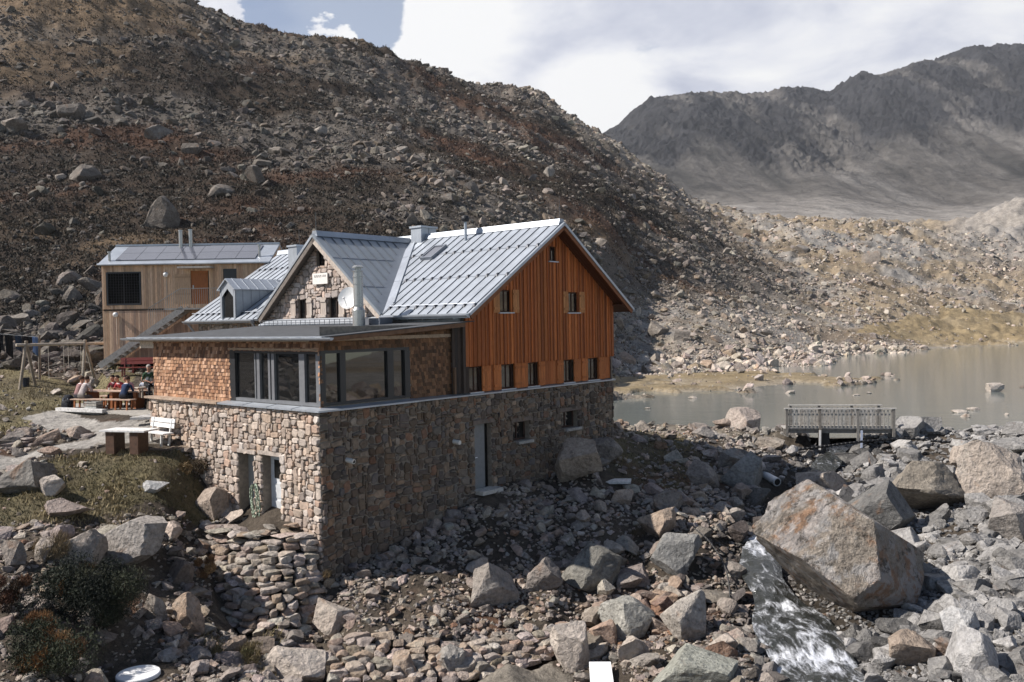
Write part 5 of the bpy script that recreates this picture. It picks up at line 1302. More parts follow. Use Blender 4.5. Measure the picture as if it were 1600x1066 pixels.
# clothes line
c1, c2 = gp(62, 596, 44.5), gp(-25, 590, 43.5)
clo = empty('clothes_line', c1); tag(clo, 'clothes line with weathered post left of the swing frame', 'clothes line')
t1 = at(61, 527, 44.5); t2 = at(-25, 520, 43.5)
part_tube('post', c1 - Vector((0, 0, .3)), t1 + Vector((0, 0, .1)), .06, (0.22, 0.18, 0.14), parent=clo, o=c1)
part_tube('post', c2 - Vector((0, 0, .3)), t2 + Vector((0, 0, .1)), .06, (0.22, 0.18, 0.14), parent=clo, o=c1)
part_tube('line', t1, t2, .012, (0.5, 0.5, 0.48), parent=clo, o=c1)
def hang(name, px0, px1, py1, col, label, cat, lineh=0.0, seed=1):
    f0 = (61 - px0) / 86; f1 = (61 - px1) / 86
    p, q = t1 + (t2 - t1) * f0, t1 + (t2 - t1) * f1
    L = (py1 - (523 + lineh)) / FOC * 44; nx, nz = 12, 12; V = []; F = []; rr = random.Random(seed); ph = rr.uniform(0, 6)
    for th in (0, 1):
        for j in range(nz + 1):
            for i in range(nx + 1):
                s, t = i / nx, j / nz
                w = 0.07 * math.sin(6 * s + ph) * (.3 + t) + .03 * math.sin(17 * s + 3 * t + ph)
                edge = .06 * t * math.sin(ph + 2) * (s - .5) * 2
                c = p + (q - p) * (s + edge); V.append((c.x, c.y + w + th * .02, c.z - L * t * (1 + .12 * math.sin(5 * s + ph))))
    k = (nx + 1) * (nz + 1)
    for th in (0, 1):
        for j in range(nz):
            for i in range(nx):
                a = th * k + j * (nx + 1) + i; f = (a, a + 1, a + nx + 2, a + nx + 1); F.append(f if th else f[::-1])
    for i in range(nx): F.append((i, i + 1, k + i + 1, k + i)); a = nz * (nx + 1) + i; F.append((a, a + 1, k + a + 1, k + a)[::-1])
    for j in range(nz): a = j * (nx + 1); F.append((a, a + nx + 1, k + a + nx + 1, k + a)); a += nx; F.append((a, a + nx + 1, k + a + nx + 1, k + a)[::-1])
    m = MB(); m.add([(v[0] - p.x, v[1] - p.y, v[2] - p.z) for v in V], F, col)
    tag(m.build(name, MAT['cloth'], smooth=True, loc=p), label, cat)
hang('blue_towel', 60, 50, 551, (0.17, 0.25, 0.42), 'pale blue towel hanging at the right end of the clothes line', 'towel', seed=1)
hang('dark_shirt', 49, 35, 537, (0.02, 0.018, 0.018), 'small black garment hanging next to the blue towel', 'clothes', 3, seed=2)
hang('blue_shirt', 32, 22, 546, (0.03, 0.045, 0.075), 'navy shirt hanging in the middle of the clothes line', 'clothes', seed=3)
hang('black_jacket', 18, 6, 556, (0.012, 0.011, 0.012), 'large black jacket hanging at the left of the clothes line', 'jacket', seed=4)
hang('black_trousers', 5, -6, 551, (0.016, 0.015, 0.017), 'black trousers hanging at the very left edge of the photo', 'trousers', seed=5)

# ------------------------------------------------------------------ people
def person(root, yaw, label, shirt, legs, hair, lean=.22, look=.0, arms='table', turn=0.0, seat=.45, skin_arms=True, long_hair=False, cap=None):
    """a seated figure grown with the skin modifier from a joint skeleton; local +y is where it faces"""
    o = empty('person', root, yaw); tag(o, label, 'person')
    V, R_, E, K = [], [], [], []       # joint, radius, edges, what covers it
    def j(p, r, k, par=None):
        V.append(p); R_.append(r); K.append(k)
        if par is not None: E.append((par, len(V) - 1))
        return len(V) - 1
    sh_, lg_, sk_ = 0, 1, 2
    h = seat + .10
    pel = j((0, 0, h), (.15, .12), lg_)
    wa = j((0, .10 * lean, h + .16), (.145, .115), sh_, pel)
    ch = j((0, .38 * lean, h + .34), (.165, .125), sh_, wa)
    up = j((0, .56 * lean, h + .46), (.13, .10), sh_, ch)
    ne = j((0, .64 * lean, h + .55), (.055, .055), sk_, up)
    hx, hy = .05 * turn, .72 * lean + .03 + look
    ja = j((hx * .5, hy * 1.0, h + .63), (.075, .085), sk_, ne)
    he = j((hx, hy - .012, h + .72), (.080, .098), sk_, ja)
    tp = j((hx, hy - .018, h + .80), (.066, .080), sk_, he)
    j((hx + .02 * turn, hy + .105, h + .685), (.016, .02), sk_, he)
    for s in (-1, 1):
        j((hx + s * .088, hy - .01, h + .70), (.012, .022), sk_, he)
        so = j((s * .19, .54 * lean, h + .45), (.068, .066), sh_, up)
        if arms == 'table': el, wr = (s * .25, .16 + .40 * lean, h + .20), (s * .13, .42 + .2 * lean, h + .27)
        elif arms == 'chin': el, wr = (s * .20, .30 + .40 * lean, h + .24), (s * .08, .24 + .7 * lean, h + .52)
        else: el, wr = (s * .24, .06, h + .20), (s * .09, .26, h + .13)
        eb = j(el, (.052, .050), sh_, so)
        mid = j(tuple((el[i] + wr[i]) / 2 for i in range(3)), (.043, .041), sk_ if skin_arms else sh_, eb)
        w = j(wr, (.030, .027), sk_, mid)
        d = Vector(wr) - Vector(el); d.normalize(); pm = Vector(wr) + d * .055; pa = j(tuple(pm), (.036, .018), sk_, w)
        sd = d.cross(Vector((0, 0, 1))); sd.normalize()
        for f in range(4):
            off = sd * ((f - 1.5) * .021); L = (.060, .072, .075, .058)[f]
            k1 = j(tuple(pm + d * .040 + off), (.0095, .0095), sk_, pa); k2 = j(tuple(pm + d * (.040 + L * .6) + off - Vector((0, 0, .010))), (.0085, .0085), sk_, k1)
            j(tuple(pm + d * (.040 + L) + off - Vector((0, 0, .032))), (.0075, .0075), sk_, k2)
        t1_ = j(tuple(pm - d * .012 - sd * (s * .042)), (.011, .011), sk_, pa); j(tuple(pm + d * .032 - sd * (s * .058) - Vector((0, 0, .012))), (.0095, .0095), sk_, t1_)
        hp = j((s * .095, .03, h - .02), (.105, .095), lg_, pel)
        kn = j((s * .13, .46, seat + .07), (.070, .068), lg_, hp)
        an = j((s * .12, .44, .09), (.046, .046), lg_, kn)
        j((s * .13, .58, .04), (.046, .034), 3, an)
    me = bpy.data.meshes.new('person_body'); me.from_pydata(V, E, [])
    tmp = bpy.data.objects.new('person_skeleton', me); COL.objects.link(tmp)
    sm = tmp.modifiers.new('skin', 'SKIN'); sm.use_smooth_shade = True
    if not me.skin_vertices: bpy.context.view_layer.update()
    sv = me.skin_vertices[0].data
    for i, r in enumerate(R_): sv[i].radius = r; sv[i].use_root = (i == 0)
    ss = tmp.modifiers.new('sub', 'SUBSURF'); ss.levels = ss.render_levels = 1
    dg = bpy.context.evaluated_depsgraph_get(); dg.update()
    body = bpy.data.meshes.new_from_object(tmp.evaluated_get(dg)); bpy.data.objects.remove(tmp)
    for c in (MAT['cloth'], MAT['cloth'], MAT['skin'], MAT['dark_plastic']): body.materials.append(c)
    Vn = np.array(V); co = np.empty(len(body.vertices) * 3); body.vertices.foreach_get('co', co); co = co.reshape(-1, 3)
    ks = np.array(K); pal = np.array([shirt, legs, (1, 1, 1), (.03, .028, .026)])
    # nearest joint decides the garment
    ea = np.array(E); A_ = Vn[ea[:, 0]]; B_ = Vn[ea[:, 1]]; AB = B_ - A_
    t = np.clip(((co[:, None] - A_[None]) * AB[None]).sum(-1) / (AB ** 2).sum(-1)[None], 0, 1)
    dist = np.linalg.norm(co[:, None] - (A_[None] + t[..., None] * AB[None]), axis=-1)
    e = dist.argmin(1); near = np.where(t[np.arange(len(co)), e] > .5, ea[e, 1], ea[e, 0]); vk = ks[near]
    a = body.attributes.new('col', 'FLOAT_COLOR', 'POINT'); c = np.ones((len(co), 4), np.float32); c[:, :3] = pal[vk]; a.data.foreach_set('color', c.ravel())
    for p in body.polygons: p.material_index = int(np.bincount(vk[list(p.vertices)]).argmax()); p.use_smooth = True
    body.name = 'body'; bo = bpy.data.objects.new('body', body); COL.objects.link(bo); bo.parent = o
    # hair
    m = MB(); cn = Vector((hx, hy - .018, h + .745)); nr, ns = 7, 14; vs = []
    for i in range(nr + 1):
        th = (math.pi * (.60 if not long_hair else .78)) * i / nr
        for k in range(ns):
            ph = 2 * math.pi * k / ns; front = max(0, math.sin(ph)); tt = th * (1 - .38 * front)
            vs.append(cn + Vector((.098 * math.sin(tt) * math.cos(ph), .118 * math.sin(tt) * math.sin(ph) - .006, .112 * math.cos(tt) - (.05 if long_hair and tt > 1.5 else 0))))
    m.add(vs, [(i * ns + k, i * ns + (k + 1) % ns, (i + 1) * ns + (k + 1) % ns, (i + 1) * ns + k) for i in range(nr) for k in range(ns)], hair)
    m.build('hair', MAT['cloth'], o, smooth=True)
    for s in (-1, 1):
        m = MB(); m.lathe([(0.002, -.009), (.009, -.004), (.009, .004), (.002, .009)], (hx + s * .032 + .02 * turn, hy + .082, h + .722), 8); m.build('eye', MAT['eye_dark'], o)
    m = MB(); m.box((hx - .025 + .02 * turn, hy + .078, h + .648), (hx + .025 + .02 * turn, hy + .090, h + .655), (0.22, 0.07, 0.06)); m.build('mouth', MAT['plain'], o)
    return o

# deck on which the long table stands
DZ = DECK_Z
dkm = MB(); dkm.slab([(x, y, DZ) for x, y in DECK_POLY], (0, 0, 1), .25, (0.34, 0.315, 0.275))
tag(dkm.build('terrace', MAT['masonry']), 'gravelled terrace slab under the long picnic table', 'terrace', kind='structure')
DK = [Vector((x, y, DZ)) for x, y in DECK_POLY]
kb = MB(); p, q = Vector((DK[0].x, DK[0].y - .1, DZ + .05)), Vector((DK[1].x, DK[1].y - .1, DZ + .05)); kb.beam(p, q, .22, .14, col=(0.62, 0.60, 0.57))
tag(kb.build('kerb_board', MAT['beam_wood']), 'long pale board edging the terrace under the picnic table', 'board')
kb = MB()
for k in range(3):
    p = Vector((DK[2].x - 1.7 + .1 * k, DK[2].y + .1 + .55 * k, DZ + .06)); kb.beam(p, p + Vector((1.9, .15, 0)), .3, .09, col=vary((0.60, 0.57, 0.53), .1))
tag(kb.build('stone_step', MAT['masonry']), 'pale flat steps beside the left wall of the hut', 'step')

# long table along the terrace: from the left end to the wall of the hut
TB0, TB1 = at(135, 612.5, 38.3), at(228, 609.5, 37.4)
tx = (TB1 - TB0); tx.z = 0; TL = tx.length; ang = math.atan2(tx.y, tx.x)
tc = Vector(((TB0.x + TB1.x) / 2, (TB0.y + TB1.y) / 2, DZ))
ORG = (0.36, 0.13, 0.05)
pt = empty('picnic_table', tc, ang); tag(pt, 'long orange brown picnic table with people around it', 'table')
m = MB()
for k in range(4): m.box((-TL / 2, -.38 + k * .195, .71), (TL / 2, -.38 + k * .195 + .185, .755), vary((0.50, 0.36, 0.27), .1))
m.build('table_top', MAT['beam_wood'], pt)
for x in (-TL / 2 + .35, 0, TL / 2 - .35): m = MB(); m.box((x - .07, -.30, 0), (x + .07, .30, .71), ORG); m.build('leg', MAT['paint'], pt)
loc = lambda x, y, z=0: tc + Vector((x * math.cos(ang) - y * math.sin(ang), x * math.sin(ang) + y * math.cos(ang), z))
bench('picnic_bench', loc(-.75, -.78), ang, TL * .50, (0.50, 0.36, 0.27), 'orange legged bench on the near side of the picnic table, left half', group='benches at the picnic table', mat='beam_wood', back=False, legs=3, legcol=ORG)
bench('picnic_bench', loc(.78, -.78), ang, TL * .50, (0.46, 0.33, 0.25), 'orange legged bench on the near side of the picnic table, right half', group='benches at the picnic table', mat='beam_wood', back=False, legs=3, legcol=ORG)
bench('picnic_bench', loc(0, .80), ang, TL * 1.0, (0.46, 0.33, 0.25), 'long bench on the far side of the picnic table', group='benches at the picnic table', mat='beam_wood', back=False, legs=3, legcol=ORG)
person(loc(-1.12, -.78), ang, 'person in a grey and pink shirt seen from behind at the left of the table', (0.42, 0.36, 0.335), (0.16, 0.145, 0.13), (0.045, 0.022, 0.013), .5)
person(loc(-1.42, -.70), ang - .2, 'person with light brown hair half hidden at the far left of the table', (0.30, 0.17, 0.16), (0.04, 0.04, 0.05), (0.085, 0.042, 0.024), .35)
person(loc(-.60, .80), ang + math.pi + .1, 'person in a maroon top facing the viewer across the table', (0.14, 0.025, 0.035), (0.03, 0.03, 0.04), (0.03, 0.016, 0.01), .45)
person(loc(-.08, .72), ang + math.pi - .2, 'person in a bright red shirt leaning over the table', (0.40, 0.055, 0.06), (0.03, 0.03, 0.04), (0.035, 0.018, 0.011), .6)
person(loc(.28, .80), ang + math.pi + .1, 'person in a pink checked shirt with dark hair looking down', (0.46, 0.24, 0.25), (0.03, 0.03, 0.04), (0.022, 0.011, 0.008), .75, look=.03)
person(loc(1.02, -.76), ang + .12, 'person in a dark blue jacket seen from behind at the right of the table', (0.022, 0.038, 0.085), (0.018, 0.018, 0.022), (0.05, 0.024, 0.014), .5, skin_arms=False)
person(loc(1.05, .78), ang + math.pi, 'person in a pale blue top mostly hidden by the blue jacket', (0.36, 0.40, 0.46), (0.03, 0.03, 0.04), (0.05, 0.024, 0.014), .4)
gsp = gp(231, 617, 37.2)
person(Vector((gsp.x, gsp.y + .05, gsp.z)), math.pi + .75, 'grey haired person in a green shirt sitting by the shingled corner', (0.035, 0.075, 0.038), (0.012, 0.012, 0.014), (0.35, 0.32, 0.29), .15, arms='lap')
bench('wall_bench', (gsp.x, gsp.y + .05, gsp.z), .75 + math.pi, 1.0, (0.50, 0.42, 0.34), 'short bench under the person in the green shirt', mat='beam_wood', back=False)
# backpack, crate and things
bp = gp(107, 635, 38.2, .0); bp.z = DZ
m = MB(); m.lathe([(.10, 0), (.25, .05), (.28, .2), (.24, .42), (.15, .55), (.05, .58)], (0, 0, 0), 12, (0.018, 0.02, 0.026)); bo = m.build('backpack', MAT['cloth'], smooth=True, loc=bp); tag(bo, 'black backpack leaning at the left end of the picnic table', 'backpack')
m = MB(); m.lathe([(.04, .0), (.11, .04), (.12, .18), (.05, .25)], (.06, -.22, .12), 10, (0.10, 0.15, 0.24)); m.build('pocket', MAT['cloth'], bo, smooth=True)
for x in (-.1, .1): m = MB(); m.path([(x, -.24, .08), (x, -.29, .25), (x, -.24, .44)], .018, 6, (0.35, 0.37, 0.4)); m.build('strap', MAT['cloth'], bo)
bp2 = loc(-1.75, -.9); m = MB(); m.lathe([(.12, 0), (.22, .05), (.24, .2), (.18, .36), (.06, .42)], (0, 0, 0), 12, (0.022, 0.022, 0.024)); bo = m.build('backpack', MAT['cloth'], smooth=True, loc=bp2); tag(bo, 'smaller black rucksack beside the left bench end', 'backpack')
m = MB(); m.box((-.12, -.25, .1), (.12, -.17, .28), (0.05, 0.05, 0.055)); m.build('pocket', MAT['cloth'], bo)
cr_ = loc(-.05, -1.25); ce = empty('firewood_crate', cr_, ang); tag(ce, 'dark slatted crate standing in front of the picnic bench', 'crate')
m = MB()
for k in range(4): m.box((-.3, -.2, .02 + k * .10), (.3, -.175, .09 + k * .10), vary((0.40, 0.38, 0.34), .25)); m.box((-.3, .175, .02 + k * .10), (.3, .2, .09 + k * .10), (0.3, 0.28, 0.25)); m.box((-.3, -.175, .02 + k * .10), (-.275, .175, .09 + k * .10), (0.3, 0.28, 0.25)); m.box((.275, -.175, .02 + k * .10), (.3, .175, .09 + k * .10), (0.3, 0.28, 0.25))
m.build('crate_slats', MAT['beam_wood'], ce)
m = MB(); m.box((-.27, -.17, .02), (.27, .17, .30), (0.05, 0.045, 0.04)); m.build('crate_fill', MAT['beam_wood'], ce)
for k, (x, y) in enumerate(((-.4, .05), (.35, .1), (.75, -.05))):
    m = MB(); m.lathe([(.03, 0), (.038, .01), (.04, .10), (.034, .10), (.03, .015)], (0, 0, 0), 10, ((0.7, 0.68, 0.62), (0.25, 0.12, 0.05), (0.5, 0.5, 0.5))[k]); tag(m.build('mug', MAT['paint'], loc=loc(x, y, .757)), ('white mug on the picnic table before the red shirt', 'brown mug on the picnic table before the pink shirt', 'grey mug on the picnic table before the blue jacket')[k], 'mug')

# table on two dark plank legs and the white garden bench in front
f0 = gp(203, 690, 29.3); fz_ = f0.z
ft = empty('garden_table', (f0.x, f0.y, fz_), math.radians(-14)); tag(ft, 'white topped table on two broad dark legs before the hut', 'table')
m = MB()
for k in range(4): m.box((-.86, -.42 + k * .215, .735), (.86, -.42 + k * .215 + .205, .785), vary((0.66, 0.645, 0.62), .05))
m.build('table_top', MAT['beam_wood'], ft)
for x in (-.5, .42): m = MB(); m.box((x - .16, -.36, 0), (x + .16, -.28, .73), (0.10, 0.055, 0.035)); m.box((x - .05, -.28, 0), (x + .05, .33, .73), (0.085, 0.05, 0.032)); m.build('leg', MAT['beam_wood'], ft)
f1 = Vector((-12.36, 30.24, 0)); f1.z = gz_fast(f1.x, f1.y)[0]
bo = bench('white_bench', (f1.x, f1.y, f1.z), math.radians(-40), 1.6, (0.74, 0.73, 0.71), 'white slatted garden bench with backrest beside the hut wall', mat='paint', legcol=(0.6, 0.6, 0.58))

# ------------------------------------------------------------------ footbridge over the outflow
BL_, BR_ = at(1229, 672, 40.4), at(1398, 676, 39.6)
bx = BR_ - BL_; bl = bx.length; ba = math.atan2(bx.y, bx.x); bzv = (BL_.z + BR_.z) / 2
fb = empty('footbridge', (BL_.x, BL_.y, bzv), ba); tag(fb, 'weathered grey timber footbridge with picket railings over the outflow', 'footbridge')
GR = (0.19, 0.175, 0.155); GRL = (0.28, 0.265, 0.24)
m = MB()
for y in (0.12, .95): m.box((-.1, y, -.10), (bl + .1, y + .14, .08), (0.2, 0.185, 0.165))
m.build('girder', MAT['beam_wood'], fb)
m = MB(); x = -.1
while x < bl + .1: m.box((x, 0.02, .082), (x + .135, 1.18, .125), vary((0.36, 0.34, 0.31), .15)); x += .145
m.build('deck', MAT['beam_wood'], fb)
PX = [0.02, bl * .315, bl * .665, bl - .04]
for i, x in enumerate(PX):
    m = MB(); zb = -.55 if i in (1, 2) else -.25; m.box((x - .055, -.06, zb), (x + .055, .05, 1.02), vary(GR, .15)); m.build('post', MAT['beam_wood'], fb)
for i, x in enumerate((.35, bl * .35, bl * .66, bl - .4)):
    m = MB(); m.box((x - .05, 1.16, -.2), (x + .05, 1.26, 1.06), vary(GR, .15)); m.build('post', MAT['beam_wood'], fb)
m = MB(); m.box((-.1, -.085, 1.02), (bl + .08, .075, 1.06), (0.42, 0.40, 0.37)); m.build('handrail', MAT['beam_wood'], fb)
m = MB(); m.box((.25, 1.13, 1.06), (bl - .25, 1.28, 1.10), (0.42, 0.40, 0.37)); m.build('handrail', MAT['beam_wood'], fb)
for (y0, y1, x0, x1) in ((-.02, .0, .05, bl - .08), (1.20, 1.22, .3, bl - .3)):
    m = MB()
    for z in (.16, .72): m.box((x0, y0, z), (x1, y1, z + .09), vary(GRL, .1))
    m.build('rail_board', MAT['beam_wood'], fb)
    m = MB(); x = x0 + .05; k = 0
    while x < x1: 
        w = .055 if y0 < 0 else .09; m.box((x, y0 - .024, .14), (x + w, y0 - .002, .98 - .02 * (k % 2)), vary(GRL if y0 < 0 else (0.36, 0.345, 0.32), .18)); x += .165 if y0 < 0 else .115; k += 1
    m.build('pickets', MAT['beam_wood'], fb)
m = MB(); m.box((PX[1] + .06, .25, -.75), (PX[1] + .45, .95, -.10), (0.03, 0.028, 0.026)); m.build('pier', MAT['beam_wood'], fb)
for x, c in ((PX[1] - .04, (0.7, 0.68, 0.64)), (PX[2] + .12, (0.45, 0.5, 0.62))):
    m = MB(); m.beam((x, -.10, -.85), (x + .02, -.10, .05), .09, .04, (0, 1, 0), c); m.build('stake', MAT['paint'], fb)

# black water pipe under the bridge, drain end and cable
pp = [(1170, 712, 39.0), (1215, 708, 39.6), (1260, 702, 39.4), (1300, 697, 39.2), (1340, 692, 39.2), (1385, 688, 39.4), (1430, 687, 39.6), (1480, 692, 39.2), (1530, 690, 39.4)]
P = []
for a, b, d in pp:
    q = at(a, b, d); P.append(Vector((q.x, q.y, q.z + .03)))
def smooth_path(P, n=6):
    out = []
    for i in range(len(P) - 1):
        a = P[max(i - 1, 0)]; b = P[i]; c = P[i + 1]; d = P[min(i + 2, len(P) - 1)]
        for k in range(n):
            t = k / n; out.append(.5 * ((2 * b) + (c - a) * t + (2 * a - 5 * b + 4 * c - d) * t * t + (3 * b - a - 3 * c + d) * t ** 3))
    return out + [P[-1]]
m = MB(); m.path([p - P[0] for p in smooth_path(P)], .055, 8, (0.010, 0.010, 0.011)); tag(m.build('water_pipe', MAT['dark_plastic'], loc=P[0], smooth=True), 'black water pipe lying across the rocks under the footbridge', 'pipe')
q = at(1212, 752, 35.0); DRAIN = q.copy(); m = MB(); d_ = Vector((.25, -.9, -.12)).normalized(); m.tube(-d_ * 1.2, d_ * .12, .17, n=18, col=(0.60, 0.59, 0.56)); m.tube(d_ * .121, d_ * .123, .13, n=18, col=(0.01, 0.01, 0.01))
tag(m.build('drain_outlet', MAT['paint'], loc=Vector((q.x, q.y, q.z))), 'white pipe end sticking out of the dark stream bank', 'pipe')
P = [gp(1085, 838, 28.6, .30), gp(1105, 850, 28.0, .34), gp(1122, 864, 27.4, .32), gp(1134, 884, 26.6, .28), gp(1139, 905, 25.8, .2), gp(1140, 920, 25.2, .12)]
m = MB(); m.path([p - P[0] for p in smooth_path(P)], .022, 6, (0.06, 0.058, 0.055)); tag(m.build('cable', MAT['dark_plastic'], loc=P[0], smooth=True), 'dark loose hose hanging down the left bank of the stream', 'hose')

# manhole lid, white slab and other slabs
q = LID + Vector((0, 0, -.06)); m = MB(); m.lathe([(.44, -.5), (.44, .05), (.47, .05), (.47, .11), (.455, .13), (.40, .135), (.39, .125), (.06, .13), (.055, .15), (.0, .15)], (0, 0, 0), 36, (1, 1, 1))
lo = m.build('manhole_lid', MAT['slab_white'], loc=q); tag(lo, 'round white concrete manhole lid at the lower left', 'manhole lid')
m = MB(); m.box((-.05, -.02, .15), (.05, .02, .165)); m.build('handle', MAT['dark_plastic'], lo)
q = gp(938, 1052, 21.3, .28); m = MB(); m.slab([(-.26, -.55, .0), (.30, -.55, .0), (.30, .62, .06), (-.24, .62, .06)], (0, -.05, 1), .10, (1, 1, 1))
so = m.build('marble_slab', MAT['slab_white'], loc=q); so.rotation_euler = (math.radians(7), 0, math.radians(-2)); tag(so, 'bright white rectangular slab lying among the rocks at the bottom', 'slab')
q = gp(965, 749, 33.0, .10); m = MB(); m.slab([(-.5, -.25, 0), (.45, -.3, .0), (.55, .25, .03), (-.35, .3, .03)], (0, 0, 1), .08, (0.62, 0.60, 0.56))
tag(m.build('stone_slab', MAT['masonry'], loc=q), 'flat pale slab on the turf beyond the cellar windows', 'slab')
# ------------------------------------------------------------------ rocks
def ico(sub):
    bm = bmesh.new(); bmesh.ops.create_icosphere(bm, subdivisions=sub, radius=1.0)
    V = np.array([v.co[:] for v in bm.verts]); F = np.array([[v.index for v in f.verts] for f in bm.faces], np.int32); bm.free()
    return V, F
ICO = {k: ico(k) for k in (1, 2, 3, 4, 5, 6)}
def noise3(P, scale, seed):
    return (fbm(P[:, 0], P[:, 1] + 3.1 * P[:, 2], scale, 4, seed) + fbm(P[:, 1] - 7, P[:, 2] + 2.3 * P[:, 0], scale, 4, seed + 9) + fbm(P[:, 2] + 5, P[:, 0] - 1.7 * P[:, 1], scale, 4, seed + 19)) / 3
def rock_shape(sub, seed, planes=9, lo=.50, hi=.92, rough=.05, flat=1.0, box=True):
    """angular rock: a ball cut to a skewed block, then chipped by random planes and roughened"""
    r = np.random.default_rng(seed); V, F = ICO[sub]; V = V.copy()
    def cut(n, h):
        d = V @ n - h; m = d > 0; V[m] -= np.outer(d[m], n) * .985
    if box:
        B = np.linalg.qr(r.normal(size=(3, 3)))[0]; B[2] = B[2] * .5 + np.array([0, 0, .6]) if r.random() < .5 else B[2]
        for k in range(3):
            for s in (-1, 1):
                n = s * B[k] + r.normal(size=3) * .22; n /= np.linalg.norm(n); cut(n, r.uniform(.40, .68))
    for k in range(planes):
        n = r.normal(size=3); n[2] *= flat; n /= np.linalg.norm(n); cut(n, r.uniform(lo, hi) * (.80 if box else 1))
    L = np.linalg.norm(V, axis=1)[:, None]
    V = V + V / L * (noise3(V, .7, seed) * rough * 1.0 + noise3(V, .22, seed + 3) * rough * .9)[:, None]
    V /= np.abs(V).max(0)
    return V, F
def rotm(yaw, tx, ty):
    cy, sy = np.cos(yaw), np.sin(yaw); cx, sx = np.cos(tx), np.sin(tx); c2, s2 = np.cos(ty), np.sin(ty)
    z = np.zeros_like(yaw); o = np.ones_like(yaw)
    Rz = np.stack([np.stack([cy, -sy, z], -1), np.stack([sy, cy, z], -1), np.stack([z, z, o], -1)], -2)
    Rx = np.stack([np.stack([o, z, z], -1), np.stack([z, cx, -sx], -1), np.stack([z, sx, cx], -1)], -2)
    Ry = np.stack([np.stack([c2, z, s2], -1), np.stack([z, o, z], -1), np.stack([-s2, z, c2], -1)], -2)
    return Rz @ Rx @ Ry
def merged(name, P, S, col, temps, seed, mat, tilt=.35, smooth=False, tag_=None):
    """many small rocks as one mesh"""
    r = np.random.default_rng(seed); n = len(P); ti = r.integers(0, len(temps), n)
    R = rotm(r.uniform(0, 6.283, n), r.normal(0, tilt, n), r.normal(0, tilt, n))
    VV, FF, CC, off = [], [], [], 0
    for k, (TV, TF) in enumerate(temps):
        m = np.where(ti == k)[0]
        if not len(m): continue
        q = np.einsum('nij,nvj->nvi', R[m], TV[None] * S[m][:, None, :]) + P[m][:, None, :]
        VV.append(q.reshape(-1, 3)); CC.append(np.repeat(col[m], len(TV), 0))
        FF.append((TF[None] + (np.arange(len(m)) * len(TV))[:, None, None]).reshape(-1, TF.shape[1]) + off); off += len(m) * len(TV)
    o = mesh_arrays(name, np.concatenate(VV), [np.concatenate(FF)], mat, col=np.concatenate(CC), smooth=smooth)
    if tag_: tag(o, tag_[0], tag_[1], kind='stuff')
    return o
T1 = [rock_shape(1, 100 + k, 2, .6, .95, .05) for k in range(20)]
T2 = [rock_shape(2, 200 + k, 4, .5, .92, .05) for k in range(24)]
RC = np.array([(0.373, 0.318, 0.267), (0.303, 0.258, 0.218), (0.435, 0.367, 0.305), (0.252, 0.217, 0.186), (0.344, 0.264, 0.199), (0.394, 0.303, 0.232), (0.212, 0.171, 0.141), (0.313, 0.282, 0.252), (0.293, 0.176, 0.111), (0.485, 0.421, 0.359)])
RW_ = np.array([.17, .17, .12, .14, .11, .08, .09, .08, .015, .025])
HC = np.array([(0.176, 0.152, 0.128), (0.142, 0.122, 0.103), (0.217, 0.186, 0.156), (0.111, 0.098, 0.085), (0.262, 0.228, 0.192), (0.161, 0.125, 0.094)])
def pick(r, pal, w, n, v=.18):
    c = pal[r.choice(len(pal), n, p=w / w.sum())] * (1 + r.uniform(-v, v, n))[:, None]
    return np.clip(c * (1 + r.uniform(-.04, .04, (n, 3))), .01, .9)

def hit_ground(px, py, d0=13.0, d1=500.0):
    d = np.exp(np.linspace(math.log(d0), math.log(d1), 900)); ray = np.array(cF + cR * ((px - 800) / FOC) - cU * ((py - 533) / FOC))
    Q = np.array([0, 0, CAM_Z]) + ray[None] * d[:, None]; g = gz_fast(Q[:, 0], Q[:, 1]) - Q[:, 2]
    k = int(np.argmax(g > 0)) if (g > 0).any() else 0
    if k == 0: return Vector(Q[0]), d[0]
    t = g[k - 1] / (g[k - 1] - g[k]); dd = d[k - 1] + (d[k] - d[k - 1]) * t; p = np.array([0, 0, CAM_Z]) + ray * dd
    return Vector(p), dd
ROCK_TAKEN = []
def boulder(px, py, w, h, label, col=0, seed=1, asp=.8, tilt=(0, 0), yaw=None, planes=9, sub=4, rough=.055, group=None, embed=.22, pal=RC, name='boulder', lohi=(.45, .9), cuts=None, d=None, box=True, mat='rock'):
    """a single boulder: its foot in the middle at pixel (px, py), w x h pixels large in the photograph"""
    if d is None: p, dd = hit_ground(px, py)
    else: p, dd = at(px, py, d), d
    W_, H_ = w * dd / FOC / 2, h * dd / FOC
    V, F = rock_shape(sub, seed, planes, lohi[0], lohi[1], rough, box=box)
    if cuts:
        for n, hh in cuts:
            n = np.array(n, float); n /= np.linalg.norm(n); e = V @ n - hh; m = e > 0; V[m] -= np.outer(e[m], n) * .96
    r = random.Random(seed * 7 + 1)
    R = rotm(np.array([r.uniform(-.6, .6) if yaw is None else yaw]), np.array([float(tilt[0])]), np.array([float(tilt[1])]))[0]
    V = V @ R.T; V = (V - (V.max(0) + V.min(0)) / 2) / ((V.max(0) - V.min(0)) / 2)
    hz = H_ / (2 * (1 - embed)) * 1.0
    V = V * np.array([W_, W_ * asp, hz]); V[:, 2] += hz * (1 - 2 * embed)
    c = np.array(pal[col] if isinstance(col, int) else col)
    o = mesh_arrays(name, V, [F], MAT[mat], col=np.tile(c, (len(V), 1)), smooth=False, loc=(p.x, p.y + W_ * asp * .35, p.z - .02))
    tag(o, label, 'boulder', group); ROCK_TAKEN.append((px, py - h / 2, w / 2, h / 2, p.x, p.y, W_))
    return o
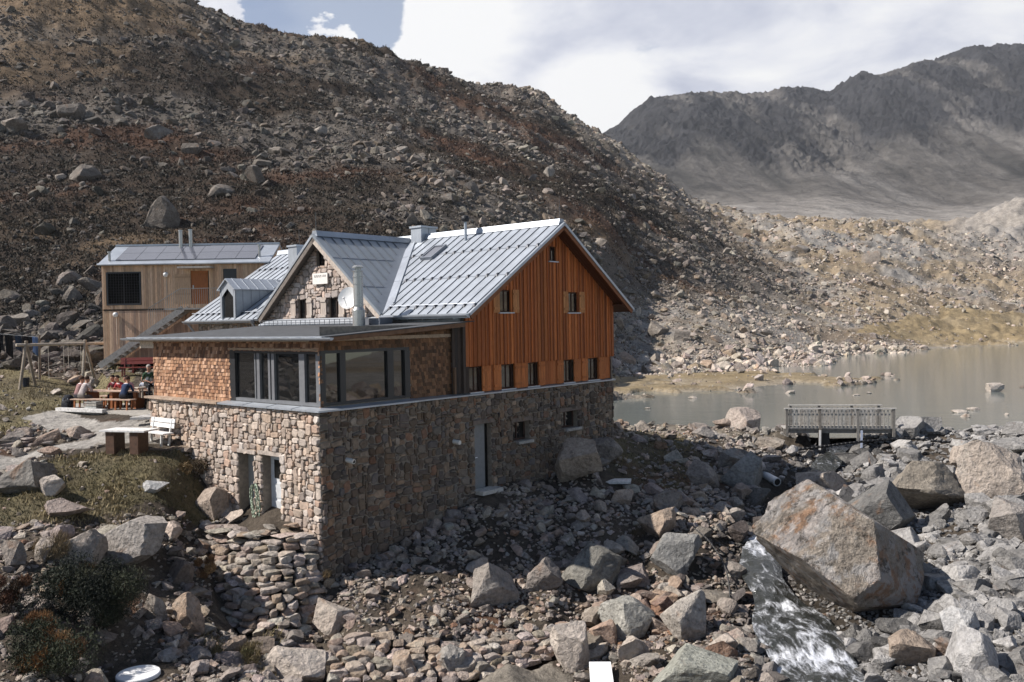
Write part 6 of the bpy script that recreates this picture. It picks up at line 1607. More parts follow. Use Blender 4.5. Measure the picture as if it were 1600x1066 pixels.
# -- the boulders one can point to
boulder(1336, 958, 266, 192, 'huge pale boulder with orange stains towering beside the stream', (0.40, 0.345, 0.285), 5, .85, rough=.26, sub=6, planes=2, lohi=(.85, .98), embed=.12, yaw=0.0, name='boulder', box=False, mat='stained_rock',
        cuts=[((-.72, -.2, -.66), .45), ((-.62, -.30, .72), .52), ((.60, -.05, .80), .44), ((-.25, -.92, .32), .50), ((.66, -.72, .22), .46), ((.1, -.5, -.86), .62), ((.1, .95, .2), .6), ((.62, .1, -.78), .70), ((-.20, -.70, .69), .60), ((.25, -.90, -.35), .60), ((-.95, -.3, .1), .82)])
boulder(1372, 836, 135, 84, 'dark grey rock slab with steep face right behind the huge boulder', (0.17, 0.165, 0.155), 12, .6)
boulder(1288, 778, 80, 42, 'pale pointed rock showing above the top of the huge boulder', 0, 13, .7)
boulder(1455, 800, 132, 82, 'brown mottled boulder overhanging a dark hollow at the right', (0.27, 0.235, 0.19), 14, .8, embed=.1)
boulder(1552, 778, 110, 92, 'pale jagged boulder high on the right bank near the photo edge', 2, 15, .8, rough=.09)
boulder(1585, 842, 70, 62, 'grey white boulder at the right edge below the jagged one', 7, 16, .9)
boulder(1515, 730, 66, 40, 'tall pale rock on the crest right of the footbridge', 2, 17, .9)
boulder(1163, 664, 58, 27, 'pinkish rounded boulder at the lake shore left of the footbridge', (0.42, 0.35, 0.30), 18, .8, d=44.5, embed=.45, box=False, planes=12, lohi=(.6, .9))
boulder(905, 748, 74, 64, 'rounded pale brown boulder resting against the far end of the hut wall', (0.40, 0.33, 0.265), 59, .8, planes=9, rough=.07, d=32.0, embed=.1)
boulder(945, 722, 58, 40, 'slanting grey slab leaning on the hut corner behind the rounded boulder', 3, 20, .6, tilt=(.2, -.5), d=34.6)
boulder(773, 944, 78, 66, 'brown grey upright boulder in the shaded rubble below the hut', (0.30, 0.265, 0.23), 21, .9)
boulder(850, 920, 58, 48, 'dark angular boulder right of the brown grey upright one', (0.24, 0.21, 0.185), 22, .9)
boulder(925, 912, 100, 56, 'broad dark mossy rock in the shade left of the red earth', (0.20, 0.19, 0.165), 23, .8)
boulder(1060, 894, 86, 58, 'dark grey slanted boulder above the red earth patch', (0.23, 0.225, 0.21), 24, .7, tilt=(0, .35))
boulder(982, 990, 92, 58, 'pale lichen covered boulder above the pink rock', (0.38, 0.365, 0.32), 25, .8)
boulder(945, 1002, 48, 34, 'smooth pinkish orange rock just above the white slab', (0.46, 0.33, 0.25), 26, .8, planes=6)
boulder(1072, 996, 74, 70, 'pale blocky boulder with a flat shaded side at lower centre right', (0.40, 0.36, 0.31), 27, .9, planes=7)
boulder(892, 1046, 64, 72, 'pale triangular boulder left of the white slab', 9, 28, .7, tilt=(.1, .3))
boulder(990, 1034, 52, 40, 'rounded pale rock right of the white slab', 2, 29, .8)
boulder(696, 1066, 66, 58, 'rough grey boulder at the foot of the low rubble wall', (0.34, 0.315, 0.28), 30, .9, rough=.09)
boulder(630, 1070, 50, 52, 'flat sided brown block at the bottom below the rubble wall', 4, 31, .8)
boulder(460, 1072, 98, 58, 'large pale granite boulder cut by the lower photo edge', 9, 32, .8)
boulder(524, 984, 74, 48, 'big pale block at the left end of the low rubble wall', 2, 33, .7, planes=6)
boulder(1085, 1074, 150, 48, 'long lichen covered slab at the bottom edge right of centre', (0.33, 0.33, 0.28), 34, .7)
boulder(1505, 1000, 56, 50, 'whitish rounded boulder on the right bank', (0.44, 0.43, 0.415), 35, .9)
boulder(1530, 1054, 82, 68, 'large grey white boulder near the lower right corner', (0.40, 0.385, 0.37), 36, .9)
boulder(1427, 1038, 78, 52, 'brownish boulder with orange top on the right bank', (0.34, 0.27, 0.21), 37, .8)
boulder(1395, 890, 90, 36, 'long dark splinter of rock leaning on the right side of the huge boulder', (0.22, 0.20, 0.175), 38, .5, tilt=(0, .4))
boulder(205, 872, 118, 64, 'large wedge shaped boulder with white top and dark face at the left', (0.36, 0.325, 0.29), 39, .9, planes=6, cuts=[((.2, -.9, .1), .35), ((-.45, -.1, .9), .4)])
boulder(118, 882, 76, 54, 'sharp edged boulder with a bright edge left of the wedge shaped one', (0.34, 0.29, 0.245), 40, .9, cuts=[((-.4, -.2, .85), .45)])
boulder(98, 808, 78, 30, 'flat pinkish boulder below the grassy mound', (0.36, 0.29, 0.25), 41, .7, planes=6)
boulder(328, 808, 56, 48, 'brown boulder leaning against the wall beside the cellar doors', (0.36, 0.29, 0.235), 42, .8, cuts=[((-.6, -.2, .75), .5)])
boulder(240, 770, 42, 20, 'bright white slab on the slope of the grassy mound', (0.50, 0.49, 0.47), 43, .7)
boulder(80, 772, 40, 30, 'pale rock at the left foot of the grassy mound', 9, 44, .8)
boulder(30, 768, 92, 52, 'dark crusted boulder at the left edge below the path', (0.19, 0.175, 0.155), 45, .9, rough=.1)
boulder(292, 985, 52, 58, 'upright brown block left of the round dry stone wall', (0.33, 0.245, 0.18), 46, .8, planes=6)
boulder(240, 968, 38, 42, 'triangular flat rock right of the dark juniper', (0.31, 0.265, 0.225), 47, .6)
boulder(278, 908, 42, 36, 'dark rounded boulder in the hollow under the terrace', 6, 48, .9)
boulder(16, 888, 42, 42, 'grey rock at the left edge above the rusty shrubs', 3, 49, .9)
boulder(66, 876, 36, 34, 'pale square rock left of the sharp edged boulder', 0, 50, .9)
boulder(1158, 762, 76, 58, 'smooth grey slab on the left stream bank below the bridge', (0.25, 0.245, 0.23), 51, .7)
boulder(1150, 735, 60, 36, 'brown grey slab above the smooth grey one on the left bank', (0.28, 0.255, 0.225), 52, .7)
boulder(1100, 760, 54, 40, 'grey angular rock by the turf at the left of the pipe end', 3, 53, .8)
boulder(1030, 838, 62, 44, 'brown sunlit edged boulder in the middle of the left bank', 4, 54, .8)
boulder(1045, 800, 50, 34, 'grey tilted rock above the brown one on the left bank', 3, 55, .8)
boulder(1150, 905, 42, 26, 'low grey rock at the edge of the upper pool of the stream', 3, 56, .8)
boulder(1222, 945, 24, 22, 'small grey stone standing in the middle of the stream', 3, 57, .9)
boulder(1272, 1000, 18, 14, 'small pale stone in the white water of the stream', 2, 58, .9)
boulder(150, 964, 30, 22, 'half hidden pale rock under the juniper', 3, 59, .9)
# rocks in the lake
for k, (px, py, w, h, lb) in enumerate(((1557, 612, 26, 14, 'largest white rock standing out of the lake at the right'), (1503, 645, 26, 5, 'flat white rock low in the lake, left of a close group'), (1522, 641, 22, 5, 'flat white rock of the close group in the lake'), (1510, 652, 14, 7, 'small rounded rock in front of the flat group in the lake'),
        (1236, 615, 18, 5, 'flat white rock in the lake above the left end of the footbridge'), (1573, 649, 7, 4, 'tiny rock in the lake at the far right below the largest'), (1083, 623, 16, 5, 'flat white rock in the lake near the hut'), (1012, 639, 10, 3, 'small low rock in the lake beside the hut corner'),
        (1338, 618, 12, 3, 'low flat stone in the lake above the footbridge'), (1358, 615, 8, 3, 'tiny stone in the lake above the right half of the footbridge'), (1598, 606, 10, 4, 'dark rock in the lake cut by the right edge'), (1385, 587, 20, 5, 'dark low rock off the tip of the sandy spit'))):
    dd = (CAM_Z - LAKE_Z) / ((py - (533 - FOC * PITCH - ROLL * (px - 800))) / FOC)
    boulder(px, py, w, h, lb, 9 if k not in (10, 11) else 6, 300 + k, .8, sub=2, d=dd, embed=.3, name='lake_rock')
# boulders on the slope
for k, (px, py, w, h, c, lb) in enumerate(((254, 352, 56, 46, 1, 'largest pale boulder on the dark slope above the timber house'), (126, 282, 48, 28, 1, 'grey boulder on the dark slope left of the largest one'), (18, 206, 40, 24, 2, 'pale boulder at the left edge of the slope'),
        (345, 305, 40, 20, 1, 'flat grey boulder right of and above the largest slope boulder'), (108, 182, 38, 22, 1, 'pale boulder high on the left slope'), (92, 282, 22, 12, 4, 'small bright boulder beside the grey one on the dark slope'), (395, 285, 36, 30, 1, 'grey outcrop block right of the flat slope boulder'),
        (245, 215, 44, 22, 0, 'low broad boulder in the middle of the left slope'), (735, 300, 28, 20, 1, 'dark edged boulder on the slope above the hut ridge'), (857, 275, 22, 18, 4, 'pale boulder in the scree above the gable'), (1030, 525, 34, 24, 0, 'boulder at the foot of the scree right of the hut'),
        (1065, 530, 28, 16, 4, 'white boulder beside it at the foot of the scree'), (1365, 412, 30, 20, 2, 'rounded pale boulder on the tan knoll beyond the lake'), (1253, 395, 26, 14, 4, 'pale block on the left part of the tan knoll'), (110, 470, 36, 24, 1, 'rounded grey boulder left of the timber house'), (140, 455, 36, 22, 1, 'second grey boulder left of the timber house, higher up'),
        (115, 440, 26, 20, 0, 'grey rock above the two boulders left of the timber house'), (300, 238, 30, 14, 1, 'grey slab on the slope above the timber house flues'), (610, 250, 26, 16, 2, 'pale rock in the scree above the stone gable'), (500, 210, 24, 14, 4, 'bright rock in the upper scree of the slope'))):
    boulder(px, py, w, h, lb, c, 400 + k, .9, sub=3, pal=HC * 1.15, embed=.3)

# -- foreground rubble
def outside_built(x, y):
    """not inside the hut, on the terrace or on the path"""
    c, s = math.cos(math.pi / 2 - HUT_TH), math.sin(math.pi / 2 - HUT_TH); X, Y = x + 5.541, y - 25.0
    a = X * c + Y * s; b = -X * s + Y * c
    ok = ~((a > -.12) & (a < 15.2) & (b > -.10) & (b < 18))
    return ok & ~in_poly(x, y, DECK_POLY) & ~in_poly(x, y, PATH_POLY)
r = np.random.default_rng(42)
N = 120000
D = 1 / (1 / 47.5 + r.random(N) * (1 / 14.5 - 1 / 47.5)); U = r.uniform(-.68, .68, N)
fx_, fy_ = U * D, D
fz2 = gz_fast(fx_, fy_); ppx, ppy, _ = project(np.stack([fx_, fy_, fz2], 1))
ok = outside_built(fx_, fy_)
KEEP = [(LID, .80), (DRAIN, .9), (at(1214, 765, 34.0), .8), (at(1216, 775, 33.2), .6), (gp(938, 1045, 21.3), .65), (gp(938, 1066, 20.8), .6), (f0, 1.3), (f1, 1.2), (gp(205, 700, 30.3), 1.0), (gp(262, 690, 30.5), 1.2), (gp(765, 765, 29.8), .5), (gp(965, 749, 33.0), .8), (gp(400, 822, 26.6), .9), (gp(440, 826, 26.0), .8), (gp(360, 822, 26.8), .6), (BENCHP, 2.0), (BUCKP, .6)]
for kp, kr in KEEP: ok &= np.hypot(fx_ - kp.x, fy_ - kp.y) > kr
grass_in = soft_poly(fx_, fy_, GRASS_POLY, .5, 2.0, 5) | soft_poly(fx_, fy_, MEADOW_POLY, .5, 2.0, 6)
turf_r = soft_poly(fx_, fy_, gpoly([(955, 690, 36.5), (970, 668, 44), (1060, 676, 43), (1110, 720, 37), (1060, 760, 32.5), (960, 745, 33)]), 1.0, 2.0, 91)
pad_in = in_poly(fx_, fy_, PAD_POLY)
dens = np.ones(N); dens[grass_in] = .045; dens[turf_r] = .30; dens[(ppx < 150) & (ppy > 675) & (ppy < 735)] = .25; dens[pad_in] = .0
left_slope = (ppx < 350) & (ppy > 800); dens[left_slope] *= .55
dens *= np.where((ppx < 260) & (ppy > 860), .45, 1)
st_d = np.abs(fx_ - stream_x(fy_)); dens *= np.where((st_d < .50) & (fy_ < 29.6), .22, 1)
lakeside = (fy_ > np.interp(fx_, _bx, _by) + .6) & (fx_ > 2); dens[lakeside] = 0
FACE1 = in_poly(ppx, ppy, [(325, 850), (490, 846), (498, 985), (420, 1000), (335, 985)]); FACE2 = in_poly(ppx, ppy, [(490, 1004), (640, 1004), (740, 1012), (880, 985), (890, 1030), (740, 1075), (490, 1085)])
clump = fbm(fx_, fy_, 2.4, 3, 77); dens *= np.clip(.78 + .8 * clump, .2, 1); dens[FACE1 | FACE2] = 0
ok &= r.random(N) < dens
fx_, fy_, fz2, ppx, ppy, clump, grass_in, st_d = (q[ok] for q in (fx_, fy_, fz2, ppx, ppy, clump, grass_in, st_d))
n = len(fx_)
q = r.random(n)
sz = .046 * (1 - q * .9993) ** (-1 / 2.2)
sz = np.minimum(sz, .46)
big_ok = 1 + .22 * sstep(ppx, 1000, 1400) + .05 * (ppy > 900); sz *= np.clip(big_ok, 1, 1.6)
sz = np.where((ppx > 500) & (ppx < 900) & (ppy > 800), np.minimum(sz, .26), sz)      # finer chippings under the hut wall
sz = np.where((st_d < 1.0) & (fy_ < 30), np.minimum(sz, .24), sz)
sz *= np.clip(fy_ / 26, .8, 1.35)
S = np.stack([sz * r.uniform(.8, 1.3, n), sz * r.uniform(.65, 1.0, n), sz * r.uniform(.38, .8, n)], 1)
col = pick(r, RC, RW_, n, .2)
col = np.where((np.exp(-((st_d / 1.9) ** 2)) * (fy_ < 41))[:, None] > r.random(n)[:, None] * 1.2, col * .42, col)
side = sstep(ppx, 1050, 1350)[:, None]; col = col * (1 - side) + side * (col.mean(1, keepdims=True) * np.array([1.045, 1.0, .945]))
red = np.exp(-(((fx_ - rp.x) / 1.2) ** 2 + ((fy_ - rp.y) / .8) ** 2))[:, None]; col = col * (1 - .8 * red) + .8 * red * np.array([0.20, 0.095, 0.055])
Pz = fz2 + S[:, 2] * r.uniform(.15, .55, n)
Pf = np.stack([fx_, fy_, Pz], 1)
# the largest ones become boulders of their own, the rest is rubble
look = sz / fy_ * FOC
ins = np.zeros(n, bool)
for (bx_, by_, bw_, bh_, wx, wy, W_) in ROCK_TAKEN: ins |= (np.hypot(fx_ - wx, fy_ - wy - W_ * .3) < W_ * .8) & (sz > .09)
vis = (ppx > -10) & (ppx < 1610) & (ppy < 1085) & ~ins
order = np.argsort(-look * vis)[:205]
isbig = np.zeros(n, bool); isbig[order] = True
def tone(c):
    m = c.mean(); w = c[0] / c[2]
    if w > 1.75: return 'rusty orange'
    if m > .37: return 'pale'
    if m < .14: return 'dark wet'
    if w > 1.42: return 'brown'
    if m < .215: return 'dark grey'
    return 'grey' if w < 1.22 else 'beige grey'
def region(px, py, x, y):
    sd = x - stream_x(np.array([y]))[0]
    if abs(sd) < .8 and y < 41: return 'lying in the stream bed', 'stones in the stream bed'
    if py < 712 and px > 1000: return ('on the lake bank left of the footbridge' if px < 1225 else 'on the lake bank under the footbridge' if px < 1410 else 'on the lake bank right of the footbridge'), 'rocks on the lake bank'
    if px < 360: 
        return ('on the grassy mound' if py < 790 else 'on the shaded slope below the mound' if py < 930 else 'near the juniper and the manhole lid'), 'rocks on the left slope'
    if px < 520: return 'around the foot of the round dry stone wall', 'rocks by the round dry stone wall'
    if sd > 0: 
        if py < 800: return 'on the right bank behind the huge boulder', 'rocks on the right bank'
        if py < 930: return ('on the right bank level with the huge boulder'), 'rocks on the right bank'
        return ('on the right bank in front of the huge boulder' if px < 1420 else 'on the lower right bank'), 'rocks on the right bank'
    if py > 925: return ('in the sunlit rubble before the hut' if px < 850 else 'in the sunlit rubble around the white slab' if px < 1060 else 'on the sunlit left bank of the stream'), 'rocks in the sunlit rubble'
    return ('in the shaded rubble under the hut wall' if px < 900 else 'in the shaded rubble above the red earth' if px < 1060 else 'on the shaded left bank of the stream'), 'rocks in the shaded rubble'
for k in order:
    V, F = rock_shape(4, 1000 + int(k), 7, .5, .9, .055)
    R = rotm(r.uniform(0, 6.28, 1), r.normal(0, .3, 1), r.normal(0, .3, 1))[0]
    V = (V * S[k]) @ R.T
    o = mesh_arrays('rock', V, [F], MAT['rock'], col=np.tile(col[k], (len(V), 1)), loc=tuple(Pf[k]))
    where, grp = region(ppx[k], ppy[k], fx_[k], fy_[k])
    shp = 'flat slabby' if S[k, 2] < .5 * S[k, 0] else 'blocky' if S[k, 1] > .85 * S[k, 0] else 'angular'
    bigw = 'large ' if look[k] > np.percentile(look[order], 72) else 'small ' if look[k] < np.percentile(look[order], 30) else ''
    tag(o, f'{bigw}{tone(col[k])} {shp} rock {where}', 'rock', grp)
sm = ~isbig & ~ins
far = sm & (look < 4.2); near = sm & ~far
T3 = [rock_shape(3, 600 + k, 6, .5, .9, .05) for k in range(16)]
vn = near & (look > 8.5); near = near & ~vn
merged('rubble', Pf[vn], S[vn], col[vn], T3, 53, MAT['rock'], tag_=('larger loose angular stones among the rubble', 'rubble'))
merged('rubble', Pf[near], S[near], col[near], T2, 51, MAT['rock'], tag_=('loose angular stones covering the slope between hut and stream', 'rubble'))
merged('gravel', Pf[far], S[far], col[far], T1, 52, MAT['rock'], tag_=('small chippings and gravel between the larger stones', 'gravel'))

# rubble beyond the sides of the view (mirrored in the sun room's glass)
N = 5200; ph = np.where(r.random(N) < .6, r.uniform(.60, 1.32, N), -r.uniform(.60, 1.25, N)); rad = r.uniform(17, 60, N)
ex, ey = rad * np.sin(ph), rad * np.cos(ph); eg = gz_fast(ex, ey); sz_ = np.minimum(.16 * (1 - r.random(N) * .998) ** (-1 / 2.0), 1.3)
oke = outside_built(ex, ey) & (ey < 46) & ((ex > 0) | (ey < 31)); ex, ey, eg, sz_ = ex[oke], ey[oke], eg[oke], sz_[oke]; n = len(ex)
Se = np.stack([sz_ * r.uniform(.8, 1.3, n), sz_ * r.uniform(.7, 1, n), sz_ * r.uniform(.4, .8, n)], 1)
merged('rubble', np.stack([ex, ey, eg + Se[:, 2] * .3], 1), Se, pick(r, RC, RW_, n, .25), T2, 54, MAT['rock'], tag_=('rubble continuing beyond the sides of the view', 'rubble'))

# -- dry stone walls, stacked in courses
def dry_wall(name, label, top, bot, course, seed, pal, ln=(.28, .62), deep=.42, cap=0):
    r = np.random.default_rng(seed); top = [Vector(p) for p in top]; bot = [Vector(p) for p in bot]
    def along(P, t):
        L = [0]; 
        for a, b in zip(P[:-1], P[1:]): L.append(L[-1] + (b - a).length)
        s = t * L[-1]
        for i in range(len(P) - 1):
            if s <= L[i + 1] or i == len(P) - 2: return P[i] + (P[i + 1] - P[i]) * ((s - L[i]) / max(1e-6, L[i + 1] - L[i]))
    H = max((a - b).length for a, b in zip(top, bot)); nc = max(2, int(round(H / course)))
    VV, FF, CC, off = [], [], [], 0
    for c in range(nc + 1):
        f = (c + .3) / (nc + .3); path = [b + (t - b) * f for t, b in zip(top, bot)]; L = sum((b - a).length for a, b in zip(path[:-1], path[1:])); s = r.uniform(0, .3)
        while s < L:
            l = r.uniform(*ln) * (1.25 if c >= nc else 1); t = min(1, (s + l / 2) / L); p = along(path, t); d = (along(path, min(1, t + .02)) - along(path, max(0, t - .02))); yaw = math.atan2(d.y, d.x)
            h = course * r.uniform(.85, 1.25) * (.8 if c >= nc else 1); V, F = rock_shape(3, int(r.integers(1e6)), 8, .55, .95, .04)
            V = np.sign(V) * np.abs(V) ** .72
            V = V * np.array([l / 2 * 1.02, deep / 2 * r.uniform(.85, 1.2), h / 2]); R = rotm(np.array([yaw + r.normal(0, .10)]), r.normal(0, .07, 1), r.normal(0, .08, 1))[0]
            V = V @ R.T + np.array(p) + np.array([0, r.normal(0, .035), r.normal(0, .02)])
            VV.append(V); FF.append(F + off); off += len(V); CC.append(np.tile(pick(r, pal, np.ones(len(pal)), 1, .2), (len(V), 1))); s += l * .97
    o = mesh_arrays(name, np.concatenate(VV), [np.concatenate(FF)], MAT['rock'], col=np.concatenate(CC)); tag(o, label, 'dry stone wall'); return o
WP = RC[[0, 1, 2, 4, 5, 9]]
dry_wall('dry_stone_wall', 'round bastion of stacked dry stones below the cellar doors', BAST_T, BAST_B, .21, 5, WP)
dry_wall('dry_stone_wall', 'long low rubble retaining wall crossing the foreground below the hut', RET_T, RET_B, .22, 6, WP, (.22, .6))
dry_wall('dry_stone_wall', 'low mossy stone edging beside the gravel path at the left', [at(-40, 700, 31.2), at(10, 692, 31.4), at(60, 686, 31.7), at(130, 683, 32.0)], [at(-40, 730, 30.4), at(10, 722, 30.6), at(60, 707, 31.0), at(130, 694, 31.6)], .26, 7, RC[[1, 3, 7, 0]] * .8, (.5, 1.1), .6)
dry_wall('dry_stone_wall', 'row of flat stones edging the terrace below the garden table', [at(160, 703, 30.2), at(200, 703, 30.1), at(240, 704, 29.9), at(292, 700, 29.8)], [at(160, 712, 29.9), at(200, 714, 29.8), at(240, 715, 29.6), at(292, 712, 29.5)], .18, 8, RC[[1, 3, 4]] * .75, (.4, .9), .5)
dry_wall('dry_stone_wall', 'dark low stone wall behind the picnic table under the stair', [at(160, 580, 43.4), at(200, 580, 43.0), at(240, 581, 42.6)], [at(160, 592, 42.9), at(200, 593, 42.5), at(240, 593, 42.2)], .2, 9, RC[[3, 6]] * .7, (.3, .6), .4)
# flagstones of the door terrace
for k in range(16):
    t = k / 15; p = at(338 + 140 * t + r.uniform(-8, 8), 822 + 14 * r.random() + 4, 26.6 - 1.0 * r.random() - .5 * t); z = max(gz_fast(p.x, p.y)[0], -3.66)
    V, F = rock_shape(3, 3000 + k, 8, .6, .95, .03); V = V * np.array([r.uniform(.28, .5), r.uniform(.22, .36), .08]); R = rotm(r.uniform(0, 3, 1), r.normal(0, .05, 1), r.normal(0, .05, 1))[0]
    o = mesh_arrays('flagstone', V @ R.T, [F], MAT['rock'], col=np.tile(pick(r, WP, np.ones(6), 1, .12), (len(V), 1)), loc=(p.x, p.y, z + .05)); tag(o, 'flat pale flagstone on the little terrace before the cellar doors', 'flagstone', 'flagstones before the cellar doors')

# -- scree and stones of the slopes
N = 260000
V_ = r.uniform(math.log(47), math.log(345), N); D = np.exp(V_); U = r.uniform(-.66, .70, N)
hx_, hy_ = U * D, D; hz_ = gz_fast(hx_, hy_)
px2, py2, sc2, tn2, ru2, rt2 = hill_fields(hx_, hy_, hz_)
e = .6; gxs = (gz_fast(hx_ + e, hy_) - gz_fast(hx_ - e, hy_)) / (2 * e); gys = (gz_fast(hx_, hy_ + e) - gz_fast(hx_, hy_ - e)) / (2 * e)
dens = .13 + .85 * sc2 ** 1.2 + .25 * rt2
dens *= np.where(fbm(hx_, hy_, 5, 3, 88) > -.05, 1, .35)
dens = np.where(in_poly(hx_, hy_, SPIT_POLY), .02, dens); dens = np.where(in_poly(hx_, hy_, LFLAT_POLY), .06, dens)
shore2 = (np.abs(hz_ - LAKE_Z - .5) < .9) & (hy_ > 80) & (hx_ < 62); dens = np.where(shore2 & ~in_poly(hx_, hy_, SPIT_POLY), 1.0, dens)
ok = outside_built(hx_, hy_) & (r.random(N) < dens) & (hz_ > LAKE_Z - .1) & ~in_poly(hx_, hy_, MEADOW_POLY)
hx_, hy_, hz_, px2, py2, sc2, rt2, shore2 = (q[ok] for q in (hx_, hy_, hz_, px2, py2, sc2, rt2, shore2)); n = len(hx_)
sz = (.045 + .00062 * hy_) * (1 - r.random(n) * .9996) ** (-1 / 2.25); sz = np.minimum(sz, .75 + .0022 * hy_) * np.where(shore2, 1.25, 1) * (1 - .30 * rt2)
S = np.stack([sz * r.uniform(.8, 1.35, n), sz * r.uniform(.7, 1.1, n), sz * r.uniform(.4, .85, n)], 1)
col = pick(r, HC, np.array([.25, .25, .18, .16, .06, .10]), n, .22); col = col * (.80 + .45 * sstep(px2, 350, 850)[:, None]) * (1 + .85 * rt2[:, None] * np.array([1.0, .98, .95])) * np.where(shore2, 1.3, 1)[:, None]
P = np.stack([hx_, hy_, hz_ + S[:, 2] * r.uniform(.0, .5, n)], 1)
lk_ = sz / hy_ * FOC; bigm = lk_ > 5.5
merged('boulder_field', P[bigm], S[bigm], col[bigm], T2, 61, MAT['rock'], .5, tag_=('blocks strewn over the mountain slope and the far lake shore', 'boulder field'))
merged('scree', P[~bigm], S[~bigm], col[~bigm], T1, 62, MAT['rock'], .5, tag_=('scree of small stones covering the mountain slope', 'scree'))

# ------------------------------------------------------------------ plants
def leaves(P, size, col, r, up=.5, narrow=.35):
    """one small triangle-pair leaf per point"""
    n = len(P); d = r.normal(size=(n, 3)); d[:, 2] = np.abs(d[:, 2]) + up; d /= np.linalg.norm(d, axis=1)[:, None]
    s = np.cross(d, r.normal(size=(n, 3))); s /= np.linalg.norm(s, axis=1)[:, None]
    L = (size * r.uniform(.6, 1.4, n))[:, None]; w = L * narrow
    V = np.stack([P - s * w * .5, P + s * w * .5, P + d * L + s * w * .1], 1).reshape(-1, 3)
    return V, np.arange(3 * n, dtype=np.int32).reshape(n, 3), np.repeat(col, 3, 0)
# heather and dwarf shrubs of the slope
N = 45000
V_ = r.uniform(math.log(50), math.log(300), N); D = np.exp(V_); U = r.uniform(-.66, .35, N); hx_, hy_ = U * D, D; hz_ = gz_fast(hx_, hy_)
px2, py2, sc2, tn2, ru2, rt2 = hill_fields(hx_, hy_, hz_)
ok = outside_built(hx_, hy_) & (r.random(N) < (1 - .8 * sc2) * (1 - .5 * tn2) * (1 - .9 * rt2)) & (hz_ > LAKE_Z + .6) & ~in_poly(hx_, hy_, MEADOW_POLY)
hx_, hy_, hz_, ru2, tn2 = (q[ok] for q in (hx_, hy_, hz_, ru2, tn2)); n = len(hx_); m = 9
base = np.repeat(np.stack([hx_, hy_, hz_], 1), m, 0); sp = np.repeat(.12 + .0018 * hy_, m)
P = base + r.normal(size=(n * m, 3)) * np.stack([sp, sp, sp * .25], 1); P[:, 2] = gz_fast(P[:, 0], P[:, 1]) + np.abs(r.normal(size=n * m)) * sp * .25
cc = mixc(mixc(np.tile(np.array([0.036, 0.030, 0.021]), (n, 1)), np.array([0.088, 0.046, 0.029]), ru2 * .8), np.array([0.155, 0.112, 0.066]), tn2 * .75) * r.uniform(.6, 1.4, (n, 1))
V, F, C = leaves(P, sp * .85, np.repeat(cc, m, 0), r, .6, .55)
tag(mesh_arrays('heather', V, [F], MAT['leaf'], col=C), 'dark heather and dwarf shrubs between the stones of the slope', 'heather', kind='stuff')
# turf blades
N = 210000
D = 1 / (1 / 47 + r.random(N) * (1 / 20 - 1 / 47)); U = r.uniform(-.66, .25, N); tx_, ty_ = U * D, D
wgt = np.zeros(N)
wgt[soft_poly(tx_, ty_, GRASS_POLY, .7, 2.0, 73)] = 1.0; wgt[soft_poly(tx_, ty_, MEADOW_POLY, 1.0, 2.5, 71)] = .8
wgt[soft_poly(tx_, ty_, gpoly([(955, 690, 36.5), (970, 668, 44), (1060, 676, 43), (1110, 720, 37), (1060, 760, 32.5), (960, 745, 33)]), 1.0, 2.0, 91)] = .5
wgt[in_poly(tx_, ty_, gpoly([(300, 985, 22.6), (420, 985, 23.2), (480, 1000, 22.6), (430, 1040, 20.8), (300, 1040, 20.8)]))] = .8
wgt[in_poly(tx_, ty_, gpoly([(0, 800, 24.6), (300, 806, 26.4), (340, 822, 26.6), (240, 835, 25.2), (0, 830, 23.8)]))] = .7
wgt *= .55 + .45 * sstep(fbm(tx_, ty_, 1.4, 4, 79), -.3, .25)
ok = outside_built(tx_, ty_) & (r.random(N) < wgt); tx_, ty_ = tx_[ok], ty_[ok]; n = len(tx_)
P = np.stack([tx_, ty_, gz_fast(tx_, ty_) - .01], 1)
hu = fbm(tx_, ty_, 1.1, 3, 111)
cc = mixc(mixc(np.tile(np.array([0.128, 0.108, 0.055]), (n, 1)), np.array([0.26, 0.205, 0.11]), sstep(hu, -.1, .45)), np.array([0.045, 0.048, 0.022]), sstep(-hu, .1, .5)) * r.uniform(.65, 1.35, (n, 1))
V, F, C = leaves(P, .095 + .05 * (hu > .1), cc, r, 1.2, .26)
tag(mesh_arrays('grass', V, [F], MAT['leaf'], col=C), 'short dry alpine turf on the mound and the meadow', 'grass', kind='stuff')
# single shrubs and tufts at the lower left
def shrub(name, px, py, w, h, n, cols, label, cat, size=.07, up=.4, narrow=.45, lumps=9, group=None, seed=1, stem=True):
    r = np.random.default_rng(seed); p, dd = hit_ground(px, py); W_, H_ = w * dd / FOC / 2, h * dd / FOC
    o = empty(name, p); tag(o, label, cat, group)
    c0 = r.normal(size=(lumps, 3)) * np.array([W_ * .5, W_ * .35, H_ * .18]) + np.array([0, W_ * .2, H_ * .45]); rad = r.uniform(.25, .5, lumps) * min(W_, H_ * 1.2)
    k = r.integers(0, lumps, n); dirs = r.normal(size=(n, 3)); dirs /= np.linalg.norm(dirs, axis=1)[:, None]
    P = c0[k] + dirs * (rad[k] * r.uniform(.55, 1.05, n))[:, None]; P[:, 2] = np.maximum(P[:, 2], .02)
    cols = np.array(cols); cc = cols[r.integers(0, len(cols), lumps)][k] * r.uniform(.6, 1.4, (n, 1))
    V, F, C = leaves(P, np.full(n, size), cc, r, up, narrow); mesh_arrays('foliage', V, [F], MAT['leaf'], parent=o, col=C)
    if stem:
        m = MB()
        for q in range(min(lumps, 6)): m.tube((r.uniform(-.1, .1), r.uniform(-.05, .1), -.1), tuple(c0[q]), .022, .008, 5, (0.07, 0.05, 0.035))
        m.build('stems', MAT['beam_wood'], o)
    return o
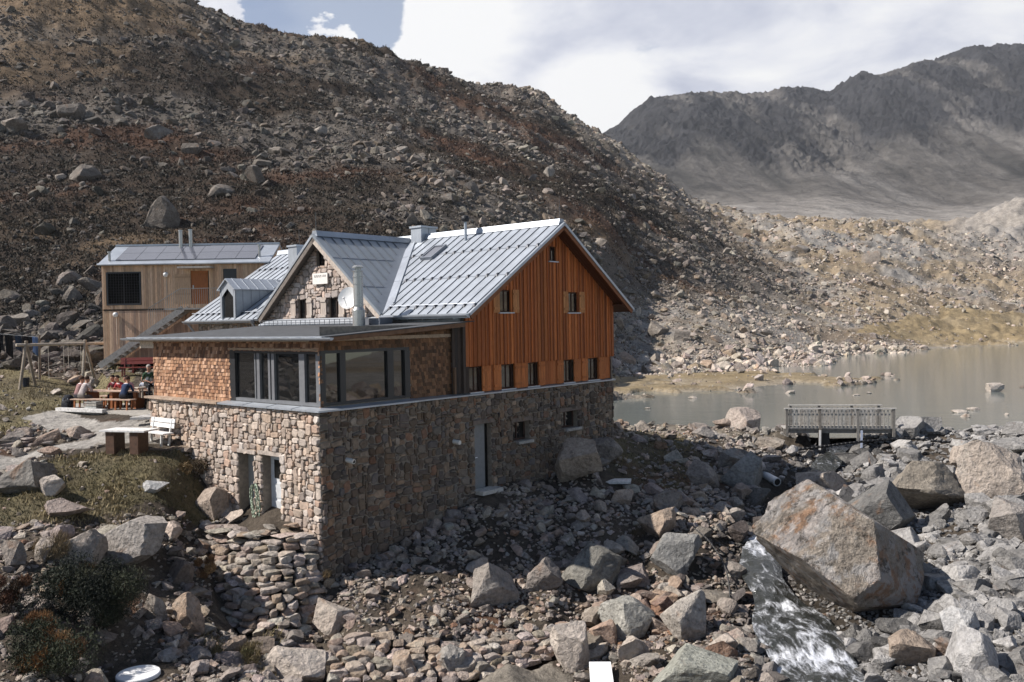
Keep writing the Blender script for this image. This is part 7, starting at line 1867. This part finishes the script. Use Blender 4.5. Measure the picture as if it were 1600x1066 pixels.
JU = [(0.020, 0.026, 0.014), (0.030, 0.036, 0.018), (0.014, 0.018, 0.011), (0.04, 0.042, 0.022)]
OR_ = [(0.28, 0.155, 0.065), (0.36, 0.22, 0.10), (0.20, 0.105, 0.045)]
shrub('juniper_bush', 152, 990, 168, 100, 26000, JU, 'large dark juniper bush on the lower left slope', 'bush', .06, .3, .35, 26, seed=2)
shrub('juniper_bush', 110, 935, 110, 56, 7000, JU, 'smaller juniper mound above the large dark one', 'bush', .06, .3, .35, 10, seed=3)
shrub('juniper_bush', 60, 1050, 150, 70, 10000, JU, 'low dark juniper in the lower left corner', 'bush', .06, .3, .35, 10, seed=4)
shrub('grass_tuft', 58, 990, 42, 36, 2600, OR_, 'golden dry grass tuft left of the large juniper', 'grass tuft', .12, 1.0, .12, 4, seed=5, stem=False)
shrub('grass_tuft', 92, 935, 34, 22, 1500, OR_, 'rusty grass cushion on top of the smaller juniper', 'grass tuft', .10, 1.0, .14, 4, seed=6, stem=False)
shrub('grass_tuft', 134, 900, 44, 24, 1300, OR_, 'orange cushion at the upper end of the junipers', 'grass tuft', .10, 1.0, .14, 4, seed=7, stem=False)
shrub('grass_tuft', 84, 1052, 76, 58, 4200, OR_, 'tall tan grass clump at the lower left', 'grass tuft', .20, 1.2, .08, 6, seed=8, stem=False)
shrub('grass_tuft', 322, 908, 36, 44, 2400, OR_, 'golden moss cushion left of the round dry stone wall', 'grass tuft', .09, .6, .2, 5, seed=9, stem=False)
shrub('grass_tuft', 20, 960, 60, 90, 2600, [(0.10, 0.045, 0.025), (0.13, 0.06, 0.03), (0.06, 0.035, 0.02)], 'rust red dwarf shrub at the left edge', 'bush', .08, .5, .3, 8, seed=10)
shrub('grass_tuft', 80, 880, 70, 40, 2400, [(0.22, 0.17, 0.10), (0.16, 0.115, 0.06)], 'straw coloured grass in front of the sharp edged boulder', 'grass tuft', .14, 1.2, .08, 6, seed=11, stem=False)
shrub('grass_tuft', 300, 745, 52, 30, 2200, [(0.17, 0.115, 0.055), (0.07, 0.05, 0.028), (0.10, 0.07, 0.034)], 'brown heather clump on the mound next to the hut wall', 'bush', .09, .7, .25, 6, seed=12)
shrub('grass_tuft', 495, 905, 40, 16, 900, [(0.17, 0.12, 0.06), (0.13, 0.09, 0.05)], 'dry grass between the bastion and the hut corner', 'grass tuft', .1, 1.2, .1, 5, seed=13, stem=False)
shrub('grass_tuft', 384, 1040, 60, 30, 2000, [(0.16, 0.125, 0.06), (0.11, 0.10, 0.045)], 'greenish grass clump at the foot of the round dry stone wall', 'grass tuft', .12, 1.2, .1, 6, seed=14, stem=False)
shrub('grass_tuft', 1005, 845, 40, 22, 1000, [(0.13, 0.09, 0.05), (0.08, 0.06, 0.035)], 'dry grass tuft on the shaded left bank', 'grass tuft', .1, 1.0, .1, 4, seed=15, stem=False)

# ------------------------------------------------------------------ the air between
hz = MB(); hz.box((-420, -12, -9), (1750, 2050, 640))
hm = bpy.data.materials.new('air'); hm.use_nodes = True; MAT['air'] = hm
ht = NT(hm.node_tree); hm.node_tree.nodes.clear()
hv = ht.new('ShaderNodeVolumePrincipled', ins={'Color': (0.88, 0.91, 0.97), 'Density': 0.00010, 'Anisotropy': 0.2})
ht.new('ShaderNodeOutputMaterial', ins={1: hv.outputs[0]})
tag(hz.build('haze', MAT['air']), 'thin blue grey mountain air over the valley', 'haze', kind='stuff')
